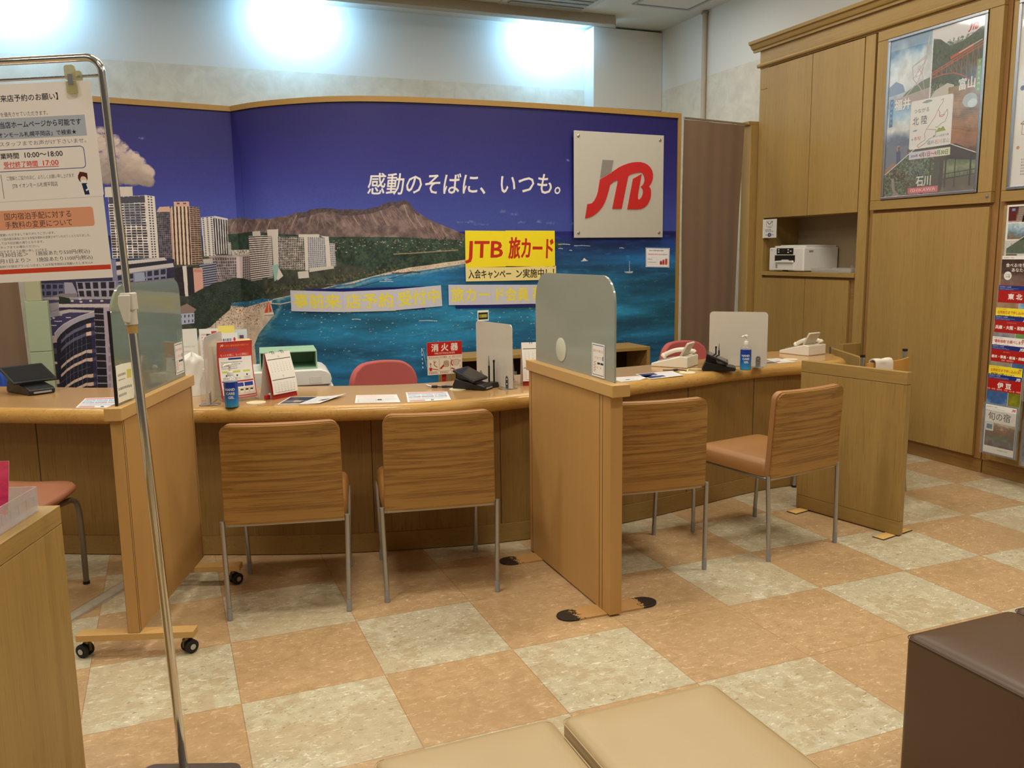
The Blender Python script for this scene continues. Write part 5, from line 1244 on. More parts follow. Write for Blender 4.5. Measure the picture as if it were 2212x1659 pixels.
    c.line(mapl, 3.4, (150, 130, 120)); c.line([(412, 500), (392, 540), (330, 610), (316, 640), (324, 676), (290, 690), (262, 706), (274, 720), (320, 700), (352, 676), (400, 660), (404, 620)], 3.4, (150, 130, 120)); c.line([(424, 520), (424, 545), (446, 548), (462, 538)], 3.6, (206, 90, 90)); c.line([(262, 706), (274, 720), (320, 700)], 4, (206, 100, 90)); c.line([(330, 610), (404, 624)], 3, (150, 130, 120))
    c.poly([(280, 440), (320, 428), (350, 430), (366, 440), (320, 448)], (140, 170, 180)); c.poly([(214, 610), (240, 602), (262, 606), (240, 616)], (150, 176, 190)); c.poly([(400, 640), (424, 612), (440, 618), (456, 606), (478, 636)], (150, 176, 84))
    c.text('#', 214, 668, 20, (80, 70, 60)); c.text('本旬', 232, 670, 28, (206, 120, 70), bold=0.01); c.text('新しい♪出会う旅', 384, 668, 16, (80, 80, 80)); c.text('福井', 340, 708, 28, (110, 120, 160)); c.text('石川', 398, 708, 28, (206, 90, 90)); c.text('富山', 456, 708, 28, (150, 150, 150))
    for i in range(32):
        t = i / 31; c.rect(200 + 310 * t, 742, 200 + 310 * (t + 1 / 30), 790, tuple(np.array((206, 216, 236)) * (1 - t) + np.array((226, 236, 200)) * t if t > 0.66 else np.array((206, 214, 236)) * (1 - t / 0.66) + np.array((240, 206, 210)) * (t / 0.66)))
    c.text('2024年', 214, 776, 20, (60, 50, 50), bold=0.01); c.text('4月1日〜9月30日', 282, 780, 33, (50, 40, 44), bold=0.012, width=222)
    c.text('石川', 268, 960, 72, (246, 246, 246), sx=0.86, bold=0.015); c.rect(206, 972, 444, 1010, (216, 110, 126)); c.text('ISHIKAWA', 325, 1000, 30, (250, 236, 238), 'c', width=200)
    c.rect(0, 0, 720, 70, (236, 232, 236), 0.35); jtb_logo(c, 596, 30, 0.72); c.lines(588, 84, 700, 96, 1, 8, (110, 106, 108), 2)
    return c
def framed_poster(label, canv, y0, y1, z0, z1, nm):
    o = thing('framed_poster', label, 'poster', (FX - 0.0125, (y0 + y1) / 2, (z0 + z1) / 2)); w, h = y1 - y0, z1 - z0
    sheet('poster_print', printed(nm, canv, 0.35), M['paper'], flat(w - 0.03, h - 0.03, c=(0.006, 0, 0), plane='yz'), o, 0.0008)
    f = M['steel']
    MB().box(-0.006, -w / 2, -h / 2, 0.0105, w / 2, -h / 2 + 0.018).build('frame_bottom', f, o, bevel=0.003); MB().box(-0.006, -w / 2, h / 2 - 0.018, 0.0105, w / 2, h / 2).build('frame_top', f, o, bevel=0.003)
    MB().box(-0.006, -w / 2, -h / 2 + 0.0185, 0.0105, -w / 2 + 0.018, h / 2 - 0.0185).build('frame_side', f, o, bevel=0.003); MB().box(-0.006, w / 2 - 0.018, -h / 2 + 0.0185, 0.0105, w / 2, h / 2 - 0.0185).build('frame_side', f, o, bevel=0.003)
    MB().box(0.0015, -w / 2 + 0.017, -h / 2 + 0.017, 0.003, w / 2 - 0.017, h / 2 - 0.017).build('cover_sheet', M['clear'], o, smooth=False)
    return o
framed_poster('large silver-framed travel collage poster with a map card in its middle', poster1(), 0.686, 1.415, 1.671, 2.691, 'collage_poster')
def poster2():
    c = Canvas(740, 1020, 1.0, (238, 236, 232))
    for (x, y, s) in ((40, 640, 1.0), (150, 560, 0.8)):
        c.line([(x, y + 30 * s), (x + 40 * s, y), (x + 80 * s, y + 30 * s), (x, y + 30 * s)], 4, (130, 84, 60)); c.frame(x + 12 * s, y + 34 * s, x + 68 * s, y + 90 * s, 3, (150, 110, 84))
    c.circ(36, 470, 14, (90, 96, 150)); c.circ(34, 800, 10, (206, 150, 80)); c.lines(60, 860, 400, 960, 6, 9, (150, 150, 150), 4)
    return c
framed_poster('silver-framed mostly white poster cut off by the right edge', poster2(), -0.26, 0.494, 1.671, 2.691, 'white_poster')

# ------------------------------------------------------------------ brochure racks on the right-hand cabinet
def brochure(kind, title='', sub='', cols=None, seed=0):
    c = Canvas(210, 297, 3, (240, 238, 234))
    if kind == 'red':
        c.rect(0, 0, 210, 26, (40, 50, 130)); c.text('2024年4/1〜9/30発', 5, 11, 9, (230, 232, 240)); c.lines(5, 14, 130, 24, 2, 3, (190, 196, 220), seed); jtb_logo(c, 172, 7, 0.3, (236, 236, 240), (206, 206, 210))
        c.rect(0, 26, 210, 96, (176, 34, 30)); c.lines(76, 34, 136, 42, 1, 5, (214, 140, 130), seed); c.text(title, 105, 74, 34 if len(title) < 4 else 200 / len(title) * 1.02, (244, 240, 236), 'c', bold=0.035, sx=1.0 if len(title) > 3 else 1.15)
        if sub: c.text(sub, 105, 90, 11, (240, 224, 216), 'c')
        c.photo(0, 96, 132, 297, cols[0], seed + 1, 0.3); c.photo(134, 96, 210, 297, cols[1], seed + 2, 0.3)
    elif kind == 'food':
        c.rect(0, 0, 210, 20, (238, 234, 228)); c.text('2024年4/1〜9/30', 8, 14, 9, (90, 84, 80)); c.photo(0, 20, 210, 297, [(70, 52, 48), (96, 72, 64), (120, 104, 96), (150, 84, 76), (90, 100, 64), (176, 160, 140)], seed, 0.25)
        c.text('食べる!を愉しむ', 26, 62, 24, (240, 236, 230), bold=0.01); c.text('あなたへ', 62, 88, 24, (240, 236, 230), bold=0.01); c.circ(42, 112, 24, (236, 232, 226)); c.text('30選', 42, 122, 15, (90, 70, 60), 'c'); c.lines(24, 100, 60, 108, 1, 4, (120, 110, 100), 2)
    elif kind == 'shun':
        c.rect(0, 0, 210, 297, (116, 132, 146)); c.rect(8, 8, 202, 290, (238, 236, 232)); c.text('2024年4/1〜9/30', 12, 24, 10, (90, 90, 94)); c.lines(12, 28, 140, 36, 1, 3, (150, 150, 150), 3); jtb_logo(c, 172, 16, 0.24)
        c.text('旬の宿', 26, 92, 50, (70, 66, 66), sx=0.96, bold=0.004); c.lines(56, 44, 160, 52, 1, 5, (190, 180, 176), 4); c.line([(8, 42), (44, 44), (56, 58)], 1.5, (120, 120, 122))
        c.photo(14, 110, 200, 250, [(196, 190, 176), (140, 100, 64), (120, 84, 56), (84, 96, 70), (120, 110, 104), (90, 70, 56)], 5, 0.25); c.rect(16, 112, 66, 160, (226, 226, 226)); c.rect(22, 122, 58, 150, (96, 130, 156)); c.rect(14, 250, 200, 282, (238, 236, 232)); c.lines(100, 262, 196, 270, 1, 5, (130, 130, 130), 5)
    elif kind == 'cover':
        c.rect(0, 0, 210, 297, (226, 224, 220)); c.photo(10, 10, 206, 96, [(70, 40, 36), (120, 96, 84), (176, 160, 150)], 6, 0.3); c.rect(70, 14, 140, 90, (150, 134, 124))
        for k in range(6): c.line([(72, 20 + k * 12), (138, 20 + k * 12)], 1.6, (70, 56, 50))
        c.circ(112, 52, 9, (40, 34, 32)); c.poly([(100, 60), (124, 60), (130, 96), (94, 96)], (36, 32, 30)); c.rect(12, 14, 60, 88, (96, 40, 34)); c.rect(30, 20, 50, 34, (110, 150, 190))
        c.photo(12, 102, 206, 190, [(196, 206, 212), (150, 176, 196), (110, 130, 140), (130, 112, 92)], 7, 0.35); c.poly([(12, 240), (206, 120), (206, 290), (12, 290)], (66, 92, 52)); R = random.Random(4)
        for i in range(400):
            x, y = R.uniform(12, 206), R.uniform(140, 270)
            if y > 244 - x * 0.6: c.circ(x, y, R.uniform(1.5, 5), R.choice([(50, 74, 44), (92, 120, 66), (40, 56, 36)]), 0.6, n=8)
        c.line([(12, 240), (206, 120)], 3, (230, 228, 222)); c.rect(12, 270, 206, 290, (230, 226, 222)); c.rect(12, 272, 80, 290, (84, 50, 44))
    elif kind == 'strip_y':
        c = Canvas(210, 60, 3, (246, 226, 48)); c.lines(8, 4, 70, 10, 1, 3, (120, 100, 60), 1); c.text('出発前日まで申し込みOK!', 10, 32, 20, (196, 90, 40), bold=0.02, width=190); c.text('“最新価格”は店舗スタッフまで!', 12, 50, 12, (60, 50, 40), bold=0.02, width=150); jtb_logo(c, 184, 4, 0.2)
    else:
        c = Canvas(210, 60, 3, (240, 236, 232)); c.lines(8, 4, 70, 10, 1, 3, (120, 110, 100), 1); c.text('“最新価格”お調べします!', 8, 32, 20, (190, 60, 50), bold=0.02, width=192); c.text('店舗スタッフまでお尋ねください。', 12, 50, 12, (70, 66, 62), width=140); jtb_logo(c, 180, 4, 0.24)
    return c
SEA = [(150, 190, 220), (90, 130, 180), (60, 90, 140), (206, 200, 180)]; MTN = [(90, 120, 160), (110, 120, 84), (150, 120, 90)]
YEL = None
brs = [('cover', 1.585, 0.235, 'brochure with temple and hillside photos, topmost in the rack column', brochure('cover')),
       ('food', 1.303, 0.20, 'dark food-photo brochure below the topmost one in the rack', brochure('food', seed=2)),
       ('red', 1.136, 0.20, 'red and blue brochure lettered 東北 in the rack', brochure('red', '東 北', '', ([(150, 120, 96), (176, 150, 120), (120, 140, 160)], SEA), 3)),
       ('red', 0.966, 0.20, 'red and blue brochure lettered 兵庫・大阪・和歌山 in the rack', brochure('red', '兵庫・大阪・和歌山', '', ([(150, 150, 156), (96, 100, 110), (150, 170, 190)], [(110, 150, 90), (140, 160, 100)]), 4)),
       ('red', 0.800, 0.20, 'red and blue brochure lettered 栃木・群馬・新潟・房総 in the rack', brochure('red', '栃木・群馬・新潟・房総', '茨城・埼玉秩父', ([(150, 146, 130), (90, 84, 74)], [(70, 110, 176), (60, 84, 60)]), 5)),
       ('red', 0.632, 0.20, 'red and blue brochure lettered 伊豆 with beach photo in the rack', brochure('red', '伊 豆', '熱海・伊東・東伊豆・下田・堂ヶ島・修善寺', ([(70, 100, 150), (60, 100, 160), (206, 206, 200), (190, 180, 160)], [(110, 120, 40), (150, 140, 40), (60, 50, 60)]), 6)),
       ('shun', 0.463, 0.297, 'grey-bordered hotel brochure lettered 旬の宿 at the bottom of the rack', brochure('shun'))]
EDGE = M['paper']
def pocket(label, bx, yc, zb, fh):
    rk = thing('brochure_pocket', label, 'rack', (bx, yc, zb), 0, 'clear pockets of the brochure rack')
    m = MB().box(-0.0025, -0.118, -0.004, 0.0066, 0.118, -0.001).box(0.0056, -0.118, -0.0009, 0.0066, 0.118, 0.297)
    if fh: m.box(-0.0025, -0.118, -0.0009, -0.0012, 0.118, fh)
    for s_ in (-0.118, 0.1164): m.box(-0.0011, s_, -0.0009, 0.0055, s_ + 0.0016, 0.14)
    m.build('pocket', M['clear'], rk, smooth=False)
    MB().box(0.0068, -0.02, 0.10, 4.3494 - bx, 0.02, 0.13).build('wall_bracket', M['clear'], rk, smooth=False)
def booklet(label, img, bx, yc, zb):
    o = thing('travel_brochure', label, 'brochure', (bx, yc, zb), 0, 'brochures in the rack on the right cabinet')
    sheet('cover', img, EDGE, flat(0.21, 0.297, c=(0.0004, 0, 0.1485), plane='yz'), o, 0.0004)
    MB().box(0.0006, -0.105, 0.0, 0.0042, 0.105, 0.2965).build('pages', EDGE, o, smooth=False)
PK = ['the topmost brochure', 'the food brochure', 'the 東北 brochure', 'the 兵庫・大阪・和歌山 brochure', 'the 栃木・群馬 brochure', 'the 伊豆 brochure', 'the 旬の宿 brochure']
BX = lambda i: 4.31 - 0.011 * i
for i, (k, zt, hvis, lab, cv) in enumerate(brs):
    booklet(lab, printed('brochure_print_%d' % i, cv, 0.3), BX(i), 0.352, zt - 0.297)
    pocket('clear acrylic rack pocket holding ' + PK[i], BX(i), 0.352, zt - 0.297, {6: 0.26}.get(i, 0.10))
SM = {k: printed('slip_' + k, brochure(k), 0.5) for k in ('strip_y', 'strip_w')}
def slip(k, x, y, zt, lab): tag(sheet('price_slip', SM[k], EDGE, flat(0.208, 0.06, Matrix.Translation((x, y, zt - 0.03)), plane='yz'), th=0.0004), lab, 'slip', 'slips between the brochures')
slip('strip_y', BX(3) + 0.0051, 0.355, 1.010, 'yellow slip tucked behind the 兵庫・大阪・和歌山 brochure')
slip('strip_w', BX(4) + 0.0051, 0.355, 0.846, 'white slip tucked behind the 栃木・群馬 brochure')
slip('strip_y', BX(5) + 0.0051, 0.355, 0.680, 'yellow slip tucked behind the 伊豆 brochure')
slip('strip_y', BX(6) + 0.0051, 0.098, 0.478, 'yellow slip at the right edge beside the 旬の宿 brochure')
booklet('brochure cut off by the right edge beside the 旬の宿 one', printed('brochure_print_9', brochure('red', ' ', '', (SEA, MTN), 12), 0.3), BX(6), 0.098, 0.143)
pocket('clear acrylic rack pocket at the right edge of the photo', BX(6), 0.098, 0.143, 0.26)

# low gate and bentwood chair behind the divider board
gt = thing('low_gate', 'low oak swing gate with a metal latch between the cabinets and counter', 'gate', (3.97, 1.40, 0), -1.98)
MB().box(0.0, -0.012, 0.02, 0.50, 0.012, 0.700).build('panel', OAK, gt, bevel=0.002)
MB().box(-0.035, -0.010, 0.655, -0.0005, 0.010, 0.706).build('latch', M['steel'], gt, bevel=0.002)
gp = thing('gate_post', 'short oak gate post standing against the tall cabinet', 'post', (4.265, 1.56, 0))
MB().box(-0.075, -0.02, 0.0, 0.082, 0.02, 0.70).build('post', OAK, gp, bevel=0.002)
bc = thing('bentwood_chair', 'thin wooden-backed chair with black-capped posts behind the divider board', 'chair', (3.405, 0.612, 0), 0.24)
BW = wood('honey_ply', rgb(196, 142, 70), rgb(210, 158, 86), 'x', 0.35, 40)
MB().slab(lambda u, v: ((u - 0.5) * 0.40, -0.19 - 0.035 * math.sin(u * PI), 0.56 + 0.20 * v), 0.010, 16, 4).build('backrest', BW, bc)
for s_ in (-1, 1):
    lo = MB().tube([(s_ * 0.205, -0.17, 0.79), (s_ * 0.205, -0.165, 0.45), (s_ * 0.21, -0.21, 0.0)], 0.0115, 12).build('leg', M['leg'], bc)
    MB().cyl((s_ * 0.205, -0.17, 0.7905), (s_ * 0.205, -0.17, 0.803), 0.014).build('black_cap', M['black'], lo)
    lo = MB().tube([(s_ * 0.20, 0.20, 0.44), (s_ * 0.205, 0.22, 0.012)], 0.0115, 12).build('leg', M['leg'], bc)
    MB().cyl((s_ * 0.205, 0.22, 0.0), (s_ * 0.205, 0.22, 0.0115), 0.0135).build('leg_tip', M['black'], lo)
MB().prism(rrect(0.42, 0.40, 0.04, 5, 0, 0.02), 0.44, 0.46).build('seat', BW, bc, bevel=0.004)
cl = thing('folded_cloth', 'folded white cloth draped on the bentwood chair back', 'cloth', (3.405, 0.612, 0), 0.24)
TOW = plain('terry_towel', rgb(226, 216, 200), 0.9, var=0.05, scale=120, bump=0.3)
def drape(u, v):
    x = -0.165 + 0.12 * u; t = v * 2 - 1; r = 0.016
    w = 0.19 + 0.035 * math.sin((x / 0.40 + 0.5) * PI)
    if abs(t) < 0.25:
        a = t / 0.25 * PI / 2; return (x, -w - 0.003 + r * math.sin(a), 0.7625 + 0.012 * math.cos(a) + 0.002 * math.sin(u * 9))
    s_ = math.copysign(1, t); k = (abs(t) - 0.25) / 0.75
    return (x, -w - 0.003 + s_ * (r + 0.003 * math.sin(u * 7 + v * 5)), 0.7625 - k * 0.10)
MB().slab(drape, 0.006, 10, 28).build('cloth', TOW, cl, ang=1.4)
# ------------------------------------------------------------------ signs and papers on the mural
def mural_frame(px, py):
    """place on the picture wall met by the sight line of photo pixel: point, heading, height"""
    s, dz = mural_map(px, py); k = int(np.clip(np.searchsorted(MS, s) - 1, 0, len(MS) - 2)); t = (s - MS[k]) / (MS[k + 1] - MS[k])
    p = MPL[k] + (MPL[k + 1] - MPL[k]) * t
    return s, p, MZ1 - dz
def on_mural(name, label, cat, canv, img, a, b, c, d, group=None, off=0.004, th=0.0008):
    """sheet whose corners tl,tr,br,bl were surveyed on the mural; follows the wall curve, standing off by `off`"""
    Q = [mural_map(*q) for q in (a, b, c, d)]
    def fn(u, v):
        top = np.array(Q[0]) * (1 - u) + np.array(Q[1]) * u; bot = np.array(Q[3]) * (1 - u) + np.array(Q[2]) * u
        s, dz = bot * (1 - v) + top * v
        k = int(np.clip(np.searchsorted(MS, s) - 1, 0, len(MS) - 2)); t = (s - MS[k]) / (MS[k + 1] - MS[k])
        p = MPL[k] + (MPL[k + 1] - MPL[k]) * t
        k0 = max(k - 2, 0); k1 = min(k + 3, len(MS) - 1); tg = MPL[k1] - MPL[k0]; tg = tg / np.linalg.norm(tg)
        return (p[0] + tg[1] * off, p[1] - tg[0] * off, MZ1 - dz)
    return tag(sheet(name, img, M['paper'], fn, th=th, nu=12, nv=1), label, cat, group)
def word(w, h, t, size, col, bg, x=None, y=None, width=None, bold=0.02, shear=0.0, anchor='c', stripes=False):
    c = Canvas(w, h, 3, bg)
    if stripes:
        for k in range(int(h / 3)): c.rect(0, k * 3, w, k * 3 + 1, tuple(q * 0.97 for q in bg))
    c.text(t, w / 2 if x is None else x, h * 0.78 if y is None else y, size, col, anchor, bold, width=width, shear=shear)
    return c
RED, YEL, GRY, CRM = (196, 40, 20), (250, 228, 30), (206, 204, 214), (240, 222, 150)
def cards(name, cat, labs, texts, pts, wid, hei, size, col, bg, group, gname, bold=0.02, shear=0.0, stripes=False, off=0.006):
    for i, (lab, t, (a, b, c, d)) in enumerate(zip(labs, texts, pts)):
        w = wid[i]; cv = word(w, hei, t, size, col, bg, width=w * 0.9, bold=bold, shear=shear, y=hei * (0.5 + 0.36 * size / hei), stripes=stripes)
        on_mural(name, lab, cat, None, printed(gname + '_%d' % i, cv, 0.6), a, b, c, d, group, off + 0.0013 * (i % 2))
cards('yellow_card', 'sign', ['yellow card with red letters JTB on the mural', 'yellow card with red letters 旅カード on the mural'], ['JTB', '旅カード'],
      [((1004, 498), (1092, 499), (1092, 576), (1005, 578)), ((1091, 498), (1197, 498.5), (1198, 576), (1092, 575))], [88, 107], 78, 50, RED, YEL, 'yellow card sign on the mural', 'yellow_card', bold=0.02, shear=0.05)
cards('campaign_slip', 'sign', ['cream paper slip reading 入会キャンペー on the mural', 'cream paper slip reading ン実施中！！ partly behind the frosted glass'], ['入会キャンペー', 'ン実施中！！'],
      [((1005, 577.5), (1108, 577), (1108, 606), (1006, 608)), ((1107, 577), (1200, 574), (1200, 604), (1107, 606))], [104, 93], 29, 20, (40, 36, 26), CRM, 'cream campaign slips on the mural', 'campaign_slip', bold=0.012)
cards('booking_slip', 'sign', ['grey sheet with yellow letters 事前来 on the mural', 'grey sheet with yellow letters 店予約 on the mural', 'grey sheet with yellow letters 受付中 on the mural'], ['事前来', '店予約', '受付中'],
      [((628, 627), (742, 630), (743, 674), (631, 672)), ((741, 630), (853, 625), (855, 671), (743, 674)), ((852, 625), (952, 616), (955, 661), (855, 670))], [114, 112, 102], 45, 33, (238, 222, 60), GRY, 'grey sheets with yellow letters on the mural', 'booking_slip', bold=0.018)
cards('card_slip', 'sign', ['grey sheet with yellow letters 旅カー right of the 受付中 sheet', 'grey sheet with yellow letters ド会員 beside the frosted glass', 'grey sheet with yellow letters 募集中 mostly behind the frosted glass'], ['旅カー', 'ド会員', '募集中'],
      [((968, 615), (1060, 615), (1061, 658), (969, 659)), ((1059, 615), (1144, 615), (1145, 656), (1060, 658)), ((1143, 615), (1240, 614), (1240, 656), (1144, 656))], [92, 85, 97], 44, 33, (238, 222, 60), GRY, 'grey sheets with yellow letters on the mural', 'card_slip', bold=0.018, stripes=True)
DKB = plain('dark_blue_acrylic', rgb(22, 34, 110), 0.25)
for lab, a, b, c, d in (('dark blue strip behind the 事前来店予約受付中 sheets', (662, 624), (918, 618), (918, 667), (664, 675)), ('dark blue strip under the 旅カード会員 sheets', (982, 618), (1236, 617), (1236, 661), (984, 666))):
    o = on_mural('blue_strip', lab, 'strip', None, DKB, a, b, c, d, None, 0.0028, 0.002); o.data.materials[1] = DKB
# small rounded notice with suitcases
lg = Canvas(200, 170, 3, (236, 236, 240)); lg.rrect(2, 2, 198, 168, 14, (80, 100, 170)); lg.rrect(5, 5, 195, 165, 12, (240, 240, 242))
lg.lines(28, 18, 150, 30, 1, 9, (90, 94, 120), 2); lg.lines(18, 50, 108, 64, 1, 10, (214, 60, 56), 3); lg.lines(108, 50, 186, 64, 1, 9, (110, 110, 130), 4); lg.lines(20, 94, 70, 106, 1, 8, (120, 120, 130), 5); lg.lines(20, 120, 88, 132, 1, 8, (120, 120, 130), 6); lg.frame(14, 84, 96, 142, 1.2, (170, 176, 200), 6)
for k, (x, w, h) in enumerate(((118, 20, 30), (140, 18, 40), (162, 20, 50))): lg.rrect(x, 146 - h, x + w, 146, 3, [(176, 50, 40), (196, 60, 80), (206, 84, 44)][k]); lg.frame(x + 5, 146 - h - 6, x + w - 5, 146 - h + 2, 2, (90, 40, 40)); lg.line([(x, 146 - h * 0.5), (x + w, 146 - h * 0.5)], 2, (90, 30, 30))
def lug():
    a, b, c, d = (1394, 535), (1446, 536), (1445, 578), (1394, 577); return on_mural('travel_notice', 'small white rounded notice with suitcase pictures at the right end of the mural', 'notice', lg, printed('suitcase_notice', lg, 0.4), a, b, c, d)
lug()
# steel plate with the red company mark
s0, p0_, z_t = mural_frame(1235, 284); s1, p1_, z_t1 = mural_frame(1429, 292); _, _, z_b = mural_frame(1425, 514)
hd = math.atan2(p1_[1] - p0_[1], p1_[0] - p0_[0]); pw = float(np.hypot(*(p1_ - p0_))); ph = z_t - z_b
pt = thing('logo_plate', 'square brushed steel plate with the red JTB mark on the mural', 'sign', (0, 0, 0)); 
pt.location = ((p0_[0] + p1_[0]) / 2 + 0.030 * math.sin(hd), (p0_[1] + p1_[1]) / 2 - 0.030 * math.cos(hd), (z_t + z_b) / 2 + 0.004); pt.rotation_euler = (0, 0, hd)
MB().box(-pw / 2, 0.0, -ph / 2, pw / 2, 0.006, ph / 2).build('plate', plain('champagne_steel', rgb(206, 203, 194), 0.36, 0.3, var=0.015, scale=60, stretch=(0.05, 1, 1)), pt, bevel=0.0015)
REDM, GRM = plain('logo_red', rgb(196, 34, 34), 0.35, var=0.02), plain('logo_grey', rgb(138, 132, 126), 0.4, var=0.02)
LS = pw * 0.757 / 100
def lpt(p): return ((p[0] - 50) * LS - pw * 0.005, -(p[1] - 35.3) * LS - ph * 0.038)
for nm, outl, mt in (('logo_letter_j', J, REDM), ('logo_letters_tb', T, REDM), ('logo_grey_stroke', JTB_GREY, GRM)):
    MB().prism([lpt(q) for q in outl], -0.005, -0.0004, 'y').build(nm, mt, pt, smooth=False)
for (x, z) in ((-1, -1), (1, -1), (1, 1), (-1, 1)):
    MB().lathe([(0, -0.03), (0.008, -0.03), (0.008, 0.0), (0.010, 0.001), (0.010, 0.004), (0.006, 0.006), (0, 0.006)], n=18, M=Matrix.Translation((x * (pw / 2 - 0.035), -0.001, z * (ph / 2 - 0.035))) @ Matrix.Rotation(PI / 2, 4, 'X')).build('standoff_bolt', M['steel'], pt)

# ------------------------------------------------------------------ low cabinet, extinguisher sign, copier, boxes behind the counter
lc = thing('low_shelf', 'low open wooden shelf unit with dark inside in front of the mural', 'shelf', (2.215, 2.0, 0))
W2 = 0.715
for nm, q in (('top_board', (-W2, 0, 0.685, W2, 0.30, 0.709)), ('side_board', (-W2, 0, 0.0, -W2 + 0.024, 0.30, 0.6845)), ('side_board', (W2 - 0.024, 0, 0.0, W2, 0.30, 0.6845)), ('middle_board', (-0.012, 0.01, 0.04, 0.012, 0.279, 0.6845)), ('bottom_board', (-W2 + 0.0245, 0.0, 0.015, W2 - 0.0245, 0.279, 0.039))):
    MB().box(*q).build(nm, M['oak_x'], lc, bevel=0.002)
MB().box(-W2 + 0.0245, 0.2795, 0.015, W2 - 0.0245, 0.30, 0.6845).build('back_board', M['dark'], lc, smooth=False)
ex = Canvas(180, 160, 4, (236, 224, 200)); ex.rect(0, 0, 180, 66, (196, 36, 28)); ex.text('消 火 器', 90, 42, 40, (240, 232, 220), 'c', bold=0.03, width=138); ex.text('FIRE EXTINGUISHER', 90, 60, 13, (240, 232, 220), 'c', width=106)
ex.text('使用法DIRECTIONS', 5, 78, 10, (170, 60, 50)); ex.text('（普通・油・電気火災用）', 176, 78, 9, (170, 60, 50), 'r')
for k in range(3):
    x = 4 + k * 58; ex.frame(x, 82, x + 55, 143, 1, (190, 120, 100)); ex.lines(x + 2, 144, x + 52, 156, 2, 4, (150, 70, 60), k)
    if k == 0: ex.line([(x + 12, 104), (x + 12, 122)], 3, (190, 50, 40)); ex.poly([(x + 7, 108), (x + 12, 98), (x + 17, 108)], (190, 50, 40)); ex.line([(x + 26, 92), (x + 40, 96), (x + 34, 106), (x + 28, 110), (x + 46, 124)], 3.5, (180, 50, 40)); ex.poly([(x + 4, 124), (x + 20, 124), (x + 18, 140), (x + 6, 140)], (190, 50, 40)); ex.line([(x + 20, 130), (x + 50, 136)], 4, (180, 50, 40)); ex.circ(x + 32, 100, 7, (236, 224, 200)); ex.circ(x + 32, 100, 4, (180, 50, 40))
    if k == 1: ex.line([(x + 4, 132), (x + 30, 108)], 9, (186, 50, 40)); ex.rrect(x + 22, 94, x + 48, 124, 8, (206, 180, 150)); ex.frame(x + 22, 94, x + 48, 124, 1.6, (120, 40, 34), 8); [ex.line([(x + 26 + j * 5, 98), (x + 30 + j * 5, 118)], 1.4, (120, 40, 34)) for j in range(4)]
    if k == 2: ex.line([(x + 8, 90), (x + 2, 110), (x + 12, 120)], 6, (186, 50, 40)); ex.rrect(x + 14, 90, x + 44, 116, 6, (216, 196, 170)); ex.frame(x + 14, 90, x + 44, 116, 1.4, (120, 40, 34), 6); [ex.line([(x + 18 + j * 6, 112), (x + 18 + j * 6, 124)], 4, (216, 196, 170)) for j in range(4)]; ex.line([(x + 49, 92), (x + 49, 104)], 2.4, (186, 50, 40)); ex.line([(x + 49, 118), (x + 49, 130)], 2.4, (186, 50, 40)); ex.line([(x + 2, 132), (x + 20, 138)], 6, (186, 50, 40))
es = thing('extinguisher_sign', 'red and cream fire extinguisher sign board on a red post', 'sign', (1.402, 1.85, 0), 0.05)
sheet('sign_board', printed('extinguisher_print', ex, 0.35), plain('sign_back', rgb(220, 206, 180), 0.5), flat(0.222, 0.196, c=(0, -0.0125, 0.738), plane='xz'), es, 0.003)
MB().box(-0.013, -0.0, 0.012, 0.013, 0.012, 0.82).build('post', M['red'], es, bevel=0.002)
MB().lathe([(0.0, 0.0), (0.11, 0.0), (0.11, 0.008), (0.02, 0.014), (0, 0.014)], n=32, c=(0, 0.006, 0)).build('base', M['red'], es)

co_ = thing('copier', 'white rounded copier standing behind the counter under the mint green box', 'copier', (0.445, 1.545, 0), -0.10)
MB().box(-0.215, -0.17, 0.004, 0.22, 0.20, 0.70).build('body', GW, co_, bevel=0.012, seg=3)
pf = [(-0.22, 0.7005), (0.205, 0.7005), (0.212, 0.73), (0.205, 0.755), (0.185, 0.772), (0.155, 0.780), (-0.22, 0.780)]
MB().prism(pf, -0.18, 0.18, 'y').build('cover', GW, co_, bevel=0.006, seg=3)
MB().box(-0.28, -0.15, 0.70, -0.2205, 0.16, 0.835).build('scanner_head', M['white'], co_, bevel=0.006)
MB().box(0.10, -0.1812, 0.71, 0.16, -0.1803, 0.745).build('release_button', M['white'], co_, bevel=0.001)
for x in (-0.05, 0.19): MB().box(x, -0.1808, 0.66, x + 0.002, -0.1702, 0.70).build('cover_seam', M['grey'], co_)
mt_ = thing('document_tray', 'mint green open document box on top of the white copier', 'box', (0.445, 1.545, 0.7805), -0.10)
MINT = plain('mint_plastic', rgb(156, 196, 166), 0.4, var=0.02)
t = MB().box(-0.14, -0.13, 0.0, 0.145, 0.14, 0.005).box(-0.14, -0.13, 0.088, 0.145, 0.14, 0.094).box(-0.14, -0.13, 0.0052, -0.134, 0.14, 0.0878).box(0.139, -0.13, 0.0052, 0.145, 0.14, 0.0878).box(-0.1338, 0.134, 0.0052, 0.1388, 0.14, 0.0878)
t.build('shell', MINT, mt_, bevel=0.0015)
MB().lathe([(0, 0), (0.007, 0), (0.007, 0.0012), (0, 0.0012)], n=16, M=Matrix.Translation((0.1452, 0.03, 0.05)) @ Matrix.Rotation(PI / 2, 4, 'Y')).build('lock', M['black'], mt_)
MB().box(0.1452, -0.08, 0.008, 0.146, 0.02, 0.018).build('label_strip', plain('tray_label', rgb(96, 110, 100), 0.5), mt_)
fb = thing('file_box', 'tan upright file box standing behind the leaflet holder', 'box', (0.208, 1.235, ZT + 0.0005), 0.0)
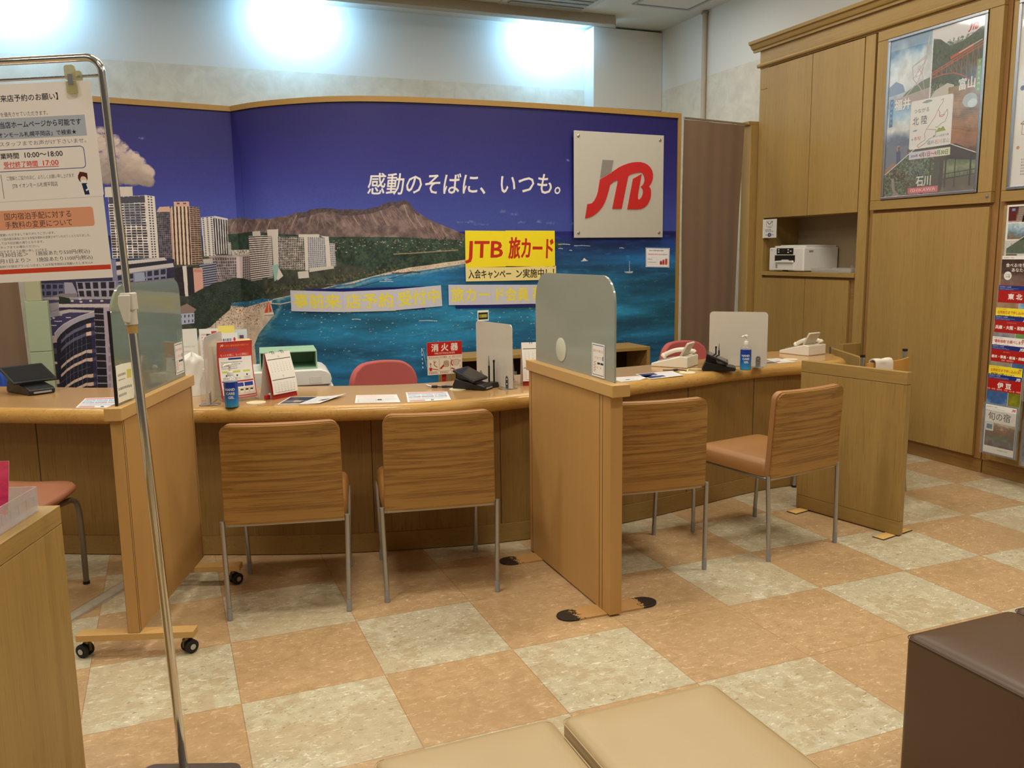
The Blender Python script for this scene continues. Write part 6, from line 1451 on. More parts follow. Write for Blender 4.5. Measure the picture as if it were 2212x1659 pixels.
MB().prism([(-0.045, 0), (0.045, 0), (0.045, 0.24), (-0.045, 0.215)], -0.030, 0.030, 'x').build('box', plain('tan_board', rgb(196, 168, 104), 0.7), fb, bevel=0.002)

# ------------------------------------------------------------------ things on the counter
def gel_bottle(label, x, y, s=1.0, rz=0.0):
    o = thing('gel_bottle', label, 'bottle', (x, y, ZT + 0.0005), rz, 'hand gel pump bottles on the counter')
    t = NT('blue_gel'); tc = t.n('ShaderNodeTexCoord'); sp = t.n('ShaderNodeSeparateXYZ'); t.l(tc.outputs['Object'], sp.inputs[0])
    n = t.noise(t.coords((1, 1, 1)), 30, 2)
    t.col(t.ramp(t.math('ADD', t.math('DIVIDE', sp.outputs[2], 0.125), t.math('MULTIPLY', t.math('SUBTRACT', n, 0.5), 0.04)), [(0.02, rgb(60, 150, 190)), (0.35, rgb(24, 108, 186)), (0.7, rgb(14, 62, 158)), (1.0, rgb(12, 52, 150))])); t.set(0.2, 0, 0.5)
    MB().lathe([(0, 0), (0.026, 0), (0.029, 0.003), (0.029, 0.109), (0, 0.109)], n=36).build('gel', t.m, o)
    MB().lathe([(0.0295, 0.1095), (0.0288, 0.118), (0.022, 0.128), (0.0135, 0.133), (0.0135, 0.138)], n=36).build('shoulder', M['clear'], o)
    MB().lathe([(0, 0.1332), (0.0125, 0.1332), (0.0125, 0.148), (0.011, 0.152), (0.0045, 0.154), (0.0045, 0.172), (0.009, 0.174), (0.009, 0.184), (0.004, 0.187), (0, 0.187)], n=24).build('pump', M['white'], o)
    MB().tube([(0, 0, 0.181), (-0.02, -0.012, 0.182), (-0.032, -0.02, 0.176)], 0.0038, 10).build('spout', M['white'], o)
    for k, (w, z, sz) in enumerate((('HAND', 0.073, 0.015), ('CARE', 0.056, 0.015), ('GEL', 0.039, 0.015))):
        tr = glyph_tris(w, 0.03); m = MB(); tri = tr * sz; wd = tri[..., 0].max()
        for a in tri: m.add([(0.0293 * math.sin((q[0] - wd * 0.75) / 0.0293), -0.0293 * math.cos((q[0] - wd * 0.75) / 0.0293), z + q[1]) for q in a], [(0, 1, 2)])
        m.build('lettering', M['white'], o, smooth=False, fix=False)
    return o
gel_bottle('blue hand gel pump bottle in front of the left acrylic screen', 0.103, 0.738, rz=0.1)
gel_bottle('blue hand gel pump bottle in front of the right acrylic screen', 2.706, 0.668, rz=-0.3)

SCR = clear('milky_acrylic', (0.8, 0.8, 0.8, 1), 0.05, 0.15, 0.90, rgb(214, 206, 192))
def desk_screen(label, x0, y0, x1, y1, h):
    """upright milky acrylic board from front foot (x0,y0) to rear foot (x1,y1)"""
    L = math.hypot(x1 - x0, y1 - y0); o = thing('acrylic_screen', label, 'screen', (x0, y0, ZT + 0.0005), math.atan2(y1 - y0, x1 - x0), 'milky acrylic screens on the counter')
    MB().prism([(p[0] + L / 2, p[1] + h / 2 + 0.004) for p in rrect(L, h, [0.004, 0.02, 0.02, 0.004], 6)], -0.0025, 0.0025, 'y').build('board', SCR, o, ang=0.5)
    for x in (0.045, L - 0.045):
        f = MB().prism(rrect(0.055, 0.085, 0.012, 5, x, 0), 0.0, 0.0035).build('foot', M['steel'], o, bevel=0.001)
        for sd in (-1, 1):
            MB().prism([(p[0] + x, p[1] + 0.032) for p in rrect(0.024, 0.056, [0.001, 0.0115, 0.0115, 0.001], 6)], sd * 0.0028, sd * 0.0046, 'y').build('bracket', M['steel'], o)
            for z in (0.022, 0.045): MB().lathe([(0, 0), (0.0035, 0), (0.0025, 0.002), (0, 0.002)], n=12, M=Matrix.Translation((x, sd * 0.0047, z)) @ Matrix.Rotation(-sd * PI / 2 * -1 if sd < 0 else -PI / 2, 4, 'X')).build('screw', M['chrome'], o)
    return o
desk_screen('milky acrylic screen beside the blue bottle next to the rolling partition', 0.006, 0.793, 0.098, 1.11, 0.292)
desk_screen('milky acrylic screen with a card clipped on top left of the middle partition', 1.345, 0.612, 1.290, 0.945, 0.300)
desk_screen('wide milky acrylic screen between the two telephones', 2.862, 0.690, 2.640, 0.905, 0.295)
tb = Canvas(60, 30, 4, (240, 238, 226)); tb.rect(4, 6, 56, 26, (40, 40, 36)); tb.lines(8, 10, 52, 22, 1, 9, (232, 220, 90), 6, 0.2)
tag(sheet('name_card', printed('clipped_card', tb, 0.5), M['paper'], flat(0.062, 0.052, Matrix.Translation((1.310, 0.90, ZT + 0.3045 + 0.001)) @ Matrix.Rotation(0.15, 4, 'Z') @ Matrix.Translation((0, 0, 0.025)), plane='xz')), 'small yellow-lettered card standing on top of the middle acrylic screen', 'card')

def pay_terminal(label, x, y, rz, s=1.0):
    o = thing('card_terminal', label, 'terminal', (x, y, ZT + 0.0005), rz, 'black payment terminals on the counter')
    prof = [(-0.085, 0.0), (0.085, 0.0), (0.088, 0.012), (0.070, 0.050), (-0.075, 0.024), (-0.088, 0.018)]
    MB().prism([(a * s, b * s) for a, b in prof], -0.045 * s, 0.045 * s, 'x').build('body', M['black'], o, bevel=0.006, seg=3)
    tm = Matrix.Translation((0, 0.012 * s, 0.062 * s)) @ Matrix.Rotation(0.42, 4, 'X')
    MB().prism(rrect(0.15 * s, 0.12 * s, 0.006, 4), 0, 0.011, M=tm).build('tablet', M['black'], o, bevel=0.002)
    MB().prism(rrect(0.135 * s, 0.10 * s, 0.003, 3), 0.0112, 0.0117, M=tm).build('display', plain('dark_glass', rgb(30, 30, 32), 0.12), o)
    MB().box(-0.03 * s, -0.0905 * s, 0.006 * s, 0.03 * s, -0.083 * s, 0.012 * s).build('card_slot', M['grey'], o)
    MB().prism([(0.0, 0.03), (0.07, 0.048), (0.066, 0.082), (0.03, 0.068)], -0.03 * s, 0.03 * s, 'x').build('hinge', M['black'], o, bevel=0.003)
    return o
pay_terminal('black payment terminal with tilted display left of the middle acrylic screen', 1.190, 0.735, 0.75)
pay_terminal('black payment terminal beside the right blue bottle', 2.575, 0.722, 0.95, 1.0)
pay_terminal('black payment terminal at the far left end of the counter', -0.76, 1.60, 0.55, 1.35)
pb = thing('pen_stand', 'black stand with two upright stylus pens beside the middle acrylic screen', 'pen stand', (1.286, 0.735, ZT + 0.0005), 0.4)
MB().prism([(-0.026, 0), (0.026, 0), (0.020, 0.024), (-0.020, 0.024)], -0.026, 0.026, 'x').build('base', M['black'], pb, bevel=0.002)
def pen(label, x, y, z0, h, silver):
    o = thing('stylus_pen', label, 'pen', (x, y, z0), 0, 'stylus pens standing in the black pen stand')
    MB().lathe([(0.0, 0.0), (0.0045, 0.0), (0.0045, h * 0.6), (0.004, h * 0.62)], n=14).build('barrel', M['black'], o)
    if silver: MB().lathe([(0.0041, h * 0.622), (0.0038, h * 0.7), (0.0012, h), (0, h)], n=14).build('tail', M['steel'], o)
    else: MB().lathe([(0.0041, h * 0.622), (0.004, h * 0.88), (0.0052, h * 0.9), (0.0052, h), (0, h)], n=14).build('tail', M['black'], o)
pen('stylus pen with silver tail in the stand beside the middle acrylic screen', 1.277, 0.742, ZT + 0.026, 0.125, True)
pen('all black stylus pen in the stand beside the middle acrylic screen', 1.297, 0.728, ZT + 0.026, 0.105, False)
pb2 = thing('pen_stand', 'black stylus stand behind the right payment terminal', 'pen stand', (2.628, 0.812, ZT + 0.0005), 0.8)
MB().prism([(-0.03, 0), (0.03, 0), (0.022, 0.03), (-0.022, 0.03)], -0.03, 0.03, 'x').build('base', M['black'], pb2, bevel=0.002)
pen('all black stylus pen behind the right payment terminal', 2.616, 0.808, ZT + 0.032, 0.085, False); pen('stylus pen with silver tail behind the right payment terminal', 2.640, 0.814, ZT + 0.032, 0.10, True)

def phone(label, x, y, rz):
    o = thing('telephone', label, 'telephone', (x, y, ZT + 0.0005), rz, 'white desk telephones on the counter')
    IV = plain('ivory_plastic', rgb(226, 218, 200), 0.4, var=0.02)
    MB().prism([(-0.105, 0.0), (0.105, 0.0), (0.105, 0.060), (0.07, 0.064), (-0.105, 0.018)], -0.085, 0.085, 'x').build('base', IV, o, bevel=0.005, seg=3)
    sl = math.atan2(0.046, 0.175); km = Matrix.Translation((0.025, -0.02, 0.0415)) @ Matrix.Rotation(sl, 4, 'X')
    m = MB()
    for i in range(4):
        for j in range(4): m.box(-0.04 + i * 0.022, -0.055 + j * 0.019, 0.001, -0.025 + i * 0.022, -0.043 + j * 0.019, 0.005, M=km)
    m.build('keypad', M['grey'], o, bevel=0.001)
    h = MB().tube(catmull([(-0.055, -0.09, 0.040), (-0.055, -0.075, 0.054), (-0.055, -0.02, 0.078), (-0.055, 0.04, 0.086), (-0.055, 0.08, 0.078), (-0.055, 0.092, 0.068)], 5), [0.017] * 4 + [0.0125] * 15 + [0.0135] * 2 + [0.018] * 5, 12).build('handset', IV, o)
    dm = Matrix.Translation((0.028, 0.062, 0.062)) @ Matrix.Rotation(1.05, 4, 'X')
    MB().prism(rrect(0.105, 0.085, 0.006, 4, 0, 0.042), -0.006, 0.006, M=dm).build('display_flap', plain('flap_beige', rgb(200, 192, 174), 0.4), o, bevel=0.002)
    MB().prism(rrect(0.085, 0.062, 0.003, 3, 0, 0.045), 0.0062, 0.0068, M=dm).build('display', plain('lcd_grey', rgb(176, 170, 150), 0.25), o)
    MB().tube(catmull([(-0.087, -0.05, 0.012), (-0.11, -0.02, 0.005), (-0.10, 0.05, 0.005), (-0.075, 0.10, 0.008)], 6), 0.003, 8).build('cord', IV, o)
    return o
phone('white desk telephone left of the right payment terminal', 2.47, 0.985, -2.517)
phone('white desk telephone at the rounded right end of the counter', 3.452, 1.095, -2.92)

# leaflet holder with leaflets
LF = Canvas(210, 297, 3, (238, 236, 230)); LF.rect(0, 0, 210, 297, (190, 50, 46)); LF.rect(6, 6, 204, 290, (240, 238, 232)); LF.rect(6, 6, 204, 86, (206, 66, 56)); jtb_logo(LF, 16, 14, 0.2, (240, 230, 226), (220, 210, 206)); LF.lines(44, 18, 190, 28, 1, 9, (220, 150, 90), 2); LF.lines(14, 38, 130, 56, 1, 14, (96, 96, 160), 3); LF.text('もっとお得に、もっと便利に!', 16, 80, 15, (240, 232, 226), width=170); LF.rrect(60, 90, 142, 100, 5, (40, 56, 140))
LF.lines(16, 108, 150, 150, 4, 5, (110, 110, 110), 3)
for k in range(3): LF.rect(18 + k * 62, 158, 62 + k * 62, 168, (206, 210, 70)); LF.circ(40 + k * 62, 182, 5, (40, 50, 110)); LF.lines(18 + k * 62, 190, 60 + k * 62, 204, 2, 3, (120, 120, 120), k)
LF.rect(10, 208, 200, 216, (190, 60, 52)); [LF.rect(14 + k * 62, 220, 70 + k * 62, 240, (48, 60, 150)) for k in range(3)]; LF.rect(10, 246, 200, 276, (226, 200, 160)); [LF.rect(104 + k * 32, 250, 128 + k * 32, 272, (240, 236, 226)) for k in range(3)]; [LF.rect(106 + k * 32, 252, 126 + k * 32, 260, (50, 48, 46)) for k in range(3)]; LF.lines(14, 252, 96, 270, 3, 4, (150, 110, 80), 4); LF.rect(6, 280, 204, 288, (190, 60, 52))
LFM = printed('leaflet_print', LF, 0.4)
lh = thing('leaflet_holder', 'clear stand with curling red and white leaflets beside the left blue bottle', 'leaflets', (0.150, 0.905, ZT + 0.0005), 0.26)
def curl(o):
    def fn(u, v):
        w = 0.155; bend = 0.045 * v * v + 0.012 * math.sin(v * PI)
        return ((u - 0.5) * w, 0.0 + o + 0.075 * v - 0.05 * (v ** 3) - 0.018 * math.sin(u * PI) * (1 - v), 0.010 + 0.262 * v - 0.01 * v * v)
    return fn
for k in range(3): sheet('leaflet', LFM, M['paper'], curl(0.0045 * k), lh, 0.001, 8, 14)
MB().slab(lambda u, v: ((u - 0.5) * 0.17, 0.024 + 0.035 * v, 0.004 + 0.20 * v), 0.002, 2, 2).build('back_sheet', M['clear'], lh)
MB().slab(lambda u, v: ((u - 0.5) * 0.15, -0.030 + 0.002 * v, 0.004 + 0.04 * v), 0.0015, 2, 2).build('front_lip', M['clear'], lh)
MB().box(-0.075, -0.033, 0.0, 0.075, 0.062, 0.0035).build('foot', M['clear'], lh)
def upright(label, x, y, rz, w, h, canv, nm, lean=0.12, cat='leaflet', name='leaflet_card', z=ZT):
    o = thing(name, label, cat, (x, y, z + 0.0005), rz, None, rot=(-lean, 0, rz))
    sheet('front', printed(nm, canv, 0.5), M['paper'], flat(w, h, c=(0, 0, h / 2 + 0.001), plane='xz'), o, 0.0006); MB().box(-w / 2, 0.0008, 0.001, w / 2, 0.005, h).build('pages', M['paper'], o, smooth=False); return o
g = Canvas(100, 140, 3, (40, 60, 40)); g.lines(8, 10, 92, 26, 1, 13, (226, 214, 80), 4); g.lines(10, 40, 90, 60, 2, 5, (190, 200, 150), 1); g.photo(0, 70, 100, 140, [(70, 110, 60), (120, 140, 80)], 2)
upright('dark green booklet leaning behind the left acrylic screen', 0.088, 1.232, 0.12, 0.10, 0.272, g, 'green_booklet', 0.0)
g = Canvas(100, 140, 3, (236, 238, 240)); g.lines(12, 12, 80, 24, 1, 9, (70, 80, 130), 4); g.rect(0, 30, 74, 44, (226, 120, 50)); g.circ(86, 16, 5, (206, 60, 50)); g.photo(0, 50, 100, 140, [(120, 160, 200), (210, 220, 226)], 5)
upright('pale blue booklet with an orange band leaning behind the curling leaflets', 0.122, 1.192, 0.12, 0.11, 0.276, g, 'blue_booklet', 0.0)
g = Canvas(100, 140, 3, (238, 236, 236)); g.rect(46, 6, 66, 30, (206, 80, 80)); g.lines(8, 10, 40, 30, 3, 4, (206, 110, 110), 2); g.lines(8, 40, 90, 130, 8, 4, (170, 170, 170), 3)
upright('white booklet with a red square behind the dark green booklet', 0.070, 1.318, 0.0, 0.12, 0.29, g, 'red_booklet', 0.0)
g = Canvas(100, 140, 3, (206, 222, 232)); g.rect(60, 14, 82, 24, (110, 70, 120)); g.rect(54, 40, 86, 66, (90, 70, 90)); g.lines(10, 80, 90, 130, 5, 4, (120, 130, 150), 3)
upright('pale blue booklet with dark pictures behind the yellow memo', 0.183, 1.298, 0.0, 0.09, 0.282, g, 'sky_booklet', 0.0)
g = Canvas(60, 60, 3, (240, 226, 120)); g.lines(6, 8, 50, 30, 3, 3, (190, 170, 90), 2)
upright('yellow memo sheet standing up behind the booklets', 0.131, 1.268, 0.0, 0.075, 0.305, g, 'yellow_memo', 0.0, 'memo', 'memo_sheet')
g = Canvas(60, 80, 3, (228, 226, 222)); g.lines(10, 20, 50, 70, 8, 2, (190, 188, 186), 2)
upright('plain white paper standing behind the white plastic bag', -0.045, 1.30, 0.1, 0.09, 0.295, g, 'plain_paper', 0.0, 'paper', 'paper_sheet')
bgm = plain('white_bag_film', rgb(232, 230, 224), 0.4, var=0.02)
bag = thing('plastic_bag', 'crumpled white plastic bag behind the left acrylic screen', 'bag', (-0.035, 1.15, ZT + 0.0005), 0.2)
nzb = [random.Random(21).uniform(-1, 1) for _ in range(64)]
def bagf(u, v):
    a = 2 * PI * u; k = int(u * 31.999); r0 = 0.062 * (1 - 0.25 * v) * (1 + 0.12 * math.sin(3 * a + 5 * v) + 0.07 * math.sin(7 * a - 9 * v)); r0 *= (1 - max(0, v - 0.86) / 0.14 * 0.96)
    return (r0 * 1.15 * math.cos(a), r0 * 0.55 * math.sin(a), 0.19 * v + 0.012 * math.sin(5 * a) * v)
MB().grid(bagf, 32, 14).build('bag', bgm, bag, ang=2.0)
wb = thing('clear_bottle', 'small clear plastic bottle standing in the gap beside the rolling partition', 'bottle', (0.012, 0.955, ZT + 0.0005))
MB().lathe([(0.0, 0.0), (0.024, 0.0), (0.026, 0.004), (0.024, 0.05), (0.026, 0.075), (0.018, 0.105), (0.010, 0.115), (0.010, 0.128)], n=28).build('bottle', M['clear'], wb)
MB().lathe([(0.0, 0.1285), (0.0115, 0.1285), (0.0115, 0.142), (0.0, 0.142)], n=20).build('cap', M['white'], wb)

def calendar(label, x, y, rz, s=1.0):
    c = Canvas(150, 180, 3, (238, 234, 226)); 
    for q in range(2):
        y0 = 6 + q * 88; c.text('67'[q], 75, y0 + 18, 15, (150, 120, 110), 'c'); c.rect(6, y0 + 22, 144, y0 + 25, (60, 56, 56))
        for r in range(5):
            for d in range(7): c.text(str(min(30, r * 7 + d + 1)), 16 + d * 19, y0 + 42 + r * 9, 7, (206, 120, 110) if d == 0 else (150, 148, 144), 'c')
    c.rect(20, 172, 130, 174, (196, 120, 90))
    o = thing('desk_calendar', label, 'calendar', (x, y, ZT + 0.0005), rz, 'desk calendars on the counter')
    W, D, H = 0.145 * s, 0.042 * s, 0.205 * s
    sheet('month_page', printed('calendar_print', c, 0.6), M['paper'], lambda u, v: ((u - 0.5) * W, -D * (1 - v) - 0.006 - 0.010 * math.sin(v * PI) * (1 - v), 0.022 + (H - 0.022) * v), o, 0.001, 2, 6)
    MB().slab(lambda u, v: ((u - 0.5) * W, -D * (1 - v), H * v), 0.0015, 1, 1).build('front_board', M['red'], o, smooth=False)
    MB().slab(lambda u, v: ((u - 0.5) * W, 0.0016 + D * (1 - v), H * v), 0.0015, 1, 1).build('back_board', M['paper'], o, smooth=False)
    m = MB()
    for xx in (-0.032, -0.022, 0.022, 0.032):
        m.tube([(xx * s, 0.009 * math.cos(a), H - 0.004 + 0.009 * math.sin(a)) for a in [2 * PI * k / 12 for k in range(12)]], 0.0011, 6, closed=True)
    m.build('ring_wire', M['black'], o)
    return o
calendar('desk calendar standing right of the curling leaflets', 0.318, 0.915, 0.62)
calendar('desk calendar half hidden behind the middle partition', 1.515, 0.725, -0.25)
li = thing('ink_pad', 'small red and white charm hanging inside the left desk calendar', 'charm', (0.262, 0.862, ZT + 0.0005), 0.6)
MB().box(-0.012, -0.008, 0.001, 0.012, 0.008, 0.02).build('block', M['red'], li, bevel=0.003); MB().box(0.0125, -0.006, 0.001, 0.02, 0.006, 0.026).build('tag', M['white'], li, bevel=0.002)
ah = thing('leaflet_stand', 'small clear leaflet stand behind the middle acrylic screen', 'stand', (1.400, 0.855, ZT + 0.0005), 0.1)
MB().slab(lambda u, v: ((u - 0.5) * 0.11, -0.01 + 0.03 * v, 0.003 + 0.15 * v), 0.002, 2, 2).build('back_sheet', M['clear'], ah); MB().slab(lambda u, v: ((u - 0.5) * 0.11, -0.035 + 0.01 * v, 0.003 + 0.05 * v), 0.002, 2, 2).build('front_lip', M['clear'], ah); MB().box(-0.055, -0.04, 0.0, 0.055, 0.03, 0.0025).build('foot', M['clear'], ah)
MB().slab(lambda u, v: ((u - 0.5) * 0.09, -0.018 + 0.03 * v, 0.006 + 0.13 * v), 0.001, 2, 2).build('leaflet', plain('dark_leaflet', rgb(70, 62, 60), 0.5), ah)

def loose_paper(label, quad, canv, nm, lift=0.0):
    """sheet lying on the counter; quad = bl, br, tr, tl on the worktop"""
    Q = [Vector(q) for q in quad]
    def fn(u, v):
        p = (Q[0] * (1 - u) + Q[1] * u) * (1 - v) + (Q[3] * (1 - u) + Q[2] * u) * v
        return (p.x, p.y, ZT + 0.0008 + lift * max(0, u - 0.55) ** 2 * 4 * (0.3 + v))
    return tag(sheet('flyer', printed(nm, canv, 0.35), M['paper'], fn, th=0.0006, nu=8, nv=2), label, 'flyer', 'flyers lying on the counter')
def flyer(kind, seed):
    c = Canvas(297, 210, 2.5, (236, 234, 230)); R = random.Random(seed)
    if kind == 0:
        c.rect(8, 8, 150, 120, (40, 48, 70)); c.photo(8, 124, 150, 200, [(60, 60, 70), (40, 44, 60), (150, 130, 110)], seed, 0.4); c.lines(160, 14, 290, 200, 14, 6, (110, 116, 130), seed); c.rect(70, 110, 120, 140, (206, 180, 150)); c.rect(230, 100, 280, 140, (70, 76, 96))
    elif kind == 1:
        c.lines(12, 10, 286, 80, 5, 8, (206, 140, 130), seed); c.lines(12, 90, 286, 200, 9, 6, (150, 150, 150), seed + 1); c.frame(20, 110, 140, 190, 2, (190, 120, 110)); c.rect(150, 120, 180, 150, (90, 80, 76))
    elif kind == 2:
        c.rect(10, 8, 286, 40, (226, 190, 190)); c.lines(14, 12, 280, 36, 2, 9, (190, 80, 80), seed)
        for k in range(3): c.photo(12 + k * 92, 48, 98 + k * 92, 120, [(150, 190, 220), (206, 220, 230), (170, 150, 150)], seed + k, 0.4)
        c.lines(14, 128, 280, 170, 4, 6, (110, 130, 170), seed + 3); c.rect(14, 176, 120, 200, (206, 150, 130)); c.rect(160, 178, 180, 198, (80, 90, 120)); c.rect(230, 178, 280, 198, (230, 226, 220))
    elif kind == 3:
        c.rect(10, 10, 140, 90, (34, 44, 96)); c.lines(150, 12, 288, 90, 7, 5, (120, 126, 140), seed); c.rect(10, 110, 110, 190, (38, 46, 90)); c.rect(60, 120, 160, 180, (60, 70, 116)); c.lines(170, 104, 288, 200, 8, 5, (130, 136, 150), seed + 2)
    else:
        c.photo(8, 8, 140, 96, [(176, 150, 140), (120, 100, 90)], seed, 0.4); c.lines(150, 12, 288, 110, 8, 5, (130, 130, 130), seed); c.rect(150, 120, 200, 150, (190, 80, 70)); c.photo(8, 110, 130, 200, [(150, 140, 110), (90, 70, 60)], seed + 4, 0.4); c.lines(150, 160, 288, 200, 4, 5, (150, 120, 110), seed)
    return c
loose_paper('flyer with a dark corner picture and one lifted corner left on the counter', [(0.285, 0.705), (0.455, 0.640), (0.600, 0.785), (0.362, 0.880)], flyer(0, 1), 'flyer_a', 0.012)
loose_paper('pale printed flyer in the middle of the three on the counter', [(0.598, 0.585), (0.782, 0.518), (0.820, 0.728), (0.646, 0.790)], flyer(1, 2), 'flyer_b')
loose_paper('blue and red flyer at the right of the three on the counter', [(0.810, 0.502), (1.000, 0.480), (1.052, 0.700), (0.872, 0.765)], flyer(2, 3), 'flyer_c')
loose_paper('white flyer half hidden at the foot of the frosted glass', [(1.80, 0.585), (2.02, 0.600), (2.17, 0.720), (1.95, 0.740)], flyer(1, 6), 'flyer_d')
loose_paper('navy and white flyer right of the frosted glass partition', [(2.085, 0.606), (2.300, 0.640), (2.335, 0.800), (2.105, 0.790)], flyer(3, 4), 'flyer_e')
loose_paper('flyer with brown pictures behind the oak divider board', [(2.945, 0.790), (3.150, 0.795), (3.170, 0.975), (2.985, 0.985)], flyer(4, 5), 'flyer_f')
loose_paper('blue flyer lying beside the smoky glass of the rolling partition', [(-0.52, 1.015), (-0.335, 0.925), (-0.345, 1.235), (-0.50, 1.275)], flyer(2, 9), 'flyer_g')
pl = thing('power_lead', 'black power lead with plug lying left of the middle payment terminal', 'cable', (0, 0, ZT + 0.0005))
MB().cyl((1.000, 0.862, 0.012), (1.022, 0.845, 0.006), 0.0042).build('plug_tip', M['steel'], pl)
MB().tube([(1.022, 0.845, 0.0065), (1.045, 0.832, 0.0065)], 0.0065, 12).build('plug', M['black'], pl)
MB().tube(catmull([(1.045, 0.832, 0.0055), (1.06, 0.83, 0.004), (1.075, 0.822, 0.0055), (1.09, 0.812, 0.0065), (1.108, 0.80, 0.006)], 6), [0.003] * 9 + [0.006] * 10 + [0.005] * 6, 10).build('lead', M['black'], pl)
yl = thing('yellow_cable', 'pale yellow cable running from the port cover to the middle payment terminal', 'cable', (0, 0, ZT + 0.003))
MB().tube(catmull([(1.122, 0.748, 0.004), (1.13, 0.775, 0.008), (1.155, 0.795, 0.006), (1.185, 0.80, 0.004)], 8), 0.0028, 8).build('cable', M['cream_plastic'], yl)
yl2 = thing('yellow_cable', 'pale yellow cable between the left telephone and the right payment terminal', 'cable', (0, 0, ZT + 0.003))
MB().tube(catmull([(2.378, 0.722, 0.004), (2.40, 0.75, 0.01), (2.43, 0.775, 0.006), (2.47, 0.765, 0.004), (2.505, 0.745, 0.004)], 8), 0.0028, 8).build('cable', M['cream_plastic'], yl2)
bl = thing('black_lead', 'black lead with a round bead lying in front of the left telephone', 'cable', (0, 0, ZT + 0.0005))
MB().tube(catmull([(2.30, 0.835, 0.004), (2.33, 0.815, 0.004), (2.36, 0.80, 0.006), (2.385, 0.78, 0.005), (2.39, 0.75, 0.004)], 6), [0.003] * 10 + [0.006] * 4 + [0.003] * 11, 8).build('lead', M['black'], bl)

# ------------------------------------------------------------------ foreground: sign stand, oak box, ottomans, floor strip
sg = thing('sign_stand', 'chrome tube sign stand hung with laminated notices at the left', 'sign stand', (-0.171, -0.745, 0), 0, None, rot=(0, -0.036, -0.385))
WS = 0.62
MB().tube([(0, 0, 0.010), (0, 0, 1.266)], 0.0115, 20).build('lower_post', M['chrome'], sg)
MB().tube([(-WS, 0, 0.010), (-WS, 0, 1.266)], 0.0115, 20).build('lower_post', M['chrome'], sg)
up = [(0, 0, 1.2655)] + [(0, 0, 1.795)] + [(-0.035 + 0.035 * math.cos(a), 0, 1.795 + 0.035 * math.sin(a)) for a in [PI / 2 * k / 8 for k in range(1, 9)]]
up += [(-WS + 0.035 - 0.035 * math.sin(a), 0, 1.795 + 0.035 * math.cos(a)) for a in [PI / 2 * k / 8 for k in range(0, 8)]] + [(-WS, 0, 1.795), (-WS, 0, 1.2655)]
MB().tube(up, 0.0088, 20).build('top_frame', M['chrome'], sg)
MB().cyl((0, 0, 1.788), (-WS, 0, 1.788), 0.0034, n=10).build('hanging_wire', M['chrome'], sg)
for x in (0, -WS):
    c_ = MB().lathe([(0.012, 1.1960), (0.0155, 1.1980), (0.0155, 1.2340), (0.0125, 1.2360)], n=20, c=(x, 0, 0)).build('collar', plain('collar_grey', rgb(196, 190, 178), 0.4), sg)
    MB().prism([(0.0125, 1.2710), (-0.016, 1.2710), (-0.019, 1.2510), (-0.010, 1.2060), (0.004, 1.2020), (0.010, 1.2460)], -0.022, -0.0095, 'y', M=Matrix.Translation((x, 0, 0))).build('clamp_lever', plain('lever_grey', rgb(206, 202, 192), 0.4), c_, bevel=0.003)
    MB().box(x - 0.016, -0.016, 1.2320, x + 0.016, 0.016, 1.2760).build('clamp_block', plain('lever_grey2', rgb(196, 192, 182), 0.4), c_, bevel=0.004)
    MB().lathe([(0.0118, 1.1760), (0.0125, 1.1760), (0.0125, 1.1955), (0.0118, 1.1955)], n=20, c=(x, 0, 0)).build('tape_band', plain('tape_tan', rgb(170, 136, 80), 0.5), c_)
bp = MB().prism(rrect(0.26, 0.29, 0.03, 6, 0, -0.135), 0.0, 0.006).build('base_plate', plain('base_steel', rgb(120, 112, 110), 0.3, 0.8), sg, bevel=0.002); bp.rotation_euler = (0, 0.036, 0); bp.location = (0.028, 0, 0.006)
bp2 = MB().prism(rrect(0.26, 0.29, 0.03, 6, 0, -0.135), 0.0, 0.006).build('base_plate', plain('base_steel2', rgb(120, 112, 110), 0.3, 0.8), sg, bevel=0.002); bp2.rotation_euler = (0, 0.036, 0); bp2.location = (-WS, 0, -0.016)
sg.location.z = 0.001
SM_ = Matrix.LocRotScale(Vector((-0.171, -0.745, 0.001)), Euler((0, -0.036, -0.385)), None)
# sheet 1: pixels of the survey /1 unit = 1 mm ; right edge at x = -20 mm
S1 = Canvas(470, 274, 3, (238, 231, 226))
DK = (52, 48, 60)
ox = 470 - 210 * 1.11
def t1(t, x, y, sz, col=DK, w=None, bold=0.012): S1.text(t, 470 - (192 + y * 0.142 - x) * 1.11, y * 1.11, sz * 1.11, col, bold=bold, width=None if w is None else w * 1.11)
t1('【事前来店予約のお願い】', -52, 36, 16, w=174); t1('ご予約のお客様を優先させていただきます。', -66, 68, 11, (90, 84, 90), 166, 0.0)
S1.rect(0, 72 * 1.11, 470 - 21 * 1.11, 117 * 1.11, (176, 184, 196)); t1('ご予約は当店ホームページから可能です', -60, 92, 15, (44, 44, 62), 234); t1('「JTB イオンモール札幌平岡店」で検索★', -54, 112, 12, (44, 44, 62), 218)
t1('ご不明な点はスタッフまでお声がけ下さいませ。', -84, 131, 11, (110, 104, 108), 270, 0.0)
S1.frame(20, 139 * 1.11, 470 - 32 * 1.11, 186 * 1.11, 1.8, (70, 76, 140), 9); t1('営業時間', -20, 158, 14, (40, 38, 44), 56); t1('10:00〜18:00', 46, 158, 16, (40, 38, 44), 88); t1('受付終了時間', 2, 177, 14, (206, 60, 50), 76); t1('17:00', 87, 177, 16, (206, 60, 50), 38); S1.rect(470 - 216 * 1.11, 179 * 1.11, 470 - 92 * 1.11, 180.4 * 1.11, (206, 60, 50))
t1('ご理解とご協力のほど、よろしくお願い申し上げます', 8, 205, 10, (100, 94, 98), 152, 0.0); t1('JTB イオンモール札幌平岡店', 22, 222, 11, (80, 76, 84), 102, 0.0)
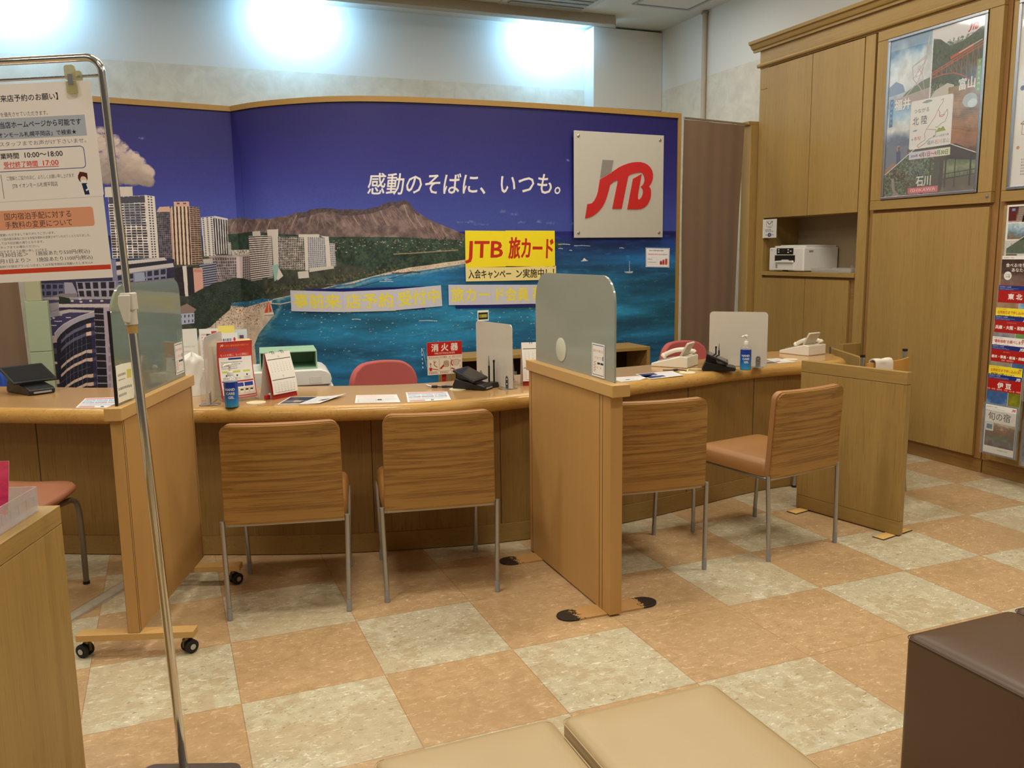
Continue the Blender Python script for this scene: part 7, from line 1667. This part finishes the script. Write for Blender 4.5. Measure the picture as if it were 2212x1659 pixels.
S1.line([(470 - 224 * 1.11, 192 * 1.11), (470 - 224 * 1.11, 262 * 1.11)], 1.6, (90, 100, 80)); S1.line([(0, 262 * 1.11), (470 - 223 * 1.11, 262 * 1.11)], 1.6, (90, 100, 80))
# small bowing clerk drawing
bx, by = 470 - 42 * 1.11, 196 * 1.11
S1.circ(bx, by + 12, 12, (90, 44, 38), 1, 13); S1.circ(bx + 1, by + 18, 8, (236, 206, 190), 1, 9); S1.poly([(bx - 12, by + 8), (bx + 4, by + 10), (bx + 12, by + 16), (bx + 12, by + 2), (bx - 6, by - 2)], (90, 44, 38)); S1.poly([(bx - 7, by + 18), (bx + 8, by + 18), (bx + 6, by + 25), (bx - 5, by + 25)], (240, 240, 240))
S1.poly([(bx - 5, by + 26), (bx + 9, by + 26), (bx + 12, by + 54), (bx, by + 54)], (40, 48, 90)); S1.line([(bx + 8, by + 28), (bx + 11, by + 40), (bx + 4, by + 44)], 4, (238, 236, 236)); S1.line([(bx + 3, by + 54), (bx + 4, by + 70)], 3.4, (236, 206, 190)); S1.line([(bx + 9, by + 54), (bx + 9, by + 70)], 3.4, (236, 206, 190)); S1.circ(bx + 6, by + 71, 10, (120, 116, 120), 0.8, 2.5)
S2 = Canvas(470, 211, 3, (238, 231, 225))
def t2(t, x, y, sz, col=(70, 64, 66), w=None, bold=0.0): S2.text(t, 470 - (232 + (y - 415) * 0.1 - x) * 1.11, (y - 415) * 1.11, sz * 1.11, col, bold=bold, width=None if w is None else w * 1.11)
S2.line([(0, 8 * 1.2), (470, 6)], 1, (190, 180, 176)); S2.rrect(20, 27 * 1.11, 470 - 26 * 1.11, 71 * 1.11, 8, (226, 160, 126))
t2('国内宿泊手配に対する', 8, 462, 17, (76, 58, 54), 152); t2('手数料の変更について', 10, 481, 17, (76, 58, 54), 152)
for k, (t, w) in enumerate((('平素より弊社をご愛顧いただきましてありがとうございます。', 176), ('下記期日[10月1日]より国内宿泊単品における手配手数料を変更させていただくこととなりました。', 256), ('手数料につきましては下記記載の通りとなります。', 150), ('ご不明な点はスタッフまでお尋ねください。', 140), ('何卒ご理解いただきますようお願い申し上げます。', 160))): t2(t, -54, 499 + k * 9.4, 6.5, (96, 88, 88), w)
t2('＜9月30日迄＞', -28, 546, 11, w=88); t2('1施設あたり550円(税込)', 76, 546, 11, w=124); t2('＜10月1日より＞', -32, 560, 11, w=98); t2('1施設あたり1100円(税込)', 78, 560, 11, w=128); t2('※募集型企画旅行の宿泊プランにつきましては手配手数料は頂戴いたしません※', -40, 571, 6.5, (96, 88, 88), 246)
S2.rect(0, 160 * 1.11, 468, 171 * 1.11, (206, 70, 44))
for nm, lab, cv, z1_, h, w, x1 in (('laminated_notice', 'upper laminated notice with opening hours hanging on the chrome sign stand', S1, 1.776, 0.264, 0.453, -0.025), ('laminated_notice', 'lower laminated notice with an orange heading hanging on the chrome sign stand', S2, 1.514, 0.199, 0.453, -0.026)):
    tag(sheet(nm, printed('notice_' + str(h), cv, 0.16, coat=0.3), M['paper'], flat(w, h, SM_ @ Matrix.Translation((x1 - w / 2, -0.0125 if h < 0.25 else -0.0105, z1_ - h / 2)), plane='xz'), th=0.0008), lab, 'notice', None)
kp = thing('bulldog_clip', 'clear yellowish plastic clip gripping the upper laminated notice', 'clip', (0, 0, 0)); kp.matrix_world = SM_ @ Matrix.Translation((-0.066, -0.012, 1.764))
YC = clear('yellowed_clip', (0.86, 0.83, 0.66, 1), 0.08, 0.08, 0.45, rgb(206, 200, 160))
MB().prism(rrect(0.026, 0.034, 0.007, 5, 0, 0.030), -0.009, -0.004, 'y').prism(rrect(0.026, 0.030, 0.006, 5, 0, -0.004), -0.008, -0.0035, 'y').build('front_jaw', YC, kp, bevel=0.001)
MB().prism(rrect(0.022, 0.050, 0.007, 5, 0.008, 0.012), 0.010, 0.014, 'y').build('back_jaw', YC, kp, bevel=0.001)
MB().box(-0.006, -0.010, 0.003, 0.006, -0.0092, 0.026).build('spring', M['steel'], kp)
obx = thing('oak_box_counter', 'oak veneered box counter with a seam below its top in the near left corner', 'counter', (-0.410, -0.686, 0), -0.31)
MB().box(-0.60, -0.95, 0.0, 0.0, 0.0, 0.702).build('body', M['oak'], obx, bevel=0.0015)
MB().box(-0.60, -0.95, 0.7035, 0.0, 0.0, 0.75).build('top', M['oak_h'], obx, bevel=0.0015)
MB().box(-0.597, -0.947, 0.7015, -0.003, -0.003, 0.704).build('seam', M['seam'], obx, smooth=False)
OM = Matrix.Translation((-0.410, -0.686, 0.7505)) @ Matrix.Rotation(-0.31, 4, 'Z')
at = thing('acrylic_tray', 'frosted plastic card tray on the oak box counter', 'tray', tuple(OM @ Vector((0, 0, 0))), -0.31)
TRM = clear('frosted_tray_plastic', (0.93, 0.92, 0.92, 1), 0.10, 0.12, 0.30, rgb(232, 228, 228))
MB().box(-0.36, -0.30, 0.0005, -0.030, -0.045, 0.003).build('floor', TRM, at)
MB().box(-0.033, -0.30, 0.0035, -0.030, -0.045, 0.062).box(-0.36, -0.048, 0.0035, -0.0335, -0.045, 0.062).box(-0.36, -0.30, 0.0035, -0.0335, -0.297, 0.03).build('wall', TRM, at, bevel=0.0006)
m = MB()
for k in range(6):
    m.box(-0.0298, -0.27 + k * 0.038, 0.042, -0.0285, -0.254 + k * 0.038, 0.045).box(-0.0298, -0.257 + k * 0.038, 0.022, -0.0285, -0.254 + k * 0.038, 0.0415)
m.build('moulded_hooks', TRM, at)
pk = Canvas(150, 200, 3, (206, 60, 96)); R = random.Random(2); pk.photo(0, 0, 150, 200, [(214, 84, 110), (206, 66, 100), (190, 50, 90), (206, 80, 110)], 4, 0.3)
for k in range(160): a = R.gauss(0.5, 0.5); pk.circ(120 - 90 * abs(math.sin(a)) + R.uniform(-6, 6), 20 + 150 * (a % 1.0), R.uniform(0.8, 2.2), (240, 190, 200), 0.7)
pk.rect(20, 184, 26, 196, (240, 200, 90)); pk.rect(34, 182, 37, 196, (240, 200, 90))
pkm = printed('pink_leaflet_print', pk, 0.3)
pf_ = thing('pink_leaflet', 'pink leaflet standing upright in the frosted card tray', 'leaflet', tuple(OM @ Vector((-0.178, -0.085, 0.0045))), -0.31)
sheet('front', pkm, M['paper'], lambda u, v: (-0.09 + 0.185 * u + 0.006 * v, 0.018 * v + 0.0, 0.128 * v), pf_, 0.0008, 2, 2)
pg_ = thing('pink_leaflet', 'pink leaflets lying flat in the frosted card tray', 'leaflet', tuple(OM @ Vector((-0.21, -0.18, 0.0036))), -0.31)
sheet('stack', pkm, M['paper'], lambda u, v: (-0.11 + 0.22 * u, -0.075 + 0.15 * v, 0.012), pg_, 0.001); MB().box(-0.11, -0.075, 0.0, 0.11, 0.075, 0.0115).build('stack_pages', M['paper'], pg_, smooth=False)

def ottoman(label, x0, x1, y1, h, mat, depth, group, cushion=0.10):
    o = thing('ottoman', label, 'ottoman', ((x0 + x1) / 2, y1 - depth / 2, 0), 0.0, group); w = x1 - x0
    out = rrect(w, depth, 0.02, 6); n = len(out)
    m = MB(); rg = [(0, 0.004), (0, h - 0.022), (0.002, h - 0.012), (0.010, h - 0.004), (0.03, h + 0.002), (0.09, h + 0.006)]
    vs = []; fs = []
    for ins, z in rg:
        kx, ky = 1 - 2 * ins / w, 1 - 2 * ins / depth
        vs += [(a * kx, b * ky, z) for a, b in out]
    for i in range(len(rg) - 1):
        for k in range(n): fs.append((i * n + k, i * n + (k + 1) % n, (i + 1) * n + (k + 1) % n, (i + 1) * n + k))
    fs += [tuple(range(n - 1, -1, -1)), tuple((len(rg) - 1) * n + k for k in range(n))]
    m.add(vs, fs).build('upholstery', mat, o, ang=0.9)
    MB().tube([(a * (1 + 0.001), b * (1 + 0.001), h - 0.012) for a, b in rrect(w + 0.001, depth + 0.001, 0.02, 6)], 0.0014, 6, closed=True).build('piping', mat, o)
    return o
BEI = leather('beige_leather', rgb(180, 157, 118), 0.42); BRN = leather('brown_leather', rgb(84, 62, 44), 0.40)
ottoman('beige leather ottoman at the bottom edge, the left one of the pair', 0.182, 0.560, -1.508, 0.396, BEI, 0.46, 'beige leather ottomans')
ottoman('beige leather ottoman at the bottom edge, the right one of the pair', 0.582, 0.962, -1.516, 0.396, BEI, 0.46, 'beige leather ottomans')
ottoman('dark brown leather ottoman in the near right corner', 1.549, 1.925, -1.512, 0.396, BRN, 0.46, 'brown leather ottomans')
ottoman('dark brown leather ottoman barely showing at the right edge', 1.937, 2.315, -1.510, 0.396, BRN, 0.46, 'brown leather ottomans')
# floor cable strip
a, b = Vector((-0.80, 0.10, 0)), Vector((-0.33, 0.81, 0)); dd = b - a
cs = thing('cable_cover', 'grey half-round cable cover strip taped across the floor by the rolling partition', 'cable cover', tuple((a + b) / 2), math.atan2(dd.y, dd.x))
MB().prism([(0.028 * math.cos(PI * k / 10), 0.012 * math.sin(PI * k / 10)) for k in range(11)], -dd.length / 2, dd.length / 2, 'x').build('strip', plain('worn_grey_plastic', rgb(166, 158, 140), 0.55, var=0.2, scale=30), cs)
MB().box(-dd.length / 2, -0.04, 0.0, dd.length / 2, 0.04, 0.0008).build('clear_tape', M['clear'], cs)

# ------------------------------------------------------------------ light: warm ceiling panels, cool lamps washing the back wall
def area(name, loc, sx, sy, power, col, rot=(0, 0, 0), spread=PI):
    l = bpy.data.lights.new(name, 'AREA'); l.shape = 'RECTANGLE'; l.size = sx; l.size_y = sy; l.energy = power; l.color = col; l.spread = spread
    o = bpy.data.objects.new(name, l); COL.objects.link(o); o.location = loc; o.rotation_euler = rot; return o
WARM = (1.0, 0.935, 0.81); NEUT = (1.0, 0.97, 0.92)
for i, x in enumerate((-2.4, 0.2, 2.8)):
    for j, (y, pw_) in enumerate(((-4.6, 11), (-2.4, 30), (-0.35, 39))):
        area('ceiling_lamp', (x, y, ZC - 0.03), 0.9, 0.3, pw_, WARM)
for x in (-1.2, 0.9, 3.0): area('ceiling_lamp', (x, 1.6, ZC - 0.03), 1.2, 0.3, 24, WARM)
for x in (-1.4, 1.2, 3.5): area('ceiling_lamp', (x, 3.3, ZC - 0.03), 1.0, 0.3, 13, NEUT)
for x in (-1.08, 1.10, 3.50): area('wall_washer', (x, 4.70, ZC - 0.10), 0.50, 0.04, 13, (0.32, 0.66, 1.0), rot=(math.radians(70), 0, 0))
SC.cycles.max_bounces = 7; SC.cycles.diffuse_bounces = 4; SC.cycles.glossy_bounces = 3; SC.cycles.transmission_bounces = 4; SC.cycles.transparent_max_bounces = 16; SC.cycles.adaptive_threshold = 0.035
w = bpy.data.worlds.new('world'); SC.world = w; w.use_nodes = True
bg = w.node_tree.nodes['Background']; bg.inputs[0].default_value = (1.0, 0.9, 0.76, 1); bg.inputs[1].default_value = 0.10
vs_ = SC.view_settings; vs_.view_transform = 'Standard'; vs_.look = 'None'; vs_.gamma = 1.0; vs_.exposure = -0.10; vs_.use_curve_mapping = False
